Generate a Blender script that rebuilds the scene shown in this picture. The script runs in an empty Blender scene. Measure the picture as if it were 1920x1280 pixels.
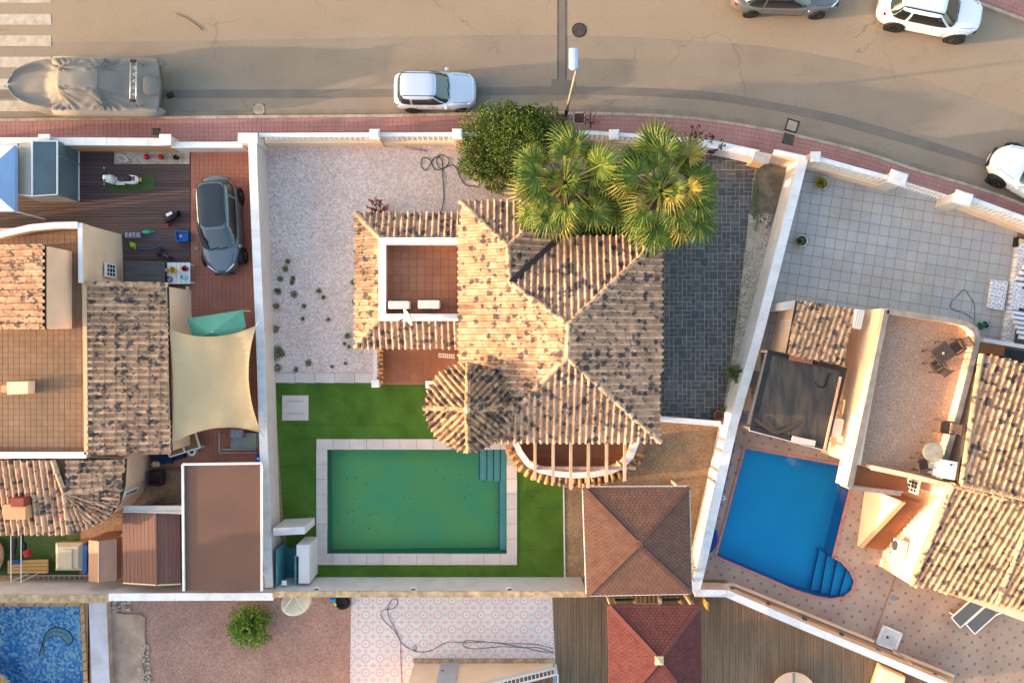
import bpy, bmesh, math, random
from mathutils import Vector, Matrix
from mathutils.geometry import tessellate_polygon
random.seed(7)
SC = bpy.context.scene
COL = SC.collection
# ------------------------------------------------------------ camera, sky, sun, exposure
H = 33.0; S = 41.0            # flying height (m) and ground scale of the survey grid
cam = bpy.data.cameras.new('camera'); camo = bpy.data.objects.new('camera', cam); COL.objects.link(camo)
camo.location = (0, 0, H); camo.rotation_euler = (0, 0, 0)
cam.sensor_fit = 'HORIZONTAL'; cam.sensor_width = 36.0
cam.lens = 36.0 * S * H / 1920.0
cam.clip_end = 3000
SC.camera = camo
SUN_EL = math.radians(8.6); SUN_DIR = Vector((-math.cos(math.radians(7.0)), -math.sin(math.radians(7.0)), 0))
W = bpy.data.worlds.new('World'); SC.world = W; W.use_nodes = True
nt = W.node_tree
sky = nt.nodes.new('ShaderNodeTexSky'); sky.sky_type = 'NISHITA'; sky.sun_disc = False
sky.sun_elevation = SUN_EL; sky.sun_rotation = math.atan2(SUN_DIR.x, SUN_DIR.y)
sky.air_density = 1.2; sky.dust_density = 5.0; sky.ozone_density = 1.2
bg = nt.nodes['Background']; bg.inputs[1].default_value = 0.15
nt.links.new(sky.outputs[0], bg.inputs[0])
sun = bpy.data.lights.new('sun', 'SUN'); sun.energy = 2.0; sun.angle = math.radians(0.5); sun.color = (0.78, 0.53, 0.34)
suno = bpy.data.objects.new('sun', sun); COL.objects.link(suno)
tosun = (SUN_DIR * math.cos(SUN_EL) + Vector((0, 0, math.sin(SUN_EL)))).normalized()
suno.rotation_euler = tosun.to_track_quat('Z', 'Y').to_euler(); suno.location = tosun * 60
SC.view_settings.view_transform = 'Standard'; SC.view_settings.look = 'None'
SC.view_settings.exposure = 2.48; SC.view_settings.gamma = 1.0; SC.view_settings.use_curve_mapping = False

# ------------------------------------------------------------ survey grid
def P(px, py, z=0.0):
    k = (H - z) / (H * S)
    return Vector(((px - 960) * k, (640 - py) * k, z))
def PP(pts, z=0.0): return [P(p[0], p[1], p[2] if len(p) > 2 else z) for p in pts]
def lerp(a, b, t): return a + (b - a) * t
YG = 0.15

# ------------------------------------------------------------ object bookkeeping
LOC = {}
def link(o):
    COL.objects.link(o); return o
def tag(o, label=None, cat=None, group=None, kind=None):
    if label: o['label'] = label
    if cat: o['category'] = cat
    if group: o['group'] = group
    if kind: o['kind'] = kind
    return o
def thing(name, label, cat, loc, rz=0.0, group=None):
    o = bpy.data.objects.new(name, None); link(o); o.location = loc; o.rotation_euler = (0, 0, rz)
    o.empty_display_size = 0.3
    LOC[o] = Vector(loc)
    return tag(o, label, cat, group)
def copy_tree(o, parent=None):
    c = o.copy(); link(c)
    if parent: c.parent = parent
    for ch in o.children: copy_tree(ch, c)
    return c

class MB:
    def __init__(s): s.v = []; s.f = []; s.m = []; s.mi = 0
    def add(s, vs, fs):
        o = len(s.v); s.v.extend([Vector(v) for v in vs])
        for f in fs: s.f.append([i + o for i in f]); s.m.append(s.mi)
    def poly(s, pts): s.add(pts, [list(range(len(pts)))])
    def loft(s, rings, cap0=True, cap1=True, closed=True):
        n = len(rings[0]); vs = [p for r in rings for p in r]; fs = []
        for i in range(len(rings) - 1):
            for j in range(n if closed else n - 1):
                k = (j + 1) % n
                fs.append([i * n + j, i * n + k, (i + 1) * n + k, (i + 1) * n + j])
        if cap0: fs.append(list(range(n))[::-1])
        if cap1: fs.append([(len(rings) - 1) * n + j for j in range(n)])
        s.add(vs, fs)
    def prism(s, pts, z0, z1, bottom=True):
        a = [Vector((p[0], p[1], z0)) for p in pts]; b = [Vector((p[0], p[1], z1)) for p in pts]
        if area(pts) < 0: a.reverse(); b.reverse()
        s.loft([a, b], bottom, True)
    def box(s, c, d, rz=0.0, M=None):
        x, y, z = d[0] / 2, d[1] / 2, d[2] / 2
        vs = [Vector((i * x, j * y, k * z)) for k in (-1, 1) for j in (-1, 1) for i in (-1, 1)]
        R = M if M is not None else Matrix.Rotation(rz, 3, 'Z')
        s.add([R @ v + Vector(c) for v in vs],
              [[0, 2, 3, 1], [4, 5, 7, 6], [0, 1, 5, 4], [2, 6, 7, 3], [0, 4, 6, 2], [1, 3, 7, 5]])
    def bar(s, a, b, w, h):
        a = Vector(a); b = Vector(b); d = (b - a); L = d.length; x = d.normalized()
        y = Vector((0, 0, 1)).cross(x)
        if y.length < 1e-4: y = Vector((0, 1, 0))
        y.normalize(); z = x.cross(y)
        M = Matrix((x, y, z)).transposed()
        s.box((a + b) / 2, (L, w, h), M=M)
    def tube(s, pts, r, n=8, caps=True):
        pts = [Vector(p) for p in pts]; rings = []
        rs = r if isinstance(r, (list, tuple)) else [r] * len(pts)
        up = None
        for i, p in enumerate(pts):
            d = (pts[min(i + 1, len(pts) - 1)] - pts[max(i - 1, 0)]).normalized()
            if up is None:
                up = Vector((0, 0, 1)) if abs(d.z) < .9 else Vector((1, 0, 0))
            x = d.cross(up)
            if x.length < 1e-4: x = d.cross(Vector((0, 1, 0)))
            x.normalize(); y = x.cross(d).normalized(); up = y
            rings.append([p + (x * math.cos(6.28319 * k / n) + y * math.sin(6.28319 * k / n)) * rs[i] for k in range(n)])
        for rg in rings: rg.reverse()
        s.loft(rings, caps, caps)
    def lathe(s, prof, c=(0, 0, 0), n=16, M=None):
        c = Vector(c); rings = []
        for r, z in prof:
            rg = [Vector((r * math.cos(6.28319 * k / n), r * math.sin(6.28319 * k / n), z)) for k in range(n)]
            if M is not None: rg = [M @ v for v in rg]
            rings.append([v + c for v in rg])
        s.loft(rings)
    def ball(s, c, r, n=12, m=8, sc=(1, 1, 1)):
        c = Vector(c)
        prof = [(r * math.sin(math.pi * i / m), -r * math.cos(math.pi * i / m)) for i in range(m + 1)]
        rings = [[c + Vector((max(q, 1e-4) * math.cos(6.28319 * k / n) * sc[0], max(q, 1e-4) * math.sin(6.28319 * k / n) * sc[1], z * sc[2])) for k in range(n)] for q, z in prof]
        s.loft(rings)
    def build(s, name, mat, parent=None, smooth=False, label=None, cat=None, group=None, kind=None, local=False):
        me = bpy.data.meshes.new(name)
        mats = mat if isinstance(mat, (list, tuple)) else [mat]
        if local: base = Vector((0, 0, 0))
        else:
            xs = [v.x for v in s.v]; ys = [v.y for v in s.v]; zs = [v.z for v in s.v]
            base = Vector(((min(xs) + max(xs)) / 2, (min(ys) + max(ys)) / 2, min(zs)))
        me.from_pydata([v - base for v in s.v], [], s.f)
        for m in mats: me.materials.append(m)
        if len(mats) > 1: me.polygons.foreach_set('material_index', s.m)
        if smooth: me.polygons.foreach_set('use_smooth', [True] * len(me.polygons))
        me.update()
        o = bpy.data.objects.new(name, me); link(o)
        if parent is not None:
            o.parent = parent
            o.location = base if local else base - LOC[parent]
        else: o.location = base
        LOC[o] = (LOC[parent] if (parent is not None and local) else Vector((0, 0, 0))) + base if local else base
        return tag(o, label, cat, group, kind)

def area(pts):
    a = 0
    for i in range(len(pts)):
        p, q = pts[i], pts[(i + 1) % len(pts)]; a += p[0] * q[1] - q[0] * p[1]
    return a / 2
def inside(x, y, poly):
    c = False; n = len(poly); j = n - 1
    for i in range(n):
        xi, yi = poly[i][0], poly[i][1]; xj, yj = poly[j][0], poly[j][1]
        if (yi > y) != (yj > y) and x < (xj - xi) * (y - yi) / (yj - yi) + xi: c = not c
        j = i
    return c
def clip_convex(subj, clip):           # Sutherland-Hodgman, clip is CCW convex
    out = subj
    for i in range(len(clip)):
        a, b = clip[i], clip[(i + 1) % len(clip)]
        inp = out; out = []
        if not inp: break
        def sd(p): return (b[0] - a[0]) * (p[1] - a[1]) - (b[1] - a[1]) * (p[0] - a[0])
        for k in range(len(inp)):
            p, q = inp[k - 1], inp[k]; dp, dq = sd(p), sd(q)
            if (dp >= 0) != (dq >= 0):
                t = dp / (dp - dq); out.append((p[0] + (q[0] - p[0]) * t, p[1] + (q[1] - p[1]) * t))
            if dq >= 0: out.append(q)
    return out
def offset_line(pts, d):
    res = []
    n = len(pts)
    for i, p in enumerate(pts):
        p = Vector((p[0], p[1]))
        ds = []
        if i > 0: ds.append((p - Vector(pts[i - 1][:2])).normalized())
        if i < n - 1: ds.append((Vector(pts[i + 1][:2]) - p).normalized())
        nn = [Vector((-q.y, q.x)) for q in ds]
        m = nn[0] if len(nn) == 1 else (nn[0] + nn[1]).normalized()
        k = d / max(.3, m.dot(nn[0]))
        res.append(p + m * k)
    return res
def resample(pts, step):
    pts = [Vector(p) for p in pts]; out = [pts[0].copy()]; acc = 0.0
    for a, b in zip(pts[:-1], pts[1:]):
        L = (b - a).length; t = step - acc
        while t <= L + 1e-6:
            out.append(a.lerp(b, t / L)); t += step
        acc = L - (t - step)
    return out
def smooth_line(pts, k=6):                # Catmull-Rom
    pts = [Vector(p) for p in pts]; out = []
    for i in range(len(pts) - 1):
        p0 = pts[max(i - 1, 0)]; p1 = pts[i]; p2 = pts[i + 1]; p3 = pts[min(i + 2, len(pts) - 1)]
        for j in range(k):
            t = j / k
            out.append(0.5 * ((2 * p1) + (p2 - p0) * t + (2 * p0 - 5 * p1 + 4 * p2 - p3) * t * t + (3 * p1 - p0 - 3 * p2 + p3) * t ** 3))
    out.append(pts[-1]); return out
def sheet(name, outer, z, mat, holes=(), kind='structure', parent=None, label=None, cat=None):
    loops = [[Vector((p[0], p[1], 0)) for p in outer]] + [[Vector((p[0], p[1], 0)) for p in h] for h in holes]
    tris = tessellate_polygon(loops); flat = [v for l in loops for v in l]
    mb = MB(); fs = []
    for t in tris:
        a, b, c = (flat[i] for i in t)
        cr = (b - a).cross(c - a).z
        if abs(cr) < 1e-9: continue
        fs.append(list(t) if cr > 0 else list(t)[::-1])
    mb.add([Vector((v.x, v.y, z)) for v in flat], fs)
    return mb.build(name, mat, parent, kind=kind, label=label, cat=cat)

# ------------------------------------------------------------ materials
def lin1(c):
    c /= 255.0
    return c / 12.92 if c <= .04045 else ((c + .055) / 1.055) ** 2.4
def lin(c, k=1.0): return (min(.95, lin1(c[0]) * k), min(.95, lin1(c[1]) * k), min(.95, lin1(c[2]) * k), 1)
def mix_node(nt, fac, a, b, mode='MIX'):
    n = nt.nodes.new('ShaderNodeMix'); n.data_type = 'RGBA'; n.blend_type = mode
    for sock, val in ((n.inputs['Factor'], fac), (n.inputs[6], a), (n.inputs[7], b)):
        if hasattr(val, 'links') or isinstance(val, bpy.types.NodeSocket): nt.links.new(val, sock)
        else: sock.default_value = val
    return n.outputs[2]
def ramp(nt, x, a, b, lo=0.0, hi=1.0):
    n = nt.nodes.new('ShaderNodeMapRange'); n.clamp = True
    nt.links.new(x, n.inputs[0]); n.inputs[1].default_value = a; n.inputs[2].default_value = b
    n.inputs[3].default_value = lo; n.inputs[4].default_value = hi
    return n.outputs[0]
def noise(nt, vec, scale, detail=3, rough=.55, dist=0.0):
    n = nt.nodes.new('ShaderNodeTexNoise'); n.inputs['Scale'].default_value = scale; n.inputs['Detail'].default_value = detail
    n.inputs['Roughness'].default_value = rough; n.inputs['Distortion'].default_value = dist
    if vec is not None: nt.links.new(vec, n.inputs['Vector'])
    return n.outputs[0]
def voro(nt, vec, scale, feature='F1', rnd=1.0):
    n = nt.nodes.new('ShaderNodeTexVoronoi'); n.feature = feature; n.inputs['Scale'].default_value = scale
    n.inputs['Randomness'].default_value = rnd
    if vec is not None: nt.links.new(vec, n.inputs['Vector'])
    return n
def mathn(nt, op, a, b=None):
    n = nt.nodes.new('ShaderNodeMath'); n.operation = op
    for s_, v in ((n.inputs[0], a), (n.inputs[1], b)):
        if v is None: continue
        if isinstance(v, (int, float)): s_.default_value = v
        else: nt.links.new(v, s_)
    return n.outputs[0]
def scaled(nt, vec, sc, rz=0.0, loc=(0, 0, 0)):
    n = nt.nodes.new('ShaderNodeMapping'); nt.links.new(vec, n.inputs[0])
    n.inputs['Scale'].default_value = sc; n.inputs['Rotation'].default_value = (0, 0, rz); n.inputs['Location'].default_value = loc
    return n.outputs[0]
MATS = {}
def M(name, c, c2=None, ns=1.5, nd=5, lo=.35, hi=.65, grain=0.0, gs=60, rough=.8, bump=0.0, bs=40, spec=.3, metal=0.0,
      k=1.0, vary=0.0, tone=0.0, stretch=None, rz=0.0, coat=0.0, speck=None, fn=None, sss=0.0, srf=None):
    """procedural material: two mixed tones, fine grain, per-object variation, specks, relief"""
    m = bpy.data.materials.new(name); m.use_nodes = True; nt = m.node_tree; b = nt.nodes['Principled BSDF']
    geo = nt.nodes.new('ShaderNodeNewGeometry').outputs['Position']
    vec = scaled(nt, geo, stretch, rz) if stretch else geo
    col = None
    if c2 is not None:
        f = ramp(nt, noise(nt, vec, ns, nd), lo, hi)
        col = mix_node(nt, f, lin(c, k), lin(c2, k))
    else:
        rgb = nt.nodes.new('ShaderNodeRGB'); rgb.outputs[0].default_value = lin(c, k); col = rgb.outputs[0]
    if grain:
        g = ramp(nt, noise(nt, vec, gs, 2, .7), .25, .75, 1 - grain, 1 + grain)
        cb = nt.nodes.new('ShaderNodeCombineColor')
        for i in range(3): nt.links.new(g, cb.inputs[i])
        col = mix_node(nt, 1.0, col, cb.outputs[0], 'MULTIPLY')
    if tone:
        g = ramp(nt, noise(nt, geo, .35, 4), .3, .7, 1 - tone, 1 + tone)
        cb = nt.nodes.new('ShaderNodeCombineColor')
        for i in range(3): nt.links.new(g, cb.inputs[i])
        col = mix_node(nt, 1.0, col, cb.outputs[0], 'MULTIPLY')
    if vary:
        oi = nt.nodes.new('ShaderNodeObjectInfo')
        g = ramp(nt, oi.outputs['Random'], 0, 1, 1 - vary, 1 + vary)
        cb = nt.nodes.new('ShaderNodeCombineColor')
        for i in range(3): nt.links.new(g, cb.inputs[i])
        col = mix_node(nt, 1.0, col, cb.outputs[0], 'MULTIPLY')
    if speck:                               # (colour, scale, threshold)
        sc_, ss_, st_ = speck
        v = voro(nt, geo, ss_)
        f = mathn(nt, 'LESS_THAN', v.outputs['Distance'], st_)
        f2 = mathn(nt, 'GREATER_THAN', noise(nt, geo, ss_ * .23, 2), .5)
        col = mix_node(nt, mathn(nt, 'MULTIPLY', f, f2), col, lin(sc_, k))
    if fn: col = fn(nt, geo, col)
    nt.links.new(col, b.inputs['Base Color'])
    b.inputs['Roughness'].default_value = rough; b.inputs['Specular IOR Level'].default_value = spec
    b.inputs['Metallic'].default_value = metal; b.inputs['Coat Weight'].default_value = coat
    if coat: b.inputs['Coat Roughness'].default_value = .08
    if bump:
        bp = nt.nodes.new('ShaderNodeBump'); bp.inputs['Strength'].default_value = min(1.0, bump); bp.inputs['Distance'].default_value = .02
        nt.links.new(noise(nt, vec, bs, 3, .6), bp.inputs['Height']); nt.links.new(bp.outputs[0], b.inputs['Normal'])
    m.diffuse_color = lin(c)
    MATS[name] = m
    return m
def water_mat(name, tint, rough=.02, wave=2.0):
    m = bpy.data.materials.new(name); m.use_nodes = True; nt = m.node_tree
    for n in list(nt.nodes):
        if n.type != 'OUTPUT_MATERIAL': nt.nodes.remove(n)
    out = nt.nodes['Material Output']
    t = nt.nodes.new('ShaderNodeBsdfTransparent'); t.inputs[0].default_value = (*tint, 1)
    g = nt.nodes.new('ShaderNodeBsdfGlossy'); g.inputs['Roughness'].default_value = rough
    f = nt.nodes.new('ShaderNodeFresnel'); f.inputs[0].default_value = 1.33
    mx = nt.nodes.new('ShaderNodeMixShader')
    geo = nt.nodes.new('ShaderNodeNewGeometry').outputs['Position']
    bp = nt.nodes.new('ShaderNodeBump'); bp.inputs['Strength'].default_value = .12; bp.inputs['Distance'].default_value = .05
    nt.links.new(noise(nt, geo, wave, 3), bp.inputs['Height'])
    nt.links.new(bp.outputs[0], g.inputs['Normal']); nt.links.new(bp.outputs[0], f.inputs['Normal'])
    nt.links.new(f.outputs[0], mx.inputs[0]); nt.links.new(t.outputs[0], mx.inputs[1]); nt.links.new(g.outputs[0], mx.inputs[2])
    nt.links.new(mx.outputs[0], out.inputs['Surface'])
    return m

def roof_material(name, base, base2, dark, k=1.0, cover=.34, boost=0.0):
    m = bpy.data.materials.new(name); m.use_nodes = True; nt = m.node_tree; b = nt.nodes['Principled BSDF']
    geo = nt.nodes.new('ShaderNodeNewGeometry').outputs['Position']
    wob = nt.nodes.new('ShaderNodeTexNoise'); wob.inputs['Scale'].default_value = 6; wob.inputs['Detail'].default_value = 2
    nt.links.new(geo, wob.inputs['Vector'])
    ad = nt.nodes.new('ShaderNodeVectorMath'); ad.operation = 'MULTIPLY_ADD'
    nt.links.new(wob.outputs['Color'], ad.inputs[0]); ad.inputs[1].default_value = (.26, .26, .0); nt.links.new(geo, ad.inputs[2])
    fl = scaled(nt, ad.outputs[0], (1, 1, 0.05))
    v = voro(nt, fl, 4.0, rnd=1.0)
    sep = nt.nodes.new('ShaderNodeSeparateColor'); nt.links.new(v.outputs['Color'], sep.inputs[0])
    rad = ramp(nt, sep.outputs[0], 0, 1, -.08 + boost, .60 + boost)
    f = mathn(nt, 'SUBTRACT', rad, v.outputs['Distance'])
    f = mathn(nt, 'ADD', f, ramp(nt, noise(nt, geo, 22, 3), .2, .8, -.1, .1))
    fac = ramp(nt, f, -.03, .10, 0, .92)
    n1 = ramp(nt, noise(nt, geo, 3.2, 4), .3, .7)
    col = mix_node(nt, n1, lin(base, k), lin(base2, k))
    v2 = voro(nt, geo, 5.0); s2 = nt.nodes.new('ShaderNodeSeparateColor'); nt.links.new(v2.outputs['Color'], s2.inputs[0])
    g = ramp(nt, s2.outputs[1], 0, 1, .82, 1.14)
    cb = nt.nodes.new('ShaderNodeCombineColor')
    for i in range(3): nt.links.new(g, cb.inputs[i])
    col = mix_node(nt, 1.0, col, cb.outputs[0], 'MULTIPLY')
    dk = mix_node(nt, ramp(nt, noise(nt, geo, 14, 3), .3, .7), lin(dark, k), lin((dark[0] + 32, dark[1] + 26, dark[2] + 20), k))
    col = mix_node(nt, fac, col, dk)
    v4 = voro(nt, scaled(nt, ad.outputs[0], (1, 1, 0.05), .6, (3.3, 1.7, 0)), 7.5, rnd=1.0); s4 = nt.nodes.new('ShaderNodeSeparateColor'); nt.links.new(v4.outputs['Color'], s4.inputs[0])
    f4 = ramp(nt, mathn(nt, 'SUBTRACT', ramp(nt, s4.outputs[2], .42, 1, 0, .55), v4.outputs['Distance']), -.02, .12, 0, .8)
    col = mix_node(nt, f4, col, dk)
    oi = nt.nodes.new('ShaderNodeObjectInfo'); g2 = nt.nodes.new('ShaderNodeNewGeometry')
    rr = ramp(nt, mathn(nt, 'FRACT', mathn(nt, 'ADD', oi.outputs['Random'], g2.outputs['Random Per Island'])), 0, 1, .76, 1.2)
    cb3 = nt.nodes.new('ShaderNodeCombineColor')
    for i in range(3): nt.links.new(rr, cb3.inputs[i])
    col = mix_node(nt, 1.0, col, cb3.outputs[0], 'MULTIPLY')
    gr = ramp(nt, noise(nt, geo, 55, 2), .25, .75, .86, 1.12)
    cb2 = nt.nodes.new('ShaderNodeCombineColor')
    for i in range(3): nt.links.new(gr, cb2.inputs[i])
    col = mix_node(nt, 1.0, col, cb2.outputs[0], 'MULTIPLY')
    nt.links.new(col, b.inputs['Base Color']); b.inputs['Roughness'].default_value = .85; b.inputs['Specular IOR Level'].default_value = .2
    bp = nt.nodes.new('ShaderNodeBump'); bp.inputs['Strength'].default_value = .3; bp.inputs['Distance'].default_value = .01
    nt.links.new(noise(nt, geo, 45, 2), bp.inputs['Height']); nt.links.new(bp.outputs[0], b.inputs['Normal'])
    return m

# ------------------------------------------------------------ tiled roofs: every tile is a piece
TW, TL = .262, .43
PROF = [(0, -.03), (.035, .03), (.12, .075), (.29, .098), (.46, .075), (.545, .03), (.58, -.03), (.79, -.042), (1.0, -.03)]
def tile_mesh_data(w, l, sub=1, lap=.07):
    vs = []; fs = []; n = len(PROF)
    ys = [-.02 + (l + lap + .02) * i / sub for i in range(sub + 1)]
    for y in ys:
        t = (y + .02) / (l + lap + .02)
        for px, pz in PROF: vs.append((px * w, y, pz * (1.0 - .12 * t) + .042 * (1 - t) + .004))
    for i in range(sub):
        for j in range(n - 1): fs.append([i * n + j, i * n + j + 1, (i + 1) * n + j + 1, (i + 1) * n + j])
    # front lip of the tile, drawn down to the course below
    o = len(vs)
    for px, pz in PROF: vs.append((px * w, -.02, pz * .35 - .012))
    for j in range(n - 1): fs.append([o + j, o + j + 1, j + 1, j])
    return vs, fs
def mesh_of(name, vs, fs, mat):
    me = bpy.data.meshes.new(name); me.from_pydata(vs, [], fs); me.materials.append(mat); me.update(); return me
class TileRoof:
    def __init__(s, roof, mat, deck_mat):
        s.roof = roof; s.mat = mat; s.whole = []; s.part = MB(); s.loc = LOC[roof]; s.ridge = []
    def slope(s, pts, w=TW, l=TL, down=None):
        nrm = Vector((0, 0, 0)); n = len(pts)
        for i in range(n):
            a, b = pts[i], pts[(i + 1) % n]
            nrm += Vector(((a.y - b.y) * (a.z + b.z), (a.z - b.z) * (a.x + b.x), (a.x - b.x) * (a.y + b.y)))
        nrm.normalize()
        if nrm.z < 0: nrm = -nrm
        c = sum(pts, Vector()) / n
        if down is None: d = Vector((nrm.x, nrm.y, 0))
        else: d = Vector((down[0], down[1], 0))
        d = (d - nrm * d.dot(nrm)).normalized()
        y = -d; x = y.cross(nrm).normalized()
        R = Matrix((x, y, nrm)).transposed()
        q = [((p - c).dot(x), (p - c).dot(y)) for p in pts]
        x0 = min(a for a, _ in q); x1 = max(a for a, _ in q); y0 = min(b for _, b in q); y1 = max(b for _, b in q)
        nx = int((x1 - x0) / w) + 2; ny = int((y1 - y0) / l) + 1
        off = ((x1 - x0) - (nx - 1) * w) / 2
        vs, fs = tile_mesh_data(w, l, 5)
        for j in range(ny):
            for i in range(-1, nx):
                ax = x0 + off + i * w; ay = y0 + j * l
                e = .012
                cs = [inside(a, b, q) for a, b in ((ax + e, ay + e), (ax + w - e, ay + e), (ax + w - e, ay + l - e), (ax + e, ay + l - e))]
                jit = Matrix.Rotation(random.uniform(-.012, .012), 3, 'Z') @ Matrix.Rotation(random.uniform(-.012, .012), 3, 'X')
                o = c + x * ax + y * ay + nrm * random.uniform(0, .008)
                if all(cs): s.whole.append((o, R @ jit))
                else:
                    keep = []
                    for f in fs:
                        mx = sum(vs[k][0] for k in f) / len(f) + ax; my = sum(vs[k][1] for k in f) / len(f) + ay
                        if inside(mx, max(my, ay + .005), q): keep.append(f)
                    if keep:
                        used = sorted({k for f in keep for k in f}); mp = {k: t for t, k in enumerate(used)}
                        s.part.add([o + R @ Vector(vs[k]) for k in used], [[mp[k] for k in f] for f in keep])
    def caps(s, a, b, r=.12, step=.40):
        a = Vector(a); b = Vector(b); L = (b - a).length; n = max(1, round(L / step)); st = L / n
        x = (b - a).normalized(); y = Vector((0, 0, 1)).cross(x).normalized(); z = x.cross(y)
        R = Matrix((x, y, z)).transposed()
        for i in range(n): s.ridge.append((a + x * (i * st), R, st))
    def finish(s, limit=300, key=None, lift=.04):
        random.shuffle(s.whole)
        if key: s.whole.sort(key=key)
        vs, fs = tile_mesh_data(TW, TL, 1)
        me = mesh_of('roof_tile', vs, fs, s.mat)
        for i, (o, R) in enumerate(s.whole):
            if i < limit:
                t = bpy.data.objects.new('roof_tile', me); link(t); t.parent = s.roof
                t.matrix_basis = Matrix.Translation(o - s.loc) @ R.to_4x4()
            else: s.part.add([o + R @ Vector(v) for v in vs], fs)
        if s.part.f: s.part.build('roof_tiles', s.mat, s.roof, kind='stuff')
        if s.ridge:
            cv = []; n = 7; r = .115
            for k, (yy, rr, zz) in enumerate(((0, 1.0, .02), (.44, .86, 0))):
                for j in range(n):
                    a = math.pi * j / (n - 1); cv.append((yy, -math.cos(a) * r * rr, math.sin(a) * r * rr + zz))
            cf = [[j, j + 1, n + j + 1, n + j] for j in range(n - 1)] + [list(range(n))[::-1]]
            cf = [f[::-1] for f in cf]
            rme = mesh_of('ridge_tile', cv, cf, s.mat)
            for o, R, st in s.ridge:
                t = bpy.data.objects.new('ridge_tile', rme); link(t); t.parent = s.roof
                t.matrix_basis = Matrix.Translation(o - s.loc + Vector((0, 0, lift))) @ (R @ Matrix.Rotation(random.uniform(-.03, .03), 3, 'Z')).to_4x4()

def deck(name, slopes, mat, parent, drop=.10, th=.1):
    mb = MB()
    for pts in slopes:
        top = [p - Vector((0, 0, drop)) for p in pts]; bot = [p - Vector((0, 0, drop + th)) for p in pts]
        if area(pts) < 0: top.reverse(); bot.reverse()
        mb.loft([bot, top])
    return mb.build(name, mat, parent)

# ------------------------------------------------------------ laid floors: tiles, pavers, slabs as pieces
def floor_pieces(parent, poly, z, w, l, ang, gap, mat, name, th=.02, limit=300, stagger=0.0, jit=.002, org=None, sizes=None, stuffname=None, key=None):
    ca, sa = math.cos(ang), math.sin(ang)
    o = org if org is not None else poly[0]
    q = [((p[0] - o[0]) * ca + (p[1] - o[1]) * sa, -(p[0] - o[0]) * sa + (p[1] - o[1]) * ca) for p in poly]
    if area(q) < 0: q = q[::-1]
    x0 = min(a for a, _ in q); x1 = max(a for a, _ in q); y0 = min(b for _, b in q); y1 = max(b for _, b in q)
    whole = []; mb = MB(); g = gap / 2
    def back(a, b): return (o[0] + a * ca - b * sa, o[1] + a * sa + b * ca)
    for j in range(math.floor(y0 / l), math.ceil(y1 / l)):
        for i in range(math.floor(x0 / w) - 1, math.ceil(x1 / w) + 1):
            sx = stagger * w * (j % 2)
            a, b = i * w + sx, j * l
            cell = [(a + g, b + g), (a + w - g, b + g), (a + w - g, b + l - g), (a + g, b + l - g)]
            if all(inside(p[0], p[1], q) for p in cell): whole.append((a + w / 2, b + l / 2))
            else:
                c = clip_convex(q, cell)
                if len(c) >= 3 and abs(area(c)) > .0008:
                    mb.prism([back(*p) for p in c], z - th, z + random.uniform(-jit, jit), False)
    random.shuffle(whole)
    if key: whole.sort(key=lambda t: key(back(*t)))
    if whole:
        x, y = (w - gap) / 2, (l - gap) / 2; e = min(.006, gap)
        vs = [(-x, -y, -th), (x, -y, -th), (x, y, -th), (-x, y, -th), (-x, -y, -e * .6), (x, -y, -e * .6), (x, y, -e * .6), (-x, y, -e * .6),
              (-x + e, -y + e, 0), (x - e, -y + e, 0), (x - e, y - e, 0), (-x + e, y - e, 0)]
        fs = [[0, 1, 5, 4], [1, 2, 6, 5], [2, 3, 7, 6], [3, 0, 4, 7], [4, 5, 9, 8], [5, 6, 10, 9], [6, 7, 11, 10], [7, 4, 8, 11], [8, 9, 10, 11]]
        me = mesh_of(name, vs, fs, mat)
        for k, (a, b) in enumerate(whole):
            bx, by = back(a, b)
            if k < limit:
                t = bpy.data.objects.new(name, me); link(t); t.parent = parent
                t.location = Vector((bx, by, z + random.uniform(-jit, jit))) - LOC[parent]; t.rotation_euler = (0, 0, ang)
            else:
                R = Matrix.Rotation(ang, 3, 'Z'); c = Vector((bx, by, z + random.uniform(-jit, jit)))
                mb.add([c + R @ Vector(v) for v in vs], fs)
    if mb.f: mb.build(stuffname or (name + 's'), mat, parent, kind='stuff')

# ------------------------------------------------------------ walls along a line
def wall_line(name, label, cat, line, z0, h, th, mat, capmat=None, caph=.05, over=.03, seg=.9, group=None):
    """line: world XY points of the centre line. Body as one mitred prism, coping stones as pieces"""
    L = offset_line(line, th / 2); R = offset_line(line, -th / 2)
    poly = list(L) + list(reversed(R))
    c = Vector(line[len(line) // 2][:2])
    t = thing(name, label, cat, (c.x, c.y, z0), group=group)
    mb = MB()
    for i in range(len(line) - 1):
        mb.prism([L[i], L[i + 1], R[i + 1], R[i]], z0, z0 + h - caph, True)
    mb.build('wall_body', mat, t)
    if capmat:
        cl = [Vector((p[0], p[1], 0)) for p in line]
        for i in range(len(cl) - 1):
            a, b = cl[i], cl[i + 1]; n = max(1, round((b - a).length / seg)); d = (b - a).normalized(); nn = Vector((-d.y, d.x, 0)) * (th / 2 + over)
            ext0 = over if i == 0 else 0; ext1 = over if i == len(cl) - 2 else 0
            for j in range(n):
                p = a.lerp(b, j / n) + d * (.004 if j or i else -ext0); q = a.lerp(b, (j + 1) / n) - d * (.004 if (j < n - 1 or i < len(cl) - 2) else -ext1)
                m2 = MB(); zz = z0 + h
                m2.prism([p - nn, q - nn, q + nn, p + nn], zz - caph, zz + random.uniform(-.003, .003))
                m2.build('coping_stone', capmat, t)
    return t
def simple_box_building(parent, name, foot, z0, z1, mat):
    mb = MB(); mb.prism(foot, z0, z1); return mb.build(name, mat, parent)
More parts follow.
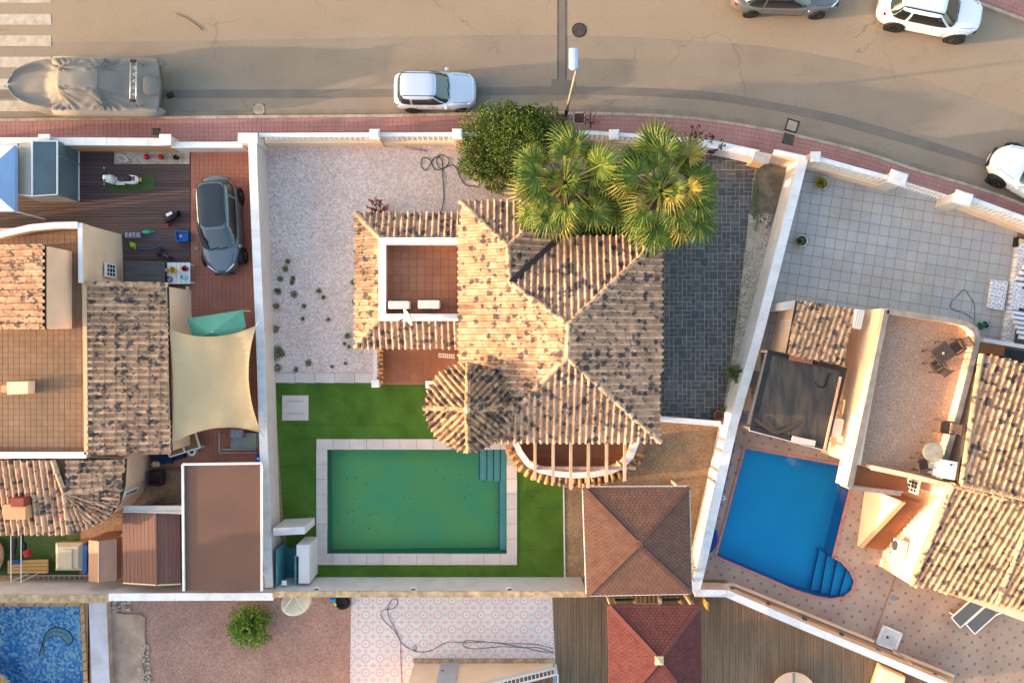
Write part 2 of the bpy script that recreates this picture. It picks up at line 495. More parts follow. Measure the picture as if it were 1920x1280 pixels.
# ============================================================ GROUND
def asphalt_fn(nt, geo, col):
    # worn wheel lanes: broad lighter and darker drifts, patched seams, dust
    n1 = ramp(nt, noise(nt, scaled(nt, geo, (.12, .5, 1)), 1.0, 5, .6), .35, .68)
    col = mix_node(nt, mathn(nt, 'MULTIPLY', n1, .35), col, lin((152, 136, 120)))
    n2 = ramp(nt, noise(nt, geo, 140, 2, .8), .56, .74)
    col = mix_node(nt, mathn(nt, 'MULTIPLY', n2, .3), col, lin((92, 82, 74)))
    n4 = ramp(nt, noise(nt, geo, 95, 2, .8), .56, .72)
    col = mix_node(nt, mathn(nt, 'MULTIPLY', n4, .3), col, lin((178, 164, 148)))
    n5 = ramp(nt, noise(nt, geo, 13, 3, .75), .3, .7, .88, 1.12); cb = nt.nodes.new('ShaderNodeCombineColor')
    for i in range(3): nt.links.new(n5, cb.inputs[i])
    col = mix_node(nt, 1.0, col, cb.outputs[0], 'MULTIPLY')
    vs_ = voro(nt, geo, 3.2); f_ = mathn(nt, 'MULTIPLY', ramp(nt, vs_.outputs['Distance'], .03, .07, 1, 0), mathn(nt, 'GREATER_THAN', noise(nt, geo, .6, 2), .58)); col = mix_node(nt, mathn(nt, 'MULTIPLY', f_, .55), col, lin((70, 62, 56)))
    wn = nt.nodes.new('ShaderNodeTexNoise'); wn.inputs['Scale'].default_value = 1.6; wn.inputs['Detail'].default_value = 5; nt.links.new(geo, wn.inputs['Vector'])
    wa = nt.nodes.new('ShaderNodeVectorMath'); wa.operation = 'MULTIPLY_ADD'; nt.links.new(wn.outputs['Color'], wa.inputs[0]); wa.inputs[1].default_value = (.9, .9, 0); nt.links.new(geo, wa.inputs[2])
    ve = voro(nt, wa.outputs[0], .22, 'DISTANCE_TO_EDGE'); fe = mathn(nt, 'MULTIPLY', ramp(nt, ve.outputs['Distance'], .002, .007, 1, 0), ramp(nt, noise(nt, geo, .35, 2), .5, .6))
    col = mix_node(nt, mathn(nt, 'MULTIPLY', fe, .4), col, lin((84, 74, 66)))
    n3 = ramp(nt, noise(nt, geo, 1.1, 6, .7, .6), .56, .72)
    return mix_node(nt, mathn(nt, 'MULTIPLY', n3, .3), col, lin((112, 102, 94)))
M('soil', (150, 125, 105), (118, 98, 84), 1.2, 5, grain=.2, bump=.4)
def wall_stain(nt, geo, col):
    f = ramp(nt, noise(nt, geo, 1.7, 7, .72, .4), .52, .72); col = mix_node(nt, mathn(nt, 'MULTIPLY', f, .32), col, lin((150, 138, 124)))
    f = ramp(nt, noise(nt, scaled(nt, geo, (3, 3, .4)), 3.0, 5, .7), .62, .78); return mix_node(nt, mathn(nt, 'MULTIPLY', f, .35), col, lin((128, 118, 106)))
def turf_fn(nt, geo, col):
    s = nt.nodes.new('ShaderNodeSeparateXYZ'); nt.links.new(geo, s.inputs[0]); k = mathn(nt, 'FLOOR', mathn(nt, 'DIVIDE', s.outputs[1], 1.9))
    w = nt.nodes.new('ShaderNodeTexWhiteNoise'); w.noise_dimensions = '1D'; nt.links.new(k, w.inputs['W'])
    col = mix_node(nt, mathn(nt, 'MULTIPLY', w.outputs[0], .28), col, lin((92, 112, 44)))
    fr = mathn(nt, 'FRACT', mathn(nt, 'DIVIDE', s.outputs[1], 1.9)); col = mix_node(nt, mathn(nt, 'MULTIPLY', mathn(nt, 'LESS_THAN', fr, .018), .4), col, lin((46, 66, 24)))
    f = ramp(nt, noise(nt, geo, .8, 6, .7), .5, .72); return mix_node(nt, mathn(nt, 'MULTIPLY', f, .35), col, lin((104, 116, 58)))
M('asphalt', (136, 122, 108), (128, 114, 100), .5, 4, fn=asphalt_fn, bump=.35, bs=120, rough=.85)
M('asphalt_mid', (142, 124, 104), (146, 128, 108), .4, 4, fn=asphalt_fn, bump=.35, bs=120, rough=.85)
M('patch', (106, 98, 92), (118, 108, 100), .8, 5, grain=.18, gs=110, bump=.3, bs=110)
M('patch_edge', (74, 68, 64), (96, 86, 80), 2, 4, grain=.2)
M('road_paint', (184, 172, 158), (158, 144, 128), 3, 6, .4, .7, grain=.1, rough=.7)
M('kerb', (176, 158, 140), (150, 132, 118), 2.5, 5, grain=.15, vary=.1)
M('salt', (216, 208, 202), (150, 134, 118), 4, 6, .42, .58, grain=.15)
M('walk_tile', (152, 108, 104), (166, 120, 114), 1.1, 5, grain=.12, gs=45, tone=.1)
M('walk_joint', (138, 100, 96))
def gravel_fn(nt, geo, col):
    n5 = ramp(nt, noise(nt, geo, 9, 3, .7), .3, .7, .87, 1.1); cb = nt.nodes.new('ShaderNodeCombineColor')
    for i in range(3): nt.links.new(n5, cb.inputs[i])
    col = mix_node(nt, 1.0, col, cb.outputs[0], 'MULTIPLY')
    v = voro(nt, geo, 15); s = nt.nodes.new('ShaderNodeSeparateColor'); nt.links.new(v.outputs['Color'], s.inputs[0])
    g = ramp(nt, s.outputs[0], 0, 1, .74, 1.12)
    cb = nt.nodes.new('ShaderNodeCombineColor')
    for i in range(3): nt.links.new(g, cb.inputs[i])
    return mix_node(nt, 1.0, col, cb.outputs[0], 'MULTIPLY')
M('white_gravel', (220, 198, 192), (206, 182, 172), .5, 5, grain=.12, gs=70, bump=.6, bs=38, fn=gravel_fn)
M('brown_gravel', (168, 132, 118), (150, 116, 106), .6, 5, grain=.16, gs=60, bump=.6, bs=34, fn=gravel_fn)
M('pebble', (190, 176, 160), (160, 146, 132), 2, 4, grain=.3, gs=34, bump=.8, bs=26, fn=gravel_fn)
M('pebble_concrete', (168, 136, 104), (146, 116, 90), .9, 5, grain=.24, gs=42, bump=.5, bs=40, fn=gravel_fn)
M('turf', (80, 112, 42), (66, 96, 34), 1.1, 5, fn=turf_fn, grain=.16, gs=14, bump=.8, bs=120, rough=.9, spec=.1, tone=.1)
M('turf2', (78, 100, 60), (62, 84, 46), 1.3, 5, grain=.2, gs=80, bump=.6, bs=120, spec=.1)
def stain_fn(nt, geo, col):
    f = ramp(nt, noise(nt, geo, .55, 6, .65), .48, .68); col = mix_node(nt, mathn(nt, 'MULTIPLY', f, .55), col, lin((158, 144, 128)))
    f = ramp(nt, noise(nt, geo, 2.6, 5, .7), .58, .75); return mix_node(nt, mathn(nt, 'MULTIPLY', f, .4), col, lin((140, 132, 126)))
M('slate', (76, 77, 80), (94, 94, 96), 5, 4, grain=.15, gs=50, rough=.55, vary=.2, tone=.12, bump=.2, bs=30)
M('slate_joint', (188, 164, 138), (164, 144, 122), 3, 4, grain=.2)
M('grey_tile', (164, 158, 158), (174, 166, 160), .8, 5, fn=stain_fn, grain=.06, vary=.045, tone=.08, rough=.6)
M('grey_joint', (128, 110, 98), (112, 92, 78), 1.0, 5)
M('terra', (160, 104, 76), (144, 90, 66), 1.0, 5, grain=.1, vary=.06, tone=.08, rough=.7)
M('terra_joint', (150, 112, 92))
M('terra_brown', (134, 104, 82), (122, 93, 72), 1.2, 5, grain=.14, vary=.06, tone=.08, rough=.7)  # browner terracotta, one base tone with random variation
M('terra_brown_joint', (104, 80, 64))
M('drive_tile', (176, 112, 92), (158, 100, 82), .8, 5, grain=.12, gs=40, tone=.12, rough=.65)
M('drive_joint', (124, 84, 70))
M('white_wall', (212, 208, 208), (198, 192, 192), 1.2, 6, .4, .75, grain=.03, rough=.75, bump=.1, bs=60, fn=wall_stain)
M('white_cap', (228, 226, 228), (214, 210, 210), 2, 5, .4, .7, grain=.03, vary=.03, rough=.65, fn=wall_stain)
M('cream_wall', (204, 192, 186), (190, 176, 168), 1.0, 6, .4, .75, grain=.04, rough=.8, bump=.12, bs=60)
M('peach', (238, 204, 174), (230, 192, 160), .9, 5, grain=.04, rough=.85, bump=.15, bs=55)
M('peach_dark', (200, 158, 118), (188, 146, 108), .9, 5, grain=.04, rough=.85, bump=.15, bs=55)
M('stone_cap', (196, 168, 132), (150, 126, 104), 3.5, 5, .35, .62, grain=.2, vary=.12, bump=.4, bs=24)
M('coping', (208, 190, 182), (196, 178, 170), 1.3, 5, grain=.06, vary=.04, rough=.65)
M('coping_white', (222, 214, 210), (206, 196, 192), 1.3, 5, grain=.05, vary=.04)
M('mosaic_tan', (206, 160, 118), (180, 134, 96), 4, 4, grain=.12)

KERB = [(-260, 227), (0, 225), (200, 222), (470, 219), (740, 217), (900, 213), (1060, 212), (1190, 215), (1300, 222), (1440, 243), (1560, 270), (1640, 292), (1715, 318), (1850, 358), (1990, 412), (2150, 480)]
kw = smooth_line(PP(KERB, .14), 4)
GREEN_POOL = PP([(612, 842), (950, 838), (950, 1036), (614, 1040)], YG)
BLUE_POOL = PP([(1397, 840), (1603, 877), (1561, 1044), (1578, 1054), (1594, 1071), (1602, 1090), (1597, 1107), (1583, 1118), (1558, 1122), (1530, 1117), (1490, 1105), (1440, 1083), (1343, 1042)], YG)
MOSAIC_POOL = PP([(-140, 1137), (150, 1136), (158, 1310), (40, 1310), (4, 1266), (-60, 1240), (-140, 1240)], YG)
HOLES = [GREEN_POOL, BLUE_POOL, MOSAIC_POOL]
big = [Vector((-1200, -1200)), Vector((1200, -1200)), Vector((1200, 1200)), Vector((-1200, 1200))]
sheet('ground', big, -0.03, MATS['soil'], HOLES)
# road
road_poly = [Vector((-60, 60, 0)), Vector((-60, kw[0].y, 0))] + [Vector((p.x, p.y, 0)) for p in kw] + [Vector((60, kw[-1].y - 6, 0)), Vector((60, 60, 0))]
sheet('road', road_poly[::-1], 0.0, MATS['asphalt'])
mid = smooth_line(PP([(-260, 84), (300, 78), (620, 72), (960, 66), (1160, 69), (1300, 76), (1440, 88), (1560, 108), (1680, 135), (1790, 172), (1900, 210), (2050, 275)]), 3)
midp = [Vector((-60, 17.2, 0))] + mid + [Vector((40, 9.0, 0)), Vector((40, 60, 0)), Vector((-60, 60, 0))]
sheet('road_lane', midp, 0.004, MATS['asphalt_mid'])
def band(name, top, bot, z, mat):
    a = smooth_line(PP(top, z), 4); b = smooth_line(PP(bot, z), 4)
    return sheet(name, a + b[::-1], z, mat)
band('road_patch', [(-260, 172), (300, 169), (520, 168), (740, 167), (1034, 162)], [(-260, 186), (300, 184), (520, 184), (740, 182), (1034, 177)], .008, MATS['patch'])
band('road_patch', [(1080, 162), (1200, 165), (1330, 172), (1440, 190), (1560, 213), (1640, 235), (1740, 264), (1840, 296), (1990, 352)], [(1080, 176), (1200, 180), (1330, 188), (1440, 205), (1560, 231), (1640, 253), (1740, 281), (1840, 312), (1990, 368)], .008, MATS['patch'])
sheet('road_patch', PP([(1034, 148), (1046, 148), (1046, -60), (1062, -60), (1062, 150), (1079, 152), (1079, 178), (1034, 178)]), .008, MATS['patch'])
for x in (1046, 1061):
    sheet('road_patch_edge', PP([(x - 1.2, -60), (x + 1.2, -60), (x + 1.2, 150), (x - 1.2, 150)]), .012, MATS['patch_edge'])
for i, (y0, y1) in enumerate([(-12, 6), (27, 47), (67, 87), (107, 127), (148, 168), (189, 209)]):
    sheet('crossing_stripe', PP([(-90, y0), (96, y0), (96, y1), (-90, y1)]), .012, MATS['road_paint'])
sheet('road_salt_stain', PP([(1580, 258), (1640, 268), (1690, 276), (1735, 288), (1768, 302), (1776, 318), (1764, 330), (1735, 322), (1700, 309), (1660, 297), (1600, 276), (1560, 262)]), .012, MATS['salt'])
_nt = MATS['salt'].node_tree; _g = _nt.nodes.new('ShaderNodeNewGeometry').outputs['Position']
_d = _nt.nodes.new('ShaderNodeVectorMath'); _d.operation = 'DISTANCE'; _nt.links.new(scaled(_nt, _g, (.5, 1, 1), -.38), _d.inputs[0]); _q = Matrix.Rotation(-.38, 3, 'Z') @ P(1712, 297, 0); _d.inputs[1].default_value = (_q.x * .5, _q.y, 0)
_a = mathn(_nt, 'ADD', ramp(_nt, noise(_nt, _g, 3.5, 6, .7), .3, .7, -.35, .75), ramp(_nt, _d.outputs['Value'], .1, .85, .25, -.75))
_nt.links.new(ramp(_nt, _a, 0, .6, 0, .8), _nt.nodes['Principled BSDF'].inputs['Alpha'])
sheet('gutter_strip', [p for p in resample([Vector((q.x, q.y, 0)) for q in kw], .8)] + [Vector((p.x, p.y, 0)) for p in reversed(offset_line(resample([Vector((q.x, q.y, 0)) for q in kw], .8), .34))], .008, M('gutter', (134, 120, 108), (122, 108, 96), 1.4, 5, grain=.18, gs=80))
# kerb stones
kbase = sheet('kerb_line', list(offset_line(kw, .02)) + list(reversed(offset_line(kw, -.16))), .05, MATS['walk_joint'])
ks = resample([Vector((p.x, p.y, 0)) for p in kw], .95)
for a, b in zip(ks[:-1], ks[1:]):
    mb = MB(); mb.bar(a + (b - a) * .006 + Vector((0, 0, .07)), b - (b - a) * .006 + Vector((0, 0, .07)), .14, .145); mb.build('kerb_stone', MATS['kerb'], kbase)
# pavement
fl = offset_line(kw, -2.6)
walk = sheet('pavement', list(offset_line(kw, -.05)) + list(reversed(fl)), .118, MATS['walk_joint'])
mb = MB(); line = resample([Vector((p.x, p.y, 0)) for p in kw], .2)
for i in range(len(line) - 1):
    a, b = line[i], line[i + 1]; d = (b - a).normalized(); n = Vector((d.y, -d.x, 0))
    for r in range(8):
        o0 = .09 + r * .2
        c = (a + b) / 2 + n * (o0 + .1)
        if abs(c.x) > 26: continue
        mb.prism([a + n * o0 + d * .008, a + n * (o0 + .188) + d * .008, b + n * (o0 + .188) - d * .004, b + n * o0 - d * .004], .112, .13 + random.uniform(-.002, .002), False)
mb.build('pavement_tiles', MATS['walk_tile'], walk, kind='stuff')
# far pavement, top right
kf = PP([(1815, -14), (1835, 5), (1925, 38), (2050, 90)], .14)
fk = sheet('far_kerb', [kf[0], kf[1], kf[2], kf[3], kf[3] + Vector((0, .2, 0)), kf[2] + Vector((0, .2, 0)), kf[1] + Vector((.1, .2, 0))], .05, MATS['walk_joint'])
for a0, b0 in zip(kf[:-1], kf[1:]):
    n = max(1, int((b0 - a0).length / .95))
    for j in range(n):
        p, q = a0.lerp(b0, j / n), a0.lerp(b0, (j + 1) / n); mb = MB(); mb.bar((p.x, p.y, .07), (q.x - .01, q.y, .07), .14, .145); mb.build('kerb_stone', MATS['kerb'], fk)
fw = sheet('far_pavement', [kf[0], kf[1], kf[2], kf[3], kf[3] + Vector((0, 6, 0)), kf[0] + Vector((0, 3, 0))], .118, MATS['walk_joint'])
floor_pieces(fw, [kf[0] + Vector((0, .1, 0)), kf[1] + Vector((.05, .1, 0)), kf[2] + Vector((0, .1, 0)), kf[3], kf[3] + Vector((0, 4, 0)), kf[0] + Vector((0, 3, 0))], .13, .2, .2, -.36, .012, MATS['walk_tile'], 'far_paving_tile', limit=0, stuffname='far_pavement_tiles')

# ---- main plot
gy = sheet('gravel_yard', PP([(494, 272), (862, 268), (1100, 258), (1352, 280), (1240, 300), (1240, 740), (516, 702)], YG), YG, MATS['white_gravel'])
lawn = sheet('lawn', PP([(515, 714), (900, 714), (1057, 800), (1057, 1082), (545, 1082), (530, 960)], YG), YG + .004, MATS['turf'], [PP([(596, 827), (966, 823), (966, 1054), (597, 1057)], YG)])
cs = sheet('coping_strip', PP([(515, 699), (702, 700), (702, 718), (517, 717)], YG), YG + .01, MATS['terra_joint'])
for i in range(5):
    mb = MB(); x0 = lerp(516, 702, i / 5); x1 = lerp(516, 702, (i + 1) / 5)
    a = PP([(x0 + .4, 699), (x1 - .4, 700), (x1 - .4, 718), (x0 + .4, 717)], .19); mb.prism(a, .14, .19); mb.build('strip_slab', MATS['coping'], cs)
pv = sheet('pebble_paving', PP([(1057, 780), (1200, 760), (1352, 790), (1330, 880), (1300, 1090), (1057, 1085)], YG), YG + .002, MATS['pebble_concrete'])
mb = MB(); a, b = P(1056.5, 892, .17), P(1059, 1082, .17); mb.bar(a, b, .06, .06); mb.build('lawn_edging', MATS['coping_white'], pv)
sl = sheet('slate_driveway', PP([(1195, 286), (1350, 286), (1420, 302), (1372, 690), (1352, 792), (1195, 782)], YG), YG + .004, MATS['slate_joint'])
# random ashlar slate setts
def ashlar(parent, poly, z, u, mat, name, limit=300, gap=.03):
    xs = [p[0] for p in poly]; ys = [p[1] for p in poly]; x0, y0 = min(xs), min(ys)
    nx = int((max(xs) - x0) / u) + 1; ny = int((max(ys) - y0) / u) + 1
    used = [[False] * nx for _ in range(ny)]; cells = []
    for j in range(ny):
        for i in range(nx):
            if used[j][i]: continue
            opts = [(1, 1), (1, 2), (2, 1), (1, 2), (2, 1), (2, 2)]; random.shuffle(opts)
            for w, h in opts + [(1, 1)]:
                if i + w <= nx and j + h <= ny and all(not used[j + b][i + a] for a in range(w) for b in range(h)): break
            for a in range(w):
                for b in range(h): used[j + b][i + a] = True
            cells.append((i, j, w, h))
    cl = [(p[0], p[1]) for p in poly]
    if area(cl) < 0: cl = cl[::-1]
    random.shuffle(cells); mb = MB(); k = 0; meshes = {}
    for i, j, w, h in cells:
        a, b = x0 + i * u + gap / 2, y0 + j * u + gap / 2; c, d = a + w * u - gap, b + h * u - gap
        zz = z + random.uniform(-.003, .003)
        if all(inside(p, q, cl) for p, q in ((a, b), (c, b), (c, d), (a, d))) and k < limit:
            key = (w, h)
            if key not in meshes:
                X, Y = (c - a) / 2, (d - b) / 2; e = .012
                vs = [(-X, -Y, -.03), (X, -Y, -.03), (X, Y, -.03), (-X, Y, -.03), (-X, -Y, -.008), (X, -Y, -.008), (X, Y, -.008), (-X, Y, -.008), (-X + e, -Y + e, 0), (X - e, -Y + e, 0), (X - e, Y - e, 0), (-X + e, Y - e, 0)]
                fs = [[q, (q + 1) % 4, 4 + (q + 1) % 4, 4 + q] for q in range(4)] + [[4 + q, 4 + (q + 1) % 4, 8 + (q + 1) % 4, 8 + q] for q in range(4)] + [[8, 9, 10, 11]]
                meshes[key] = mesh_of(name, vs, fs, mat)
            t = bpy.data.objects.new(name, meshes[key]); link(t); t.parent = parent
            t.location = Vector(((a + c) / 2, (b + d) / 2, zz)) - LOC[parent]; k += 1
        else:
            q = clip_convex(cl, [(a, b), (c, b), (c, d), (a, d)])
            if len(q) >= 3 and abs(area(q)) > .002: mb.prism(q, z - .03, zz, False)
    if mb.f: mb.build(name + 's', mat, parent, kind='stuff')
ashlar(sl, PP([(1230, 292), (1350, 292), (1416, 305), (1370, 690), (1350, 788), (1230, 780)], YG), YG + .022, .2, MATS['slate'], 'slate_sett')
pb = sheet('pebble_bed', PP([(1420, 300), (1500, 318), (1420, 600), (1390, 660), (1352, 795), (1350, 790), (1372, 690)], YG), YG + .008, MATS['pebble'])
sheet('bare_soil', PP([(1421, 303), (1486, 318), (1462, 400), (1440, 430), (1404, 400)], YG), YG + .012, M('dark_soil', (120, 112, 100), (90, 84, 74), 2.2, 6, grain=.3, gs=30, bump=.8, bs=20))
sheet('planting_bed', PP([(985, 330), (1240, 330), (1240, 470), (1042, 470), (1042, 400)], YG), YG + .006, M('bed_soil', (92, 70, 56), (66, 52, 42), 2, 5, grain=.25, bump=.6))
# ---- left plot
sheet('left_yard_ground', PP([(-300, 275), (484, 275), (545, 1105), (-300, 1105)], YG), YG - .01, MATS['pebble_concrete'], [])
M('deck_dark', (98, 76, 72), (78, 60, 58), 1.0, 5, grain=.2, gs=20, stretch=(.25, 6, 1), tone=.12, rough=.6)
wd = sheet('wood_deck', PP([(-300, 280), (357, 282), (357, 535), (-300, 535)], YG), YG, M('deck_gap', (44, 36, 34)))
mb = MB()
a = P(-300, 282, YG); b = P(357, 535, YG); y = a.y - .07; pw = .138
while y > b.y:
    x = a.x
    while x < b.x:
        L = random.uniform(2.0, 3.2); x1 = min(x + L, b.x)
        mb.box(((x + x1) / 2, y, YG + .016 + random.uniform(-.002, .002)), (x1 - x - .004, pw - .014, .03)); x = x1
    y -= pw
mb.build('deck_planks', MATS['deck_dark'], wd, kind='stuff')
dv = sheet('tiled_driveway', PP([(357, 284), (485, 284), (503, 900), (230, 872), (230, 530), (357, 530)], YG), YG + .002, MATS['drive_joint'])
floor_pieces(dv, PP([(358, 285), (485, 285), (503, 880), (270, 872), (270, 530), (358, 530)], YG), YG + .016, .2, .2, 0, .008, MATS['drive_tile'], 'driveway_tile', limit=0, stuffname='driveway_tiles')
sheet('artificial_grass', PP([(-200, 990), (148, 990), (148, 1078), (-200, 1078)], YG), YG + .004, MATS['turf2'])
# ---- right plot
pt = sheet('tiled_patio', PP([(1508, 298), (1600, 312), (1720, 355), (1910, 425), (2050, 470), (2050, 690), (1375, 690), (1420, 560), (1465, 440)], YG), YG + .002, MATS['grey_joint'])
floor_pieces(pt, PP([(1512, 302), (1600, 318), (1720, 360), (1908, 430), (1876, 660), (1395, 660), (1440, 540)], YG), YG + .016, .47, .47, math.radians(-9), .016, MATS['grey_tile'], 'patio_tile', limit=300)
def deck_dots(nt, geo, col):
    v = scaled(nt, geo, (1 / .44, 1 / .44, 0), math.radians(12 + 45))
    w = voro(nt, v, 1.0, rnd=0.0)
    n = nt.nodes.new('ShaderNodeVectorMath'); n.operation = 'ABSOLUTE'
    f = mathn(nt, 'LESS_THAN', w.outputs['Distance'], .17)
    f2 = ramp(nt, noise(nt, geo, 2.0, 3), .3, .55, .35, 1)
    col = mix_node(nt, mathn(nt, 'MULTIPLY', f, mathn(nt, 'MULTIPLY', f2, .62)), col, lin((108, 76, 66)))
    e = voro(nt, v, 1.0, 'DISTANCE_TO_EDGE', 0.0)
    return mix_node(nt, mathn(nt, 'MULTIPLY', mathn(nt, 'LESS_THAN', e.outputs['Distance'], .025), .16), col, lin((120, 96, 82)))
M('pool_deck', (166, 144, 130), (150, 128, 116), .8, 5, grain=.1, gs=40, tone=.1, fn=deck_dots, bump=.15)
sheet('pool_deck', PP([(1352, 795), (1420, 690), (1660, 700), (2100, 780), (2100, 1420), (1930, 1350), (1372, 1112), (1304, 1100)], YG), YG, MATS['pool_deck'], [BLUE_POOL])
# ---- plots below
sheet('gravel_garden', PP([(165, 1088), (662, 1088), (662, 1420), (165, 1420)], YG), YG - .004, MATS['brown_gravel'])
sheet('pool_surround', PP([(-200, 1088), (168, 1088), (168, 1420), (-200, 1420)], YG), YG - .004, M('surround', (170, 140, 104), (140, 116, 92), 2.2, 5, grain=.2, gs=30, bump=.4, bs=30), [MOSAIC_POOL])

# ============================================================ POOLS
def basin(name, outline, zb, mat, hw=None):
    mb = MB()
    pts = outline if area(outline) > 0 else outline[::-1]
    n = len(pts)
    for i in range(n):
        a, b = pts[i], pts[(i + 1) % n]
        mb.poly([Vector((a.x, a.y, YG + .02)), Vector((b.x, b.y, YG + .02)), Vector((b.x, b.y, zb)), Vector((a.x, a.y, zb))])
    ob = sheet(name, outline, zb, mat); mb.build(name + '_walls', hw or mat, kind='structure')
    return ob
def algae(nt, geo, col):
    n1 = ramp(nt, noise(nt, geo, .7, 5, .6), .36, .62)
    col = mix_node(nt, mathn(nt, 'MULTIPLY', n1, .55), col, lin((140, 184, 112)))
    v = voro(nt, geo, 3.1); f = mathn(nt, 'LESS_THAN', v.outputs['Distance'], .1)
    f = mathn(nt, 'MULTIPLY', f, mathn(nt, 'GREATER_THAN', noise(nt, geo, .8, 2), .47))
    return mix_node(nt, mathn(nt, 'MULTIPLY', f, .75), col, lin((24, 52, 34)))
M('algae_floor', (142, 192, 120), (112, 186, 138), .5, 5, fn=algae, grain=.06)
M('algae_wall', (60, 150, 140), (72, 152, 130), 1.2, 4)
M('pool_step', (168, 206, 196), (150, 196, 190), 2, 4)
M('step_edge', (40, 90, 150))
basin('green_pool_floor', GREEN_POOL, -.75, MATS['algae_floor'], MATS['algae_wall'])
def tiles_blue(nt, geo, col):
    v = scaled(nt, geo, (1 / .06, 1 / .06, 1 / .06), math.radians(12)); c = voro(nt, v, 1.0, rnd=0)
    s = nt.nodes.new('ShaderNodeSeparateColor'); nt.links.new(c.outputs['Color'], s.inputs[0])
    return mix_node(nt, mathn(nt, 'MULTIPLY', s.outputs[0], .12), col, lin((40, 150, 220)))
M('blue_floor', (0, 172, 214), (0, 164, 208), .5, 4, fn=tiles_blue)
M('blue_wall', (0, 150, 196), (0, 142, 188), .6, 4, fn=tiles_blue)
M('blue_dark', (2, 52, 104))
basin('blue_pool_floor', BLUE_POOL, -.85, MATS['blue_floor'], MATS['blue_wall'])
def mosaic_fn(nt, geo, col):
    c = voro(nt, geo, 9.5); s = nt.nodes.new('ShaderNodeSeparateColor'); nt.links.new(c.outputs['Color'], s.inputs[0])
    col = mix_node(nt, ramp(nt, s.outputs[0], .25, .75), col, lin((196, 216, 220)))
    return mix_node(nt, ramp(nt, s.outputs[1], .55, .7), col, lin((40, 130, 200)))
M('mosaic', (70, 164, 214), (90, 174, 218), 1, 4, fn=mosaic_fn, rough=.4)
basin('mosaic_pool_floor', MOSAIC_POOL, -.9, MATS['mosaic'], MATS['mosaic'])
sheet('green_pool_water', GREEN_POOL, .06, water_mat('murky_water', (.84, .97, .88), .03, 1.5))
sheet('blue_pool_water', BLUE_POOL, .07, water_mat('blue_water', (.86, .97, 1.0), .02, 2.0))
sheet('mosaic_pool_water', MOSAIC_POOL, .02, water_mat('clear_water', (.86, .96, .98), .02, 2.0))
# green pool: coping stones, steps, ledge
gc = thing('green_pool_coping', 'pale pinkish stone coping framing the green swimming pool', 'pool coping', P(781, 940, YG))
def frame_slabs(par, o, i_, z, n_long, n_short, mat):
    (x0, y0), (x1, y1) = o; (a0, b0), (a1, b1) = i_
    for (p, q, r, t_, n, hor) in ((x0, y0, x1, b0, n_long, 1), (x0, b1, x1, y1, n_long, 1), (x0, b0, a0, b1, n_short, 0), (a1, b0, x1, b1, n_short, 0)):
        for j in range(n):
            g = .25
            if hor: u0, u1 = lerp(p, r, j / n) + g, lerp(p, r, (j + 1) / n) - g; pts = [(u0, q), (u1, q), (u1, t_), (u0, t_)]
            else: u0, u1 = lerp(q, t_, j / n) + g, lerp(q, t_, (j + 1) / n) - g; pts = [(p, u0), (r, u0), (r, u1), (p, u1)]
            mb = MB(); mb.prism(PP(pts, .2), .1, z + random.uniform(-.002, .002)); mb.build('coping_stone', mat, par)
frame_slabs(gc, ((593, 823), (969.5, 1058.5)), ((613, 842.5), (950, 1038)), .2, 12, 7, MATS['coping'])
sf = thing('pool_stairs', 'submerged pale stairs in the corner of the green pool', 'pool stairs', P(924, 872, -.75))
for k, (x0, x1, z) in enumerate([(897, 912, -.55), (911, 925, -.4), (924, 938, -.25), (937, 950, -.08)]):
    mb = MB(); mb.prism(PP([(x0, 839), (x1, 839), (x1, 905), (x0, 905)], YG), -.75, z); mb.build('stair_tread', MATS['pool_step'], sf)
    mb = MB(); a, b = P(x0 + 1, 840, YG), P(x0 + 1, 904, YG); a.z = b.z = z + .012; mb.bar(a, b, .045, .02); mb.build('tread_edge', MATS['step_edge'], sf)
mb = MB(); mb.prism(PP([(935, 906), (950, 906), (950, 1036), (935, 1036)], YG), -.75, -.3); o_ = mb.build('pool_ledge', MATS['pool_step'], sf)
mb = MB(); a, b = P(935.5, 906, YG), P(935.5, 1035, YG); a.z = b.z = -.288; mb.bar(a, b, .05, .02); mb.build('ledge_edge', MATS['step_edge'], sf)
# blue pool coping and steps
bc = thing('blue_pool_coping', 'thin terracotta pink edging around the blue swimming pool', 'pool coping', P(1480, 980, YG))
bp_ = BLUE_POOL if area(BLUE_POOL) > 0 else BLUE_POOL[::-1]
M('pink_edge', (186, 128, 112), (170, 112, 98), 3, 4, grain=.1)
n = len(bp_)
for k in range(n):
    a, b = bp_[k], bp_[(k + 1) % n]; L = (b - a).length; m = max(1, round(L / .6)); d = (b - a).normalized(); nn = Vector((d.y, -d.x, 0))
    for j in range(m):
        p, q = a.lerp(b, j / m) + d * .004, a.lerp(b, (j + 1) / m) - d * .004
        mb = MB(); mb.prism([p - nn * .015, q - nn * .015, q + nn * .09, p + nn * .09], .1, .18); mb.build('edging_tile', MATS['pink_edge'], bc)
bs_ = thing('pool_stairs', 'curved blue mosaic stairs in the rounded end of the blue pool', 'pool stairs', P(1565, 1085, -.85))
st = [[(1546, 1036), (1561, 1044), (1600, 1085), (1595, 1112), (1560, 1122), (1528, 1116)], [(1562, 1048), (1594, 1071), (1601, 1090), (1597, 1107), (1583, 1118), (1545, 1120)],
      [(1577, 1056), (1594, 1071), (1601, 1090), (1597, 1107), (1583, 1118), (1560, 1121)], [(1588, 1066), (1596, 1075), (1601, 1090), (1597, 1106), (1583, 1117), (1575, 1119)]]
